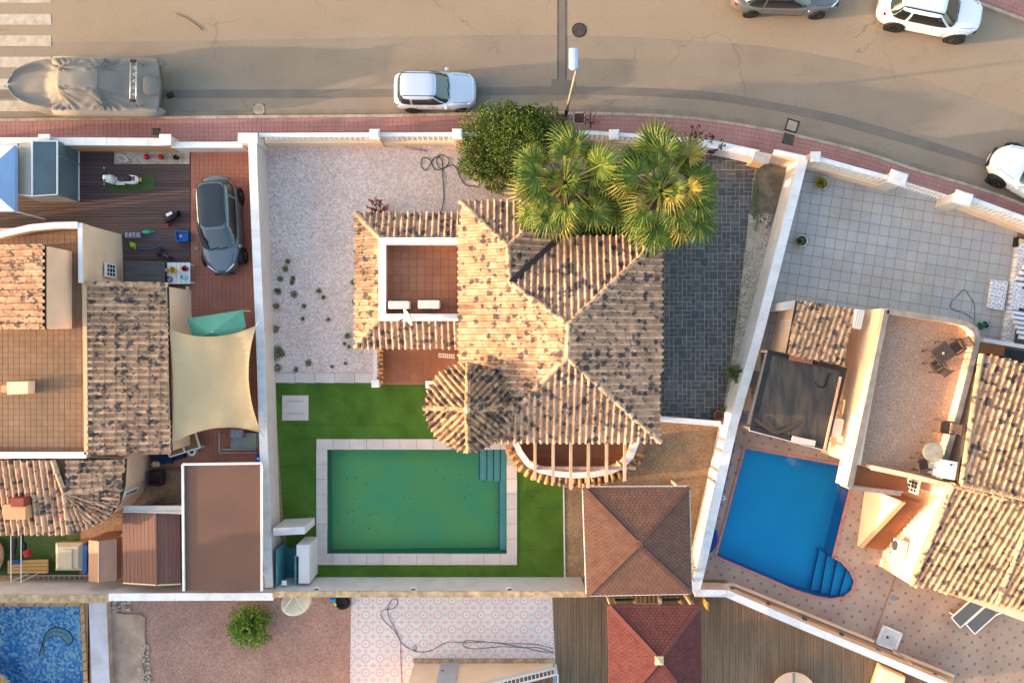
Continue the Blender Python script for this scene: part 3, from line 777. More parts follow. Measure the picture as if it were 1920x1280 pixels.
st = [[(1548, 1038), (1562, 1046), (1600, 1084), (1601, 1096), (1594, 1110), (1575, 1120), (1531, 1116)], [(1560, 1046), (1580, 1056), (1600, 1084), (1601, 1096), (1594, 1110), (1575, 1120), (1547, 1120)],
      [(1576, 1054), (1588, 1065), (1600, 1084), (1601, 1096), (1594, 1110), (1580, 1119), (1562, 1121)], [(1591, 1068), (1597, 1076), (1601, 1088), (1601, 1096), (1594, 1110), (1582, 1118), (1576, 1120)]]
for k, (poly, z) in enumerate(zip(st, (-.6, -.42, -.25, -.08))):
    mb = MB(); pts = PP(poly, YG); mb.prism(pts, -.85, z); mb.build('stair_tread', MATS['blue_floor'], bs_)
    a, b = P(*poly[0], YG), P(*poly[-1], YG); a.z = b.z = z + .01; mb = MB(); mb.bar(a, b, .06, .02); mb.build('tread_edge', MATS['blue_dark'], bs_)
# mosaic pool coping + dolphin inlay
mc = thing('mosaic_pool_coping', 'sandy stone edging of the speckled blue mosaic pool', 'pool coping', P(60, 1140, YG))
mp = [(-140, 1128), (157, 1128), (166, 1310)]; mi = [(-140, 1137), (150, 1136), (158, 1310)]
for k in range(2):
    a, b, c, d = (Vector(v) for v in (mp[k], mp[k + 1], mi[k + 1], mi[k]))
    for j in range(10):
        g = .006; q = [a.lerp(b, j / 10 + g), a.lerp(b, (j + 1) / 10 - g), d.lerp(c, (j + 1) / 10 - g), d.lerp(c, j / 10 + g)]
        mb = MB(); mb.prism([P(v.x, v.y, .19) for v in q], .1, .19); mb.build('coping_stone', MATS['mosaic_tan'], mc)
mb = MB(); mb.prism(PP([(-140, 1240), (-60, 1240), (4, 1266), (40, 1310), (22, 1310), (-8, 1276), (-64, 1252), (-140, 1252)], .19), .1, .19); mb.build('curved_coping', MATS['mosaic_tan'], mc)
dz = -.888
M('dolphin_grey', (150, 178, 178), (120, 158, 168), 3, 3); M('dolphin_teal', (60, 140, 160)); M('dolphin_line', (24, 32, 52))
kf_ = (H - YG) / (H - dz)
def D(zx, zy, z=dz): return P(zx / 4, 960 + zy / 4, dz)
dol = thing('dolphin_inlay', 'leaping dolphin inlaid in the floor of the mosaic pool', 'mosaic', P(105, 1200, dz))
back = smooth_line([D(*p) for p in [(290, 1080), (315, 1000), (330, 940), (360, 890), (410, 862), (470, 870), (520, 895), (545, 935), (540, 975), (505, 1000)]], 5)
belly = smooth_line([D(*p) for p in [(345, 1080), (325, 1020), (340, 965), (370, 935), (420, 925), (460, 940), (490, 965), (505, 1000)]], 6)
def flat(pts, z): return [Vector((p.x, p.y, z)) for p in pts]
nb = len(back); bel = [belly[round(i * (len(belly) - 1) / (nb - 1))] for i in range(nb)]
mb = MB()
for i in range(nb - 1): mb.poly([Vector((v.x, v.y, dz)) for v in (bel[i], bel[i + 1], back[i + 1], back[i])])
mb.build('dolphin_body', MATS['dolphin_grey'], dol)
def ribbon(name, pts, w, z, mat, par):
    L = offset_line(pts, w / 2); R = offset_line(pts, -w / 2); mb = MB()
    for i in range(len(pts) - 1):
        q = [Vector((*R[i], z)), Vector((*R[i + 1], z)), Vector((*L[i + 1], z)), Vector((*L[i], z))]
        mb.poly(q)
    return mb.build(name, mat, par)
ribbon('dolphin_outline', back, .06, dz + .006, MATS['dolphin_line'], dol)
ribbon('belly_line', bel, .03, dz + .006, MATS['dolphin_line'], dol)
ribbon('side_stripe', [b.lerp(c, .45) for b, c in zip(back, bel)][6:-8], .05, dz + .004, MATS['dolphin_teal'], dol)
ribbon('back_fin', [D(430, 870), D(410, 845), D(385, 842)], .04, dz + .008, MATS['dolphin_line'], dol)
# covers in the road and pavement
M('iron', (92, 80, 74), (70, 62, 58), 6, 4, grain=.2, rough=.5, metal=.3); M('iron_dark', (52, 46, 44)); M('cover_frame', (170, 150, 130), grain=.2)
mh = thing('manhole_cover', 'round iron manhole cover in the sandy roadway', 'manhole', P(1086, 57, 0))
mb = MB(); mb.lathe([(.0, .004), (.335, .004), (.335, .018), (.29, .018), (.29, .008)], P(1086, 57, 0), 24); mb.build('manhole_frame', MATS['iron_dark'], mh)
mb = MB(); mb.lathe([(.28, .004), (.28, .024), (.2, .024), (.2, .019), (.14, .019), (.14, .025), (.05, .025), (.05, .03), (.0001, .03)], P(1086, 57, 0), 24); mb.build('manhole_lid', MATS['iron'], mh)
def cover(px, py, s, ang, z, label, lidmat, framemat):
    t = thing('utility_cover', label, 'utility cover', P(px, py, z)); c = P(px, py, z)
    mb = MB()
    for a in range(4):
        R = Matrix.Rotation(ang + a * math.pi / 2, 3, 'Z'); mb.box(c + R @ Vector((0, s / 2, .006)), (s + .06, .06, .016), M=R)
    mb.build('cover_frame', framemat, t)
    mb = MB(); mb.box(c + Vector((0, 0, .005)), (s - .06, s - .06, .012), ang); mb.box(c + Vector((0, 0, .012)), (s * .2, .03, .01), ang); mb.build('cover_lid', lidmat, t)
cover(1485, 236, .5, -.3, .008, 'square frame cover in the gutter of the bend', MATS['kerb'], MATS['iron_dark'])
cover(486, 205, .42, 0, .008, 'small square cover in the road beside the kerb right of the boat', MATS['kerb'], MATS['cover_frame'])
cover(1478, 261, .42, -.25, .133, 'brown square cover in the pink pavement on the bend', MATS['iron'], MATS['iron'])
cover(293, 247, .26, 0, .133, 'small brown cover in the pavement behind the boat', MATS['iron'], MATS['iron'])
cover(1086, 222, .5, 0, .133, 'square tree pit frame in the pavement beside the lamp post', M('pit_soil', (88, 56, 52), (70, 46, 42), 5, 3), MATS['cover_frame'])
# ============================================================ MAIN HOUSE
ROOF = roof_material('roof_tile_mottled', (210, 172, 144), (192, 148, 118), (68, 65, 70))
ROOF_OR = roof_material('roof_tile_orange', (214, 160, 104), (196, 138, 84), (68, 65, 70))
ROOF_DK = roof_material('roof_tile_dark', (196, 158, 124), (168, 128, 98), (64, 58, 60), cover=.34, boost=.12)  # turret tiles: darker base and more dark blotches than the other roofs
M('roof_deck', (70, 56, 48)); M('wood_pale', (204, 172, 148), (184, 150, 126), 2, 4, grain=.12, gs=12, stretch=(5, .6, 1))
hs = thing('villa', 'villa with mottled hipped tile roof and round turret beside the green pool', 'house', P(1040, 600, YG))
roof = bpy.data.objects.new('roof', None); link(roof); roof.parent = hs; roof.location = (0, 0, 3.0); LOC[roof] = LOC[hs] + Vector((0, 0, 3.0)); roof.empty_display_size = .3
def V(x, y, z): return P(x, y, z)
a1, a2, a3, a4 = V(863, 378, 3.5), V(952, 462, 4.25), V(957, 530, 4.35), V(1065, 608, 5.3)
a5, a6, a7 = V(1064, 670, 5.3), V(905, 828, 3.75), V(860, 770, 3.5)
NE, SE, NV, NX = V(1240, 444, 3.8), V(1238, 828, 3.8), V(1048, 446, 3.6), V(1048, 378, 3.5)
SL = [[a1, a2, a3, a4, a5, a6, a7], [a1, NX, a2], [NX, NV, a3, a2], [NV, NE, a4, a3], [NE, SE, a5, a4], [a6, SE, a5]]
tr = TileRoof(roof, ROOF, MATS['roof_deck'])
for i, s_ in enumerate(SL):
    dn = [(-1, 0), (0, 1), (1, 0), (0, 1), (1, 0), (0, -1)][i]
    tr.slope(s_, down=dn)
# skirts round the upper terrace
B = dict(a=V(667, 400, 2.5), b=V(712, 446, 3.0), c=V(712, 600, 3.0), d=V(667, 652, 2.5), e=V(860, 400, 2.5), f=V(860, 447, 3.0), g=V(860, 600, 3.0), h=V(860, 652, 2.5))
SK = [[B['a'], B['b'], B['c'], B['d']], [B['a'], B['e'], B['f'], B['b']], [B['d'], B['c'], B['g'], B['h']]]
for s_, dn in zip(SK, [(-1, 0), (0, 1), (0, -1)]): tr.slope(s_, down=dn)
deck('roof_deck', SL + SK, MATS['roof_deck'], roof)
for p, q in ((a1, a2), (NX, a2), (a2, a3), (a3, a4), (a4, a5), (NE, a4), (SE, a5), (a6, a5), (B['a'], B['b']), (B['d'], B['c'])): tr.caps(p, q)
mb = MB(); u = Vector((0, 0, .17)); mb.bar(NV + u, a3 + u, .2, .03); mb.build('valley_gutter', M('gutter_dark', (52, 46, 46), rough=.6), roof)
tr.finish(300, key=lambda t: (t[0].x ** 2 + t[0].y ** 2) * .02 + random.random())
# turret
tu = bpy.data.objects.new('turret_roof', None); link(tu); tu.parent = hs; tc = V(876, 768, 5.6); tu.location = Vector((tc.x, tc.y, 3.8)) - LOC[hs]; LOC[tu] = Vector((tc.x, tc.y, 3.8))
t2 = TileRoof(tu, ROOF_DK, MATS['roof_deck'])
R_ = 1.735; ZE = 4.7; slp = (5.6 - ZE) / (.7071 * R_)
for qd in range(4):
    a0 = qd * math.pi / 2; pts = [tc.copy()]
    mid_ = a0 + math.pi / 4
    for k in range(9):
        a = a0 + math.pi / 2 * k / 8; dd = R_ * math.cos(a - mid_)
        pts.append(Vector((tc.x + R_ * math.cos(a), tc.y + R_ * math.sin(a), 5.6 - slp * dd)))
    t2.slope(pts, down=(math.cos(mid_), math.sin(mid_)), w=.215, l=.42)
    deck('turret_deck', [pts], MATS['roof_deck'], tu)
    t2.caps(pts[1], tc)
t2.finish(0 + 90)
mb = MB(); mb.ball(tc + Vector((0, 0, .12)), .13, 10, 6); mb.build('finial', MATS['peach'], tu, smooth=True)
# walls under the eaves
mb = MB()
mb.prism(PP([(884, 402), (1030, 402), (1030, 465), (1222, 465), (1222, 806), (915, 806), (884, 760)], 3.4), YG, 3.4)
mb.build('main_wall', MATS['cream_wall'], hs)
mb = MB(); mb.prism(PP([(690, 425), (884, 425), (884, 628), (690, 628)], 2.5), YG, 2.45); mb.build('wing_wall', MATS['cream_wall'], hs)
mb = MB(); mb.lathe([(1.3, YG), (1.3, 4.1)], (tc.x, tc.y, 0), 20); mb.build('turret_wall', MATS['cream_wall'], hs, smooth=False)
# windows in the walls
M('glass', (40, 52, 60), rough=.08, spec=.6); M('frame_white', (226, 226, 226), rough=.5)
def window(parent, c, w, h, ang, frame=None, glass=None, fw=.07, bars=0):
    R = Matrix.Rotation(ang, 3, 'Z'); mb = MB(); c = Vector(c)
    for sx, sz, dx, dz in ((0, h / 2, w, fw), (0, -h / 2, w, fw), (w / 2, 0, fw, h), (-w / 2, 0, fw, h)):
        mb.box(c + R @ Vector((sx, 0, sz)), (dx + (fw if dz == fw else 0), .09, dz), M=R)
    for i in range(bars):
        mb.box(c + R @ Vector((-w / 2 + w * (i + 1) / (bars + 1), 0, 0)), (.03, .08, h), M=R)
    if bars:
        for k_ in (.33, .66): mb.box(c + R @ Vector((0, 0, -h / 2 + h * k_)), (w, .06, .03), M=R)
    f = mb.build('window', frame or MATS['frame_white'], parent)
    m2 = MB(); m2.box(c, (w, .05, h), M=R); m2.build('pane', glass or MATS['glass'], f)
    return f
ew = P(1222, 0, 3.4).x
for y in (4.0, 1.2, -2.2): window(hs, (ew + .02, y, 1.5), 1.2, 1.2, math.pi / 2, bars=3)
ww = P(690, 0, 2.5).x
for y in (3.6, 1.4): window(hs, (ww - .02, y, 1.4), 1.0, 1.1, math.pi / 2, bars=3)
# upper terrace: tiled floor and parapet
tf = sheet('terrace_floor', PP([(712, 446), (862, 446), (862, 600), (712, 600)], 2.64), 2.64, MATS['terra_joint'], kind=None, parent=hs)
floor_pieces(tf, PP([(722, 456), (872, 456), (872, 594), (722, 594)], 2.66), 2.66, .335, .335, 0, .014, MATS['terra'], 'terrace_tile')
def parapet(parent, line, z0, z1, th, mat, name='parapet', cap=None):
    L = offset_line(line, th / 2); R = offset_line(line, -th / 2)
    for i in range(len(line) - 1):
        mb = MB(); mb.prism([L[i], L[i + 1], R[i + 1], R[i]], z0, z1); o = mb.build(name, mat, parent)
        if cap:
            a = offset_line(line, th / 2 + .03); b = offset_line(line, -th / 2 - .03)
            mb = MB(); mb.prism([a[i], a[i + 1], b[i + 1], b[i]], z1, z1 + .04); mb.build('parapet_cap', cap, o)
parapet(hs, PP([(862, 452), (716.5, 452), (716.5, 595), (862, 595)], 3.2), 2.6, 3.16, .24, MATS['peach'], cap=MATS['white_cap'])
# ground patio south of the terrace
pf = sheet('patio_floor', PP([(708, 640), (862, 640), (862, 721), (708, 721)], .2), .26, MATS['terra_joint'], kind=None, parent=hs)
floor_pieces(pf, PP([(708, 640), (862, 640), (862, 720), (708, 720)], .27), .27, .3, .3, 0, .012, MATS['terra'], 'patio_tile')
mb = MB(); mb.prism(PP([(700, 640), (708, 640), (708, 718), (700, 718)], .8), YG, .78); mb.build('patio_wall', MATS['white_wall'], hs)
for i in range(9):
    mb = MB(); y = lerp(648, 716, i / 8); c = P(712.5, y, .7); n = 6
    mb.tube([c + Vector((-.13, 0, .06)), c + Vector((.13, 0, -.02))], .075, 8); mb.build('wall_tile', ROOF_OR, hs, smooth=True)
for (x, y) in ((704, 719), (805, 721)):
    mb = MB(); c = P(x, y, .9); mb.box((c.x, c.y, .52), (.26, .26, .75)); mb.box((c.x, c.y, .92), (.34, .34, .06)); mb.build('gate_pillar', MATS['white_cap'], hs)
rk = thing('drying_rack', 'small white slatted rack standing on the terracotta patio', 'rack', P(837, 666, .27))
mb = MB(); a, b = P(823, 666, .6), P(851, 668, .6)
mb.bar(a + Vector((0, .06, 0)), b + Vector((0, .06, 0)), .025, .025); mb.bar(a - Vector((0, .06, 0)), b - Vector((0, .06, 0)), .025, .025); mb.build('rail', MATS['frame_white'], rk)
for i in range(8):
    mb = MB(); p = a.lerp(b, i / 7); mb.box(p, (.035, .2, .02)); mb.build('slat', MATS['frame_white'], rk)
for sx in (a, b):
    mb = MB(); mb.bar((sx.x, sx.y - .1, .27), (sx.x, sx.y, .6), .02, .02); mb.bar((sx.x, sx.y + .1, .27), (sx.x, sx.y, .6), .02, .02); mb.build('leg', MATS['frame_white'], rk)
# south veranda: round bay, tile skirt, pergola
bay = [(966, 828), (975, 848), (990, 869), (1012, 881), (1042, 888), (1078, 891), (1115, 889), (1146, 883), (1166, 873), (1183, 856), (1193, 828)]
bw = PP(bay, 1.05)
bf = sheet('veranda_floor', PP([(966, 800), (975, 848), (990, 869), (1012, 881), (1042, 888), (1078, 891), (1115, 889), (1146, 883), (1166, 873), (1183, 856), (1193, 800)], .4), .3, M('veranda_joint', (104, 72, 54)), kind=None, parent=hs)
floor_pieces(bf, PP(bay[1:-1], .6), .315, .3, .3, 0, .012, M('veranda_tile', (122, 78, 54), (108, 68, 48), 1, 4, vary=.06, grain=.08), 'veranda_tile')
parapet(hs, bw, .2, 1.0, .2, MATS['peach'], 'bay_parapet', MATS['white_cap'])
bo = offset_line(bw, -.14); 
line = [Vector((p.x, p.y, .93)) for p in bo]; tl = resample(smooth_line(line, 4), .285)
for i in range(1, len(tl) - 1):
    p = tl[i]; d = (tl[i + 1] - tl[i - 1]).normalized(); n_ = Vector((d.y, -d.x, 0))
    if n_.dot(p - P(1080, 835, .9)) < 0: n_ = -n_
    mb = MB(); mb.tube([p, p + n_ * .40 - Vector((0, 0, .16))], [.088, .105], 8); mb.build('skirt_tile', ROOF_OR, hs, smooth=True)
sk = offset_line(bw, -.1); so = offset_line(bw, -.5)
mb = MB()
for i in range(len(bw) - 1): mb.loft([[Vector((*sk[i], .88)), Vector((*sk[i + 1], .88)), Vector((*so[i + 1], .72)), Vector((*so[i], .72))], [Vector((*sk[i], .80)), Vector((*sk[i + 1], .80)), Vector((*so[i + 1], .64)), Vector((*so[i], .64))]])
mb.build('skirt_deck', MATS['terra_joint'], hs)
pg = thing('pergola', 'pale timber pergola over the round veranda bay below the eave', 'pergola', P(1080, 870, .3))
for x, y in ((1003, 899), (1037, 903), (1070, 917), (1103, 914), (1137, 903), (1171, 901)):
    mb = MB(); a, b = P(x, 812, 2.95), P(x, y, 2.85); mb.bar((b.x, a.y, 2.95), b, .12, .16); mb.build('beam', MATS['wood_pale'], pg)
mb = MB(); a, b = P(1002, 877, 2.68), P(1191, 881, 2.68); mb.bar((a.x, a.y, 2.68), (b.x, a.y, 2.68), .12, .18); mb.build('cross_beam', MATS['wood_pale'], pg)
for x in (1004, 1169):
    mb = MB(); c = P(x, 878, 2.6); mb.box((c.x, c.y, 1.8), (.14, .14, 1.6)); mb.build('post', MATS['wood_pale'], pg)
# things on the upper terrace
M('ac_white', (228, 226, 218), (214, 212, 204), 2, 4, rough=.5, grain=.03); M('ac_dark', (60, 62, 64)); M('dish', (226, 218, 198), (212, 202, 180), 2, 3, rough=.5); M('steel', (150, 150, 150), metal=.6, rough=.4)
def ac_unit(label, c, w, d, h, ang, vent=True, group=None):
    t = thing('air_conditioner', label, 'air conditioner', c, ang, group)
    mb = MB(); x, y = w / 2, d / 2; e = .03
    def rr(x, y, z): return [Vector((x - e, -y, z)), Vector((x, -y + e, z)), Vector((x, y - e, z)), Vector((x - e, y, z)), Vector((-x + e, y, z)), Vector((-x, y - e, z)), Vector((-x, -y + e, z)), Vector((-x + e, -y, z))]
    mb.loft([rr(x, y, .06), rr(x, y, h - .02), rr(x - .02, y - .02, h)]); mb.build('casing', MATS['ac_white'], t, local=True)
    mb = MB(); M_ = Matrix.Rotation(math.pi / 2, 3, 'X'); mb.lathe([(.22, 0), (.22, .015)], (-w * .12, -y - .001, h * .52), 18, M=M_); mb.build('fan_grille', MATS['ac_dark'], t, local=True)
    for s_ in (-1, 1):
        mb = MB(); mb.box((s_ * w * .35, 0, .03), (.06, d + .1, .06)); mb.build('foot', MATS['ac_dark'], t, local=True)
    for i in range(3):
        mb = MB(); mb.box((0, -y * .5 + y * .5 * i, h + .003), (w * .86, .012, .006)); mb.build('groove', MATS['ac_dark'] if False else MATS['steel'], t, local=True)
    return t
c1, c2 = P(749, 572, 3.0), P(805, 571, 3.0)
ac_unit('white air conditioner on the terrace floor beside the satellite dish', (c1.x, c1.y, 2.66), .86, .32, .55, 0, group='terrace air conditioners')
ac_unit('white air conditioner on the terrace floor, further from the dish', (c2.x, c2.y, 2.66), .88, .34, .55, 0, group='terrace air conditioners')
def dish(label, c, r, tilt, az, base, mount):
    t = thing('satellite_dish', label, 'satellite dish', base)
    R = Matrix.Rotation(az, 3, 'Z') @ Matrix.Rotation(tilt, 3, 'Y'); L0 = LOC[t]
    mb = MB(); prof = [(r * k / 6, .22 * r * (k / 6) ** 2) for k in range(7)] + [(r * (6 - k) / 6, .22 * r * ((6 - k) / 6) ** 2 - .012) for k in range(6)]
    prof = [(max(a, .0005), b) for a, b in prof]
    mb.lathe(prof, c, 24, M=R); mb.build('reflector', MATS['dish'], t, smooth=True)
    c = Vector(c); f = c + R @ Vector((0, 0, r * 1.05))
    for a in (math.pi * .25 + math.pi, -math.pi * .25 + math.pi):
        mb = MB(); mb.tube([c + R @ Vector((r * math.cos(a), r * math.sin(a), .22 * r)), f], .012, 6); mb.build('arm', MATS['dish'], t)
    mb = MB(); d_ = (R @ Vector((0, 0, -1))); mb.tube([f + d_ * .1, f - d_ * .06], .035, 8); mb.build('receiver', MATS['ac_dark'], t)
    mb = MB(); mb.tube([Vector(base), Vector((c.x, c.y, c.z)) - R @ Vector((0, 0, .05))], .025, 8); mb.build('mast', MATS['steel'], t)
cd = P(768, 593, 3.75)
dish('oval cream satellite dish on the white terrace parapet', cd, .38, math.radians(72), math.radians(206), P(766, 597, 3.2), None)

# ---- garden walls of the main plot
ls = smooth_line
L1 = PP([(473, 259), (475, 330), (482, 500), (488, 640), (493, 800), (498, 960), (504, 1100)], 1.55)
wall_line('boundary_wall', 'long white rendered wall between the gravel yard and the brown driveway', 'garden wall', [Vector((p.x, p.y)) for p in L1], YG, 1.4, .30, MATS['cream_wall'], MATS['white_cap'], seg=.8)
L2 = PP([(512, 1113.5), (700, 1113.5), (900, 1113.5), (1098, 1113.5)], 2.1)
wb = wall_line('rear_wall', 'tall white rear wall with brown stone coping behind the green pool', 'garden wall', [Vector((p.x, p.y)) for p in L2], YG, 1.95, .20, MATS['white_wall'], MATS['stone_cap'], seg=.55)
M('lamp_glass', (90, 84, 80)); 
for x in (594, 775, 955):
    t = thing('wall_lamp', 'half round wall lamp on the rear white wall, ' + {594: 'nearest the shower', 775: 'middle one of the row', 955: 'nearest the brown pavilion'}[x], 'wall lamp', P(x, 1105, 1.75), group='half round lamps on the rear wall')
    c = P(x, 1104.5, 1.8)
    mb = MB(); rings = []
    for k in range(7):
        a = math.pi * k / 6
        rings.append((math.cos(a), math.sin(a)))
    mb.loft([[Vector((c.x + q[0] * .17, c.y + q[1] * .10, c.z - .05)) for q in rings], [Vector((c.x + q[0] * .14, c.y + q[1] * .08, c.z + .06)) for q in rings]]); mb.build('shade', MATS['white_cap'], t)
    mb = MB(); mb.loft([[Vector((c.x + q[0] * .12, c.y + q[1] * .07, c.z + .05)) for q in rings], [Vector((c.x + q[0] * .12, c.y + q[1] * .07, c.z + .063)) for q in rings]]); mb.build('lens', MATS['lamp_glass'], t)
for (x, y, n_) in ((505, 730, 'upper'), (508, 808, 'lower')):
    t = thing('wall_lamp', 'small grey box lamp on the inner face of the boundary wall, %s one' % n_, 'wall lamp', P(x, y, .8), group='box lamps on the boundary wall')
    c = P(x, y, .8)
    mb = MB(); mb.box(c, (.09, .16, .22)); mb.build('body', MATS['steel'], t); mb = MB(); mb.box(c + Vector((.02, 0, .115)), (.06, .1, .01)); mb.build('lens', MATS['lamp_glass'], t)
# front balustrade
M('baluster', (226, 222, 220), rough=.6)
bprof = [(.035, 0), (.05, .03), (.03, .06), (.055, .16), (.06, .22), (.04, .34), (.028, .42), (.045, .46), (.035, .5)]
def balustrade(name, label, line, z0, lowh, hgt, th, wallmat, pillars=(), step=.23, railmat=None, cat='balustrade', pw=.36, pmat=None, ph=None, lowth=None):
    c = line[len(line) // 2]; t = thing(name, label, cat, (c.x, c.y, z0))
    lt = lowth or th
    L = offset_line(line, lt / 2); R = offset_line(line, -lt / 2); mb = MB()
    for i in range(len(line) - 1): mb.prism([L[i], L[i + 1], R[i + 1], R[i]], z0, z0 + lowh)
    mb.build('low_wall', wallmat, t)
    L = offset_line(line, th / 2); R = offset_line(line, -th / 2); mb = MB()
    for i in range(len(line) - 1): mb.prism([L[i], L[i + 1], R[i + 1], R[i]], z0 + hgt - .09, z0 + hgt)
    mb.build('top_rail', railmat or MATS['white_cap'], t)
    sc = (hgt - .09 - lowh) / .5; mb = MB(); mb.lathe([(r, z * sc) for r, z in bprof], (0, 0, 0), 8); src = mb.build('baluster', MATS['baluster'], t, smooth=True, local=True)
    pts = resample([Vector((p.x, p.y, 0)) for p in line], step); first = True
    for p in pts[1:]:
        if any((Vector((q.x, q.y, 0)) - p).length < pw * .7 for q in pillars): continue
        if first: o = src; first = False
        else: o = src.copy(); link(o)
        o.location = Vector((p.x, p.y, z0 + lowh)) - LOC[t]
    for q in pillars:
        mb = MB(); mb.box((q.x, q.y, z0 + (ph or hgt + .12) / 2), (pw, pw, (ph or hgt + .12)), ); mb.build('pillar', pmat or wallmat, t)
        mb = MB(); mb.box((q.x, q.y, z0 + (ph or hgt + .12) + .025), (pw + .08, pw + .08, .05)); mb.box((q.x, q.y, z0 + (ph or hgt + .12) + .07), (pw - .04, pw - .04, .04)); mb.build('pillar_cap', railmat or MATS['white_cap'], t)
    return t
fb = PP([(488, 255), (700, 254.5), (862, 254), (980, 251), (1110, 251), (1200, 257), (1280, 264)], 1.3)
balustrade('front_balustrade', 'white balustrade on a peach wall fronting the gravel yard', fb, .14, .55, 1.32, .17, MATS['peach'], [P(704, 254.5, 1.4), P(858, 254, 1.4), P(1150, 255, 1.4)], lowth=.3)
L3 = PP([(1286, 263), (1350, 272), (1422, 288)], 1.3)
wall_line('front_gate_wall', 'low white front wall with a flat cap by the slate driveway', 'garden wall', [Vector((p.x, p.y)) for p in L3], .14, 1.1, .28, MATS['white_wall'], MATS['white_cap'])
gt = thing('driveway_gate', 'low grey sheet gate pillar and wing wall at the slate driveway', 'gate', P(1455, 296, YG))
mb = MB(); q = PP([(1420, 285), (1444, 290), (1438, 305), (1414, 300)], 1.25); mb.prism(q, YG, 1.2); mb.build('gate_pillar', MATS['peach_dark'], gt)
mb = MB(); q = PP([(1417, 283), (1448, 289), (1441, 307), (1411, 301)], 1.3); mb.prism(q, 1.2, 1.27); mb.build('pillar_cap', M('grey_cap', (178, 172, 170), (160, 154, 152), 3, 4, grain=.1), gt)
mb = MB(); mb.bar(P(1446, 292, .95), P(1500, 304, .95), .16, 1.5); mb.build('wing_wall', MATS['peach'], gt)
mb = MB(); a, b = P(1444, 290, 1.3), P(1503, 302, 1.3); mb.bar(a + Vector((0, 0, .44)), b + Vector((0, 0, .44)), .2, .05); mb.build('wing_cap', MATS['white_cap'], gt)
# wall to the right-hand neighbour
L4 = PP([(1507, 296), (1501, 320), (1430, 600), (1418, 645), (1374, 800), (1338, 960), (1320, 1040), (1304, 1108)], 1.55)
wall_line('boundary_wall', 'slanting white wall between the slate driveway and the blue pool plot', 'garden wall', [Vector((p.x, p.y)) for p in L4], YG, 1.4, .34, MATS['white_wall'], MATS['white_cap'], seg=1.2)
L5 = PP([(1304, 1111.5), (1362, 1112), (1500, 1171), (1640, 1229), (1790, 1292)], 1.2)
wall_line('boundary_wall', 'slim white wall running down right between plank decking and spotted pool deck', 'garden wall', [Vector((p.x, p.y)) for p in L5], YG, 1.05, .26, MATS['peach'], MATS['white_cap'], seg=1.3)
cw = PP([(1242, 786), (1352, 795)], .9)
wall_line('cross_wall', 'short low white wall closing the end of the slate driveway', 'garden wall', [Vector((p.x, p.y)) for p in cw], YG, .6, .18, MATS['white_wall'], MATS['white_cap'])
# stepping slab, outdoor shower
sp = thing('paving_slab', 'large pale slab set in the green lawn by the wall', 'paving slab', P(553, 765, YG))
mb = MB(); mb.prism(PP([(529, 741), (578, 741), (578, 788), (529, 788)], .2), YG, .2); mb.build('slab', MATS['coping'], sp)
mb = MB()
for y in (752, 775): mb.bar(P(538, y, .203), P(569, y, .203), .025, .008)
mb.build('slab_groove', M('groove', (150, 128, 112)), sp)
shw = thing('outdoor_shower', 'outdoor shower with pale walls and teal tiled corner by the rear wall', 'shower', P(550, 1050, YG))
M('teal_tile', (92, 148, 156), (76, 130, 142), 2, 4, grain=.06, rough=.35); M('teal_floor', (64, 126, 138), (52, 110, 124), 2, 4, grain=.08, rough=.3)
mb = MB(); mb.prism(PP([(514, 1007), (552, 1007), (570, 988), (570, 988.5), (570, 989), (514, 990)], 1.85), YG, 1.8, ); 
mb = MB(); mb.prism(PP([(512, 990), (571, 987), (571, 1001), (512, 1004)], 1.8), YG, 1.78); mb.build('upper_wall', MATS['white_wall'], shw)
mb = MB(); mb.prism(PP([(556, 1021), (580, 1021), (580, 1093), (560, 1093), (560, 1042), (556, 1042)], 1.5), YG, 1.5); mb.build('side_wall', MATS['white_wall'], shw)
mb = MB(); mb.prism(PP([(524, 1026), (562, 1026), (562, 1098), (524, 1098)], YG), YG, .2); mb.build('shower_tray', MATS['teal_floor'], shw)
mb = MB(); mb.prism(PP([(517, 1030), (520, 1030), (520, 1100), (517, 1100)], 1.5), YG, 1.48); mb.build('tile_panel', MATS['teal_tile'], shw)
mb = MB(); mb.prism(PP([(555, 1038), (558, 1038), (558, 1100), (555, 1100)], 1.1), YG, 1.3); mb.build('tile_panel', MATS['teal_tile'], shw)
mb = MB(); c = P(533, 1092, 1.5); mb.box(c, (.2, .2, .06)); mb.build('shower_head', MATS['frame_white'], shw)
mb = MB(); mb.tube([P(533, 1101, .4), P(533, 1101, 1.5), c], .02, 6); mb.build('shower_pipe', MATS['steel'], shw)
pbx = thing('stone_block', 'small pinkish stone block on the lawn at the shower corner', 'stone block', P(584, 1073, YG))
mb = MB(); mb.prism(PP([(578, 1067), (590, 1067), (590, 1079), (578, 1079)], .3), YG, .32); mb.build('block', MATS['coping'], pbx); mb = MB(); mb.prism(PP([(581, 1070), (587, 1070), (587, 1076), (581, 1076)], .34), .32, .335); mb.build('lid', MATS['stone_cap'], pbx)
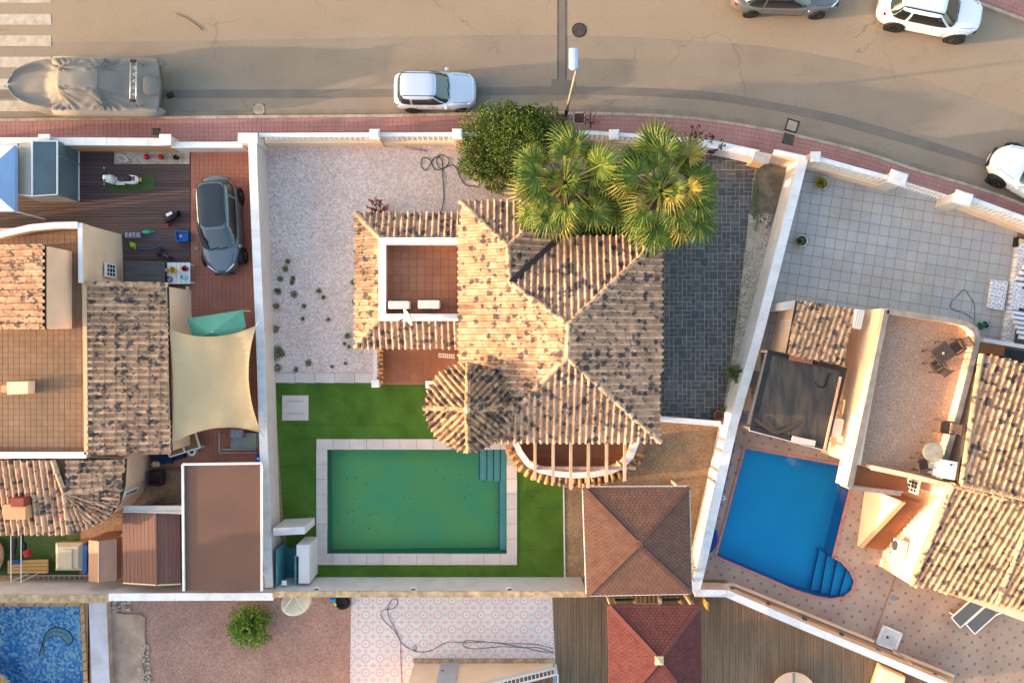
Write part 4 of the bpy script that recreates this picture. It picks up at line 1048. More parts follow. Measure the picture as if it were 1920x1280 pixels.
# brown pavilion
def hip_roof(t, corners, apex, mat, courses, capmat, trim, name='roof_slope', sh=.185):
    n = len(corners)
    for i in range(n):
        a, b = corners[i], corners[(i + 1) % n]; mb = MB()
        nrm = (b - a).cross(apex - a).normalized()
        if nrm.z < 0: nrm = -nrm
        for k in range(courses):
            t0, t1 = k / courses, min(.995, (k + 1.1) / courses)
            p, q = a.lerp(apex, t0), b.lerp(apex, t0); r, s_ = b.lerp(apex, t1), a.lerp(apex, t1)
            L = (q - p).length; m = max(1, int(L / sh)); off = 0.0
            cuts = [0.0] + [min(1, max(0, (j + random.uniform(-.03, .03)) / m)) for j in range(1 if off == 0 else 0, m)] + [1.0]
            cuts = sorted(set(round(c_, 4) for c_ in cuts))
            for c0, c1_ in zip(cuts[:-1], cuts[1:]):
                if c1_ - c0 < .003: continue
                e = .008 / max(L, .1); up = nrm * (.028 + random.uniform(-.004, .005))
                v = [p.lerp(q, c0 + e), p.lerp(q, c1_ - e), s_.lerp(r, c1_ - e), s_.lerp(r, c0 + e)]
                mb.add([v[0] + up, v[1] + up, v[2] + nrm * .002, v[3] + nrm * .002, v[0] - nrm * .004, v[1] - nrm * .004], [[0, 1, 2, 3], [4, 5, 1, 0]])
        o = mb.build('roof_shingles', mat, t, kind='stuff')
        mb = MB(); mb.poly([a - nrm * .01, b - nrm * .01, apex - nrm * .01]); mb.poly([a - nrm * .06, apex - nrm * .06, b - nrm * .06]); mb.build('roof_slope', MATS['shingle_gap'], t)
        mb = MB(); m = max(3, int((apex - a).length / .22)); 
        for j in range(m):
            p, q = a.lerp(apex, j / m), a.lerp(apex, (j + 1.0) / m); mb.bar(p + Vector((0, 0, .05)), q + Vector((0, 0, .035)), .17, .014)
        mb.build('hip_shingles', capmat, t, kind='stuff')
        if trim:
            mb = MB(); mb.bar(a - Vector((0, 0, .05)), b - Vector((0, 0, .05)), .07, .12); mb.build('fascia', trim, t)
M('shingle_gap', (74, 48, 42)); M('shingle_brown', (122, 88, 74), (108, 78, 68), 3.0, 4, grain=.18, gs=26, tone=.05, rough=.92, bump=.4)
M('shingle_cap', (116, 80, 68), (102, 70, 60), 3.0, 4, grain=.15)
pvn = thing('brown_pavilion', 'square garden pavilion with brown shingle pyramid roof and white trim', 'gazebo', P(1180, 1000, YG))
ap = P(1197, 1020, 3.25)
cn = [P(1093, 913, 2.45), P(1100, 1116, 2.45), P(1297, 1112, 2.45), P(1292, 912, 2.45)]
hip_roof(pvn, cn, ap, MATS['shingle_brown'], 20, MATS['shingle_cap'], MATS['frame_white'])
mb = MB(); mb.box(ap + Vector((0, 0, .0)), (.28, .28, .06), .78); mb.build('roof_cap', MATS['shingle_cap'], pvn)
for c in cn:
    q = c.lerp(ap, .09); mb = MB(); mb.box((q.x, q.y, 1.27), (.14, .14, 2.25)); mb.build('post', MATS['wood_pale'], pvn)
# hose, rod and other small things in the gravel yard
M('hose_green', (40, 74, 58), (52, 90, 70), 3, 3, rough=.5)
def hose(name, label, pts, r, mat, z=YG + .03, cat='hose'):
    mb = MB(); q = smooth_line(PP(pts, z), 6)
    for i, p in enumerate(q): p.z = z + .02 * math.sin(i * .7)
    mb.tube(q, r, 6); o = mb.build(name, mat, smooth=True); return tag(o, label, cat)
hose('garden_hose', 'dark green hose looped on the white gravel beside the big bush',
     [(828, 396), (832, 370), (830, 330), (828, 300), (815, 295), (800, 318), (790, 312), (792, 296), (806, 300), (816, 318), (834, 314), (842, 300), (828, 290), (818, 300), (826, 316), (846, 310), (856, 316), (864, 336), (876, 348), (898, 350)], .02, MATS['hose_green'])
mb = MB(); mb.tube([P(757, 277, .2), P(800, 283, .2)], .025, 8); tag(mb.build('metal_rod', MATS['steel'], smooth=True), 'pale metal rod lying on gravel below the front balustrade', 'rod')
po = thing('plant_pot', 'empty terracotta pot at the lower corner of the slate driveway', 'plant pot', P(1344, 777, YG))
def pot(t, c, r, h, mat, soil):
    mb = MB(); mb.lathe([(r * .7, 0), (r, h), (r * 1.08, h), (r * 1.08, h - .05), (r * .96, h - .05), (r * .9, h - .06)][:3] + [(r * .86, h), (r * .84, h - .08)], c, 16); mb.build('pot', mat, t, smooth=False)
    mb = MB(); mb.lathe([(r * .83, h - .09), (r * .83, h - .07)], c, 14); mb.build('soil', soil, t)
pot(po, P(1344, 777, YG), .22, .3, MATS['drive_tile'], MATS['pit_soil'])
def inset(q, f): c = sum(q, Vector()) / len(q); return [p.lerp(c, f) for p in q]
# ============================================================ LEFT NEIGHBOUR
ROOF_L = roof_material('roof_tile_left', (206, 168, 138), (188, 144, 114), (68, 65, 70))
lh = thing('terraced_house', 'flat topped house with brown roof terrace and mottled tile lean-to roofs', 'house', P(40, 640, YG))
LW = -420        # the house runs on beyond the left edge of the picture
mb = MB(); mb.prism(PP([(LW, 428), (70, 424), (149, 418), (153, 530), (158, 852), (LW, 852)], 3.4), YG, 2.95); mb.build('main_wall', MATS['peach'], lh)
tf = sheet('terrace_floor', PP([(LW, 434), (60, 432), (150, 426), (158, 850), (LW, 850)], 2.96), 2.97, MATS['terra_brown_joint'], kind=None, parent=lh)
floor_pieces(tf, PP([(-80, 438), (60, 434), (149, 428), (152, 530), (158, 846), (-80, 846)], 2.985), 2.985, .235, .235, 0, .014, MATS['terra_brown'], 'terrace_tile', key=lambda p: random.random() - (p[0] > -21.6))
parapet(lh, PP([(LW, 460), (0, 440), (58, 427), (100, 423), (146, 422)], 3.4), 2.9, 3.4, .2, MATS['peach'], cap=MATS['white_cap'])
parapet(lh, PP([(150, 418), (151, 530)], 3.4), 2.9, 3.36, .12, MATS['peach'], cap=MATS['frame_white'])
parapet(lh, PP([(158, 531), (161, 852)], 3.25), 2.9, 3.2, .1, MATS['peach'], cap=M('sand_cap', (214, 178, 138)))
parapet(lh, PP([(LW, 853), (161, 853)], 3.25), 2.9, 3.2, .2, MATS['peach'], cap=MATS['white_cap'])
# two-storey east wall facing the wood deck, with its window
window(lh, P(207, 507, 1.5) , .55, .7, math.pi / 2, bars=2)
# stair head on the terrace
sh_ = thing('stair_turret', 'tile roofed stair head standing on the brown roof terrace', 'stair head', P(60, 537, 2.98))
mb = MB(); mb.prism(PP([(-70, 461), (85, 461), (85, 615), (-70, 615)], 4.7), 2.97, 4.35); mb.build('wall', MATS['peach'], sh_)
mb = MB(); q = PP([(74, 461), (85.5, 461), (85.5, 615), (74, 615)], 4.7); mb.prism(q, 4.3, 4.62); mb.build('east_wall_top', MATS['peach'], sh_)
rf = bpy.data.objects.new('roof', None); link(rf); rf.parent = sh_; LOC[rf] = LOC[sh_].copy(); rf.empty_display_size = .2
t3 = TileRoof(rf, ROOF_L, MATS['roof_deck']); s_ = [V(82, 459, 4.78), V(82, 617, 4.78), V(-75, 617, 4.15), V(-75, 459, 4.15)]
t3.slope(s_, down=(-1, 0)); deck('roof_deck', [s_], MATS['roof_deck'], rf); t3.finish(200, key=lambda t: -t[0].x)
# lean-to roofs
rl = bpy.data.objects.new('roof', None); link(rl); rl.parent = lh; rl.location = (0, 0, 2.5); LOC[rl] = LOC[lh] + Vector((0, 0, 2.5)); rl.empty_display_size = .2
tl_ = TileRoof(rl, ROOF_L, MATS['roof_deck'])
s1 = [V(163, 532, 3.15), V(313, 534, 2.55), V(320, 851, 2.55), V(165, 853, 3.15)]
s2 = [V(LW + 300, 862, 3.1), V(100, 862, 3.1), V(122, 925, 2.95), V(131, 998, 2.45), V(LW + 300, 1000, 2.45)]
s3 = [V(125, 862, 3.05), V(234, 860, 2.6), V(231, 912, 2.6), V(123, 922, 3.05)]
tl_.slope(s1, down=(1, 0)); tl_.slope(s2, down=(.0, -1)); tl_.slope(s3, down=(1, 0))
apx = V(122, 922, 3.1); fan = [V(231, 912, 2.6), V(222, 944, 2.55), V(203, 968, 2.5), V(172, 988, 2.48), V(131, 998, 2.45)]
for p, q in zip(fan[:-1], fan[1:]):
    m = (p + q) / 2 - apx; tl_.slope([apx, p, q], down=(m.x, m.y), w=.2)
deck('roof_deck', [s1, s2, s3] + [[apx, p, q] for p, q in zip(fan[:-1], fan[1:])], MATS['roof_deck'], rl)
tl_.caps(V(164, 532, 3.18), V(314, 534, 2.58)); tl_.caps(V(101, 862, 3.12), apx); tl_.caps(fan[-1], apx); tl_.caps(fan[0], apx)
tl_.finish(300, key=lambda t: random.random() - (t[0].x > -22.5))
mb = MB(); mb.prism(PP([(161, 536), (311, 537), (318, 846), (163, 848)], 2.55), YG, 2.5); mb.build('lean_to_wall', MATS['peach'], lh)
mb = MB(); mb.prism(PP([(LW + 300, 850), (120, 850), (228, 858), (225, 915), (215, 944), (198, 965), (168, 983), (130, 992), (LW + 300, 994)], 2.5), YG, 2.42); mb.build('round_wall', MATS['peach'], lh)
mb = MB(); mb.bar(P(352, 537, .2), P(357, 625, .2), .1, .2); mb.build('plinth', MATS['frame_white'], lh)
g = P(236, 935, 1.4); window(lh, g, 1.0, 1.0, math.radians(55), bars=4)
# vent box and small chimneys
vb = thing('vent_box', 'tan rendered vent box on the brown roof terrace', 'chimney', P(28, 728, 2.98))
mb = MB(); mb.prism(PP([(10, 716), (50, 715), (50, 738), (11, 740)], 3.5), 2.98, 3.42); mb.build('casing', MATS['peach'], vb); mb = MB(); mb.prism(PP([(-2, 723), (10, 722), (10, 736), (-2, 736)], 3.4), 3.0, 3.3); mb.build('outlet', MATS['peach_dark'], vb)
ch = thing('chimney', 'squat chimney with red cap on the tiled lean-to roof', 'chimney', P(25, 950, 2.6))
mb = MB(); mb.prism(PP([(4, 946), (46, 946), (46, 974), (4, 974)], 3.2), 2.4, 3.15); mb.build('stack', MATS['peach_dark'], ch)
mb = MB(); mb.prism(PP([(20, 934), (44, 934), (44, 950), (20, 950)], 3.3), 2.8, 3.3); mb.build('red_cap', M('red_clay', (150, 70, 56), (130, 60, 50), 3, 3), ch)
# front wall of the left plot
L6 = PP([(-200, 265), (0, 265), (160, 265), (316, 266)], 1.35)
wall_line('front_wall', 'low white front wall with brown inner face behind the dark wood deck', 'garden wall', [Vector((p.x, p.y)) for p in L6], .13, 1.2, .28, MATS['peach_dark'], MATS['white_cap'], seg=1.0)
for x, lab in ((83, 'over the grey shed'), (310, 'beside the gravel bed')):
    t = thing('gate_post', 'square white post on the left front wall ' + lab, 'post', P(x, 262, .13), group='white posts on the left front wall')
    c = P(x, 262, 1.5); mb = MB(); mb.box((c.x, c.y, .8), (.42, .38, 1.35)); mb.build('shaft', MATS['cream_wall'], t); mb = MB(); mb.box((c.x, c.y, 1.5), (.5, .46, .06)); mb.build('cap', MATS['white_cap'], t)
dg = thing('sliding_gate', 'white sliding gate closing the terracotta driveway', 'gate', P(390, 280, .13))
mb = MB(); a, b = P(322, 272, 1.1), P(455, 272, 1.1); mb.bar(a - Vector((0, 0, .5)), b - Vector((0, 0, .5)), .16, .95); mb.build('gate_leaf', MATS['white_wall'], dg)
mb = MB(); mb.bar(a, b, .26, .08); mb.build('top_bar', MATS['white_cap'], dg)
gp = thing('gate_post', 'tall white post where the driveway gate meets the boundary wall', 'post', P(462, 258, .13))
c = P(463, 258, 1.7); mb = MB(); mb.box((c.x, c.y, .85), (.75, .36, 1.45)); mb.build('shaft', MATS['white_wall'], gp); mb = MB(); mb.box((c.x, c.y, 1.6), (.85, .44, .06)); mb.build('cap', MATS['white_cap'], gp)
# rear wall of the left plot
L7 = PP([(-200, 1122), (204, 1122)], 2.0); L8 = PP([(205, 1119), (511, 1118)], 2.1)
wall_line('rear_wall', 'pale rear wall with rough stone coping above the speckled pool', 'garden wall', [Vector((p.x, p.y)) for p in L7], YG, 1.85, .3, MATS['white_wall'], MATS['stone_cap'], seg=.7)
wall_line('rear_wall', 'white rear wall with smooth white cap above the brown gravel', 'garden wall', [Vector((p.x, p.y)) for p in L8], YG, 1.95, .26, MATS['white_wall'], MATS['white_cap'], seg=1.5)
# blue canopy
M('blue_cloth', (150, 180, 220), (136, 168, 210), 1.0, 3, rough=.7); M('white_cloth', (224, 226, 232), rough=.7)
cn_ = thing('canopy', 'pale blue pop-up canopy at the left edge of the wood deck', 'canopy', P(-40, 335, YG))
cc = [P(27, 273, 2.2), P(27, 396, 2.2), P(-110, 396, 2.2), P(-110, 273, 2.2)]; ap_ = P(-42, 335, 3.0)
for i in range(4):
    mb = MB(); mb.loft([[cc[i], cc[(i + 1) % 4], ap_], [cc[i] - Vector((0, 0, .02)), cc[(i + 1) % 4] - Vector((0, 0, .02)), ap_ - Vector((0, 0, .02))]]); mb.build('cloth_panel', [MATS['blue_cloth'], MATS['white_cloth'], MATS['blue_cloth'], MATS['white_cloth']][i], cn_)
    mb = MB(); mb.bar(cc[i] - Vector((0, 0, .1)), cc[(i + 1) % 4] - Vector((0, 0, .1)), .02, .2); mb.build('valance', MATS['blue_cloth'], cn_)
    mb = MB(); mb.box((cc[i].x, cc[i].y, 1.1), (.05, .05, 1.9)); mb.build('pole', MATS['frame_white'], cn_)
# grey glazed shed
M('shed_grey', (92, 108, 116), (84, 98, 106), 1, 3, rough=.35, spec=.5); M('shed_grey_lit', (150, 150, 142), rough=.5)
gs_ = thing('garden_shed', 'grey metal garden shed with white trim and pitched roof', 'shed', P(90, 320, YG))
e0, e1 = 1.75, 2.05
r0, r1 = V(61, 265, e1), V(61, 368, e1)
qa, qb, qc, qd = V(33, 268, e0), V(33, 365, e0), V(108, 365, e0), V(108, 265, e0)
for nm, poly, mt in (('roof_panel', [qa, qb, r1, r0], 'shed_grey_lit'), ('roof_panel', [r0, r1, qc, qd], 'shed_grey')):  # left roof panel is painted paler for the sunlight falling on it
    mb = MB(); mb.loft([[p - Vector((0, 0, .03)) for p in poly], poly]); mb.build(nm, MATS[mt], gs_)
mb = MB(); mb.prism([Vector((p.x, p.y)) for p in (qa, qb, qc, qd)], YG, e0 - .03); mb.build('wall', MATS['shed_grey'], gs_)
for a, b in ((r0, r1), (qc, qd), (qb, r1), (r1, qc), (qa, r0), (r0, qd), (qa, qb)):
    mb = MB(); mb.bar(a + Vector((0, 0, .02)), b + Vector((0, 0, .02)), .05, .05); mb.build('trim', MATS['frame_white'], gs_)
ex = qc.x
for y in (qc.y, qd.y, qd.y - .62):
    mb = MB(); mb.box((ex + .012, y, .95), (.03, .05, 1.55)); mb.build('corner_post', MATS['steel'], gs_)
mb = MB(); mb.box((ex + .012, (qc.y + qd.y) / 2, YG + .08), (.03, qd.y - qc.y, .06)); mb.build('sill', MATS['frame_white'], gs_)
mb = MB(); mb.box(((qb.x + qc.x) / 2, qb.y - .012, .95), (qc.x - qb.x, .02, 1.5)); mb.build('end_panel', M('shed_light', (150, 156, 162), rough=.4), gs_)
# gravel bed with lamps
gb = sheet('white_gravel_bed', PP([(215, 284), (356, 284), (356, 308), (215, 308)], YG), YG + .035, MATS['pebble'])
M('red_lamp', (176, 24, 32), rough=.4); M('black', (26, 26, 30), rough=.6); M('grey_plastic', (120, 122, 124), rough=.5)
for x, lab in ((278, 'nearer the leaf shaped slab'), (305, 'nearer the dark pot')):
    t = thing('garden_lamp', 'red ball lamp in the white gravel bed, ' + lab, 'garden lamp', P(x, 297, YG), group='red ball lamps in the gravel bed')
    c = P(x, 296, YG + .03); mb = MB(); mb.ball(c + Vector((0, 0, .16)), .13, 14, 9); mb.build('globe', MATS['red_lamp'], t, smooth=True); mb = MB(); mb.lathe([(.07, 0), (.06, .06)], c, 10); mb.build('base', MATS['black'], t)
t = thing('plant_pot', 'small dark pot at the right end of the white gravel bed', 'plant pot', P(333, 297, YG)); pot(t, P(333, 297, YG + .03), .11, .2, MATS['black'], MATS['pit_soil'])
t = thing('stone_slab', 'leaf shaped pale stone lying on the white gravel bed', 'stone slab', P(229, 297, YG))
mb = MB(); mb.prism([P(x, y, .2) for x, y in [(217, 291), (226, 288), (236, 292), (243, 302), (235, 305), (224, 303)]], YG + .03, YG + .09); mb.build('slab', MATS['coping'], t)
mb = MB(); mb.prism([P(x, y, .2) for x, y in [(222, 294), (227, 292.5), (233, 295), (237, 301), (231, 302), (225, 300)]], YG + .09, YG + .1); mb.build('slab_relief', MATS['pebble'], t)
# scooter on a mat
tag((lambda mb: (mb.prism(PP([(205, 332), (290, 329), (291, 356), (206, 359)], YG), YG + .02, YG + .04), mb.build('grass_mat', MATS['turf2']))[1])(MB()), 'green grass mat under the white scooter', 'mat')
sc_ = thing('scooter', 'white motor scooter parked on a green mat on the wood deck', 'scooter', P(238, 342, YG + .04), math.pi)
M('white_paint', (226, 226, 224), rough=.3, coat=.5); M('seat_black', (34, 34, 40), rough=.6); M('chrome', (180, 180, 180), metal=.9, rough=.2); M('tyre', (28, 28, 30), rough=.9); M('yellow', (220, 176, 30), rough=.5); M('decal', (150, 40, 60))
def lofty(prof, n=10):           # stations (x, half width, z0, z1)
    rings = []
    for x, w, z0, z1 in prof:
        rings.append([Vector((x, w * math.copysign(abs(math.cos(6.2832 * k / n)) ** .7, math.cos(6.2832 * k / n)), (z0 + z1) / 2 + (z1 - z0) / 2 * math.copysign(abs(math.sin(6.2832 * k / n)) ** .7, math.sin(6.2832 * k / n)))) for k in range(n)])
    return rings
mb = MB(); mb.loft(lofty([(-.82, .06, .5, .62), (-.74, .17, .4, .72), (-.55, .21, .3, .76), (-.3, .19, .3, .74), (-.12, .13, .3, .66), (0, .1, .22, .4)])); mb.build('rear_body', MATS['white_paint'], sc_, smooth=True, local=True)
mb = MB(); mb.loft(lofty([(-.62, .1, .76, .82), (-.5, .14, .74, .86), (-.1, .13, .72, .84), (.02, .09, .70, .78)])); mb.build('seat', MATS['seat_black'], sc_, smooth=True, local=True)
mb = MB(); mb.box((.15, 0, .26), (.4, .34, .05)); mb.build('footboard', MATS['white_paint'], sc_, local=True)
mb = MB(); mb.loft(lofty([(.32, .2, .28, .8), (.38, .2, .3, .9), (.44, .14, .5, .95), (.48, .06, .7, .97)])); mb.build('leg_shield', MATS['white_paint'], sc_, smooth=True, local=True)
mb = MB(); mb.loft(lofty([(.46, .05, .3, .45), (.6, .11, .28, .52), (.78, .08, .3, .46), (.86, .03, .3, .4)])); mb.build('front_fender', MATS['white_paint'], sc_, smooth=True, local=True)
mb = MB(); mb.tube([(.36, -.36, 1.02), (.42, -.12, 1.05), (.42, .12, 1.05), (.36, .36, 1.02)], .025, 8); mb.build('handlebar', MATS['black'], sc_, local=True)
mb = MB(); mb.loft(lofty([(.36, .1, .96, 1.06), (.44, .12, .94, 1.1), (.52, .07, .96, 1.06)])); mb.build('headset', MATS['white_paint'], sc_, smooth=True, local=True)
for x in (-.55, .64):
    mb = MB(); mb.lathe([(.0005, -.05), (.2, -.05), (.25, -.02), (.25, .02), (.2, .05), (.0005, .05)], (x, 0, .25), 18, M=Matrix.Rotation(math.pi / 2, 3, 'X')); mb.build('wheel', MATS['tyre'], sc_, local=True)
mb = MB(); mb.box((-.7, 0, .765), (.1, .2, .012)); mb.build('emblem', MATS['decal'], sc_, local=True)
mb = MB(); mb.box((-.88, 0, .5), (.06, .16, .08)); mb.build('tail_light', MATS['yellow'], sc_, local=True)
for s_ in (-1, 1):
    mb = MB(); mb.tube([(.4, s_ * .25, 1.05), (.34, s_ * .34, 1.2)], .01, 6); mb.ball((.34, s_ * .35, 1.22), .05, 8, 6, (.4, 1, .7)); mb.build('mirror', MATS['chrome'], sc_, local=True)
# small things on the wood deck
M('blue_crate', (24, 92, 170), (18, 78, 150), 2, 3, rough=.45)
bx = thing('storage_crate', 'blue plastic crate on the edge of the wood deck by the car', 'crate', P(340, 442, YG))
o4 = PP([(327, 432), (352, 433), (352, 452), (329, 453)], .5); i4 = PP([(329.5, 434.5), (349.5, 435.5), (349.5, 449.5), (331.5, 450.5)], .5)
for k in range(4):
    mb = MB(); mb.prism([o4[k], o4[(k + 1) % 4], i4[(k + 1) % 4], i4[k]], YG + .02, .48); mb.build('side', MATS['blue_crate'], bx)
mb = MB(); mb.prism(i4, YG + .02, .4); mb.build('lid', MATS['blue_crate'], bx); mb = MB(); mb.lathe([(.07, 0), (.07, .01)], P(337, 442, .5) * 1 + Vector((0, 0, -.1)), 10); mb.build('emblem', MATS['steel'], bx)
tb = thing('toy_ride_on', 'black and white toy ride-on with red wheel on the wood deck', 'toy', P(325, 410, YG), .5)
mb = MB(); mb.loft(lofty([(-.34, .1, .12, .25), (-.2, .17, .12, .34), (.1, .15, .12, .3), (.3, .1, .12, .36), (.36, .05, .2, .34)])); mb.build('body', MATS['black'], tb, smooth=True, local=True)
mb = MB(); mb.box((.05, .14, .34), (.28, .12, .08)); mb.build('pad', MATS['frame_white'], tb, local=True)
mb = MB(); mb.tube([(.28, -.2, .42), (.3, 0, .48), (.28, .2, .42)], .02, 6); mb.build('handlebar', MATS['black'], tb, local=True)
for x, y, m_ in ((-.28, -.18, 'red_lamp'), (-.26, .18, 'black'), (.3, 0, 'black'), (.34, .12, 'black')):
    mb = MB(); mb.lathe([(.0005, -.03), (.1, -.03), (.1, .03), (.0005, .03)], (x, y, .1), 12, M=Matrix.Rotation(math.pi / 2, 3, 'X')); mb.build('wheel', MATS[m_], tb, local=True)
t2_ = thing('toy_tricycle', 'grey toy tricycle lying between the blue crate and the grey bench top', 'toy', P(312, 478, YG), -.5)
mb = MB(); mb.tube([(-.25, 0, .2), (0, 0, .3), (.22, 0, .28)], .03, 6); mb.build('frame', MATS['grey_plastic'], t2_, local=True)
mb = MB(); mb.box((-.1, 0, .33), (.2, .14, .05)); mb.build('saddle', MATS['black'], t2_, local=True)
mb = MB(); mb.tube([(.2, -.18, .42), (.22, 0, .46), (.2, .18, .42)], .018, 6); mb.build('handlebar', MATS['black'], t2_, local=True)
for x, y in ((-.25, -.15), (-.25, .15), (.26, 0)):
    mb = MB(); mb.lathe([(.0005, -.025), (.12, -.025), (.12, .025), (.0005, .025)], (x, y, .12), 12, M=Matrix.Rotation(math.pi / 2, 3, 'X')); mb.build('wheel', MATS['black'], t2_, local=True)
M('lime', (170, 200, 30), rough=.5); M('mint', (30, 160, 120), rough=.5); M('lilac', (170, 160, 180), (120, 110, 130), 14, 2)
t = thing('watering_can', 'lime green watering can against the tan house wall', 'watering can', P(252, 460, YG), -.9)
mb = MB(); mb.lathe([(.1, 0), (.11, .2), (.08, .24), (.07, .2)], (0, 0, 0), 12); mb.build('body', MATS['lime'], t, local=True); mb = MB(); mb.tube([(.1, 0, .08), (.25, 0, .26)], [.03, .02], 8); mb.build('spout', MATS['lime'], t, local=True); mb = MB(); mb.tube([(-.1, 0, .06), (-.18, 0, .18), (-.06, 0, .25)], .015, 6); mb.build('handle', MATS['lime'], t, local=True)
t = thing('toy_boat', 'mint green toy tub on the wood deck at the end of the blue hose', 'toy', P(277, 436, YG))
mb = MB(); mb.loft(lofty([(-.18, .05, .03, .12), (-.1, .1, 0, .15), (.1, .1, 0, .15), (.18, .05, .03, .13)])); mb.build('tub', MATS['mint'], t, smooth=True, local=True); mb = MB(); mb.tube([(.16, 0, .1), (.34, .02, .08)], .03, 6); mb.build('nozzle', MATS['mint'], t, local=True)
t = thing('cushion_rack', 'lilac speckled cushions stacked in front of the tan wall', 'cushions', P(248, 440, YG))
for i in range(4):
    mb = MB(); c = P(238 + i * 7, 441, .3); mb.loft([[c + Vector((sx * .075, sy * .12, -.14)) for sx, sy in ((-1, -1), (1, -1), (1, 1), (-1, 1))], [c + Vector((sx * .08, sy * .13, 0)) for sx, sy in ((-1, -1), (1, -1), (1, 1), (-1, 1))], [c + Vector((sx * .05, sy * .1, .07)) for sx, sy in ((-1, -1), (1, -1), (1, 1), (-1, 1))]]); mb.build('cushion', MATS['lilac'], t)
hose('garden_hose', 'blue hose curling from the mint toy back to the tan house wall', [(280, 441), (293, 443), (301, 452), (297, 463), (280, 467), (262, 467), (252, 470)], .025, M('hose_blue', (60, 90, 150), rough=.5))
bn = thing('bench', 'grey slatted bench top beside the outdoor grill corner', 'bench', P(265, 508, YG))
a, b = P(233, 490, .95), P(308, 528, .95)
M('dark_slat', (92, 88, 88), (80, 76, 76), 2, 3, grain=.12, gs=14, stretch=(.3, 6, 1))
for i in range(7):
    y = lerp(a.y, b.y, (i + .5) / 7); mb = MB(); mb.box(((a.x + b.x) / 2, y, .9), (b.x - a.x, abs(b.y - a.y) / 7 - .012, .05)); mb.build('slat', MATS['dark_slat'], bn)
for x in (a.x + .1, b.x - .1):
    for y in (a.y - .1, b.y + .1): mb = MB(); mb.box((x, y, .52), (.08, .08, .72)); mb.build('leg', MATS['dark_slat'], bn)
gl = thing('garden_table', 'white garden table crowded with toys and bottles beside the bench', 'table', P(335, 512, YG))
a, b = P(312, 492, .8), P(356, 532, .8)
for i in range(5):
    x = lerp(a.x, b.x, (i + .5) / 5); mb = MB(); mb.box((x, (a.y + b.y) / 2, .74), (abs(b.x - a.x) / 5 - .02, abs(a.y - b.y), .04)); mb.build('slat', MATS['frame_white'], gl)
for x in (a.x + .08, b.x - .08):
    for y in (a.y - .08, b.y + .08): mb = MB(); mb.box((x, y, .44), (.06, .06, .56)); mb.build('leg', MATS['frame_white'], gl)
M('bottle_blue', (150, 190, 210), rough=.2)
for nm, lab, px, py, prof, mt, cat in (
    ('bucket', 'yellow bucket lying on the white garden table', 327, 507, [(.12, 0), (.15, .26), (.14, .26), (.1, .03)], 'yellow', 'bucket'),
    ('bucket', 'red bucket on the right of the white garden table', 349, 504, [(.1, 0), (.13, .22), (.12, .22), (.09, .03)], 'red_lamp', 'bucket'),
    ('water_bottle', 'pale blue water bottle on the white garden table', 348, 520, [(.11, 0), (.12, .3), (.05, .38), (.04, .42)], 'bottle_blue', 'bottle'),
    ('jar', 'silver jar on the left of the white garden table', 315, 507, [(.08, 0), (.09, .16), (.06, .2), (.05, .2)], 'steel', 'jar'),
    ('cooking_pot', 'dark cooking pot at the lower corner of the white garden table', 318, 524, [(.12, 0), (.14, .14), (.13, .14), (.11, .02)], 'black', 'pot')):
    c = P(px, py, .8); t = thing(nm, lab, cat, (c.x, c.y, .762)); mb = MB(); mb.lathe(prof, (c.x, c.y, .762), 14); mb.build('body', MATS[mt], t)
    mb = MB()
    if nm == 'bucket': mb.tube([(c.x - .12, c.y, 1.0), (c.x, c.y + .1, 1.03), (c.x + .12, c.y, 1.0)], .008, 5); mb.build('handle', MATS['steel'], t)
    else: mb.lathe([(prof[-1][0] + .01, 0), (prof[-1][0] + .005, .03)], (c.x, c.y, .762 + prof[-1][1]), 10); mb.build('lid', MATS['steel' if nm != 'water_bottle' else 'blue_crate'], t)
# teal parasol, shade sail
M('teal_cloth', (98, 160, 138), (88, 150, 128), 1, 3, rough=.75, grain=.04, gs=60)
um = thing('parasol', 'folded open teal green parasol beside the beige shade sail', 'parasol', P(405, 612, YG))
top = P(398, 622, 2.35); q = [P(350, 597, 2.05), P(455, 581, 2.05), P(461, 612, 2.0), P(440, 640, 2.0), P(365, 640, 2.0)]
for i in range(5):
    mb = MB(); mb.loft([[q[i], q[(i + 1) % 5], top], [q[i] - Vector((0, 0, .015)), q[(i + 1) % 5] - Vector((0, 0, .015)), top - Vector((0, 0, .015))]]); mb.build('cloth_panel', MATS['teal_cloth'], um)
mb = MB(); mb.tube([(top.x, top.y, YG), top], .025, 8); mb.build('pole', MATS['frame_white'], um); mb = MB(); mb.tube([P(453, 582, 2.0), P(469, 583, 1.6)], .012, 6); mb.build('guy_rope', MATS['frame_white'], um)
def sail_fn(nt, geo, col):
    s = scaled(nt, geo, (22, 22, 0)); w = nt.nodes.new('ShaderNodeTexChecker'); w.inputs['Scale'].default_value = 1; nt.links.new(s, w.inputs[0])
    return mix_node(nt, mathn(nt, 'MULTIPLY', w.outputs[1], .08), col, lin((160, 136, 100)))
M('sail_cloth', (190, 168, 134), (180, 156, 122), .6, 3, rough=.85, fn=sail_fn, grain=.04, gs=50)
sl_ = thing('shade_sail', 'large beige shade sail stretched over the driveway by four corners', 'shade sail', P(400, 720, YG))
cs_ = [P(318, 618, 2.55), P(480, 611, 2.35), P(489, 810, 2.3), P(323, 830, 2.5)]
N = 18; g_ = []
sg = [.0, .55, .62, .55]
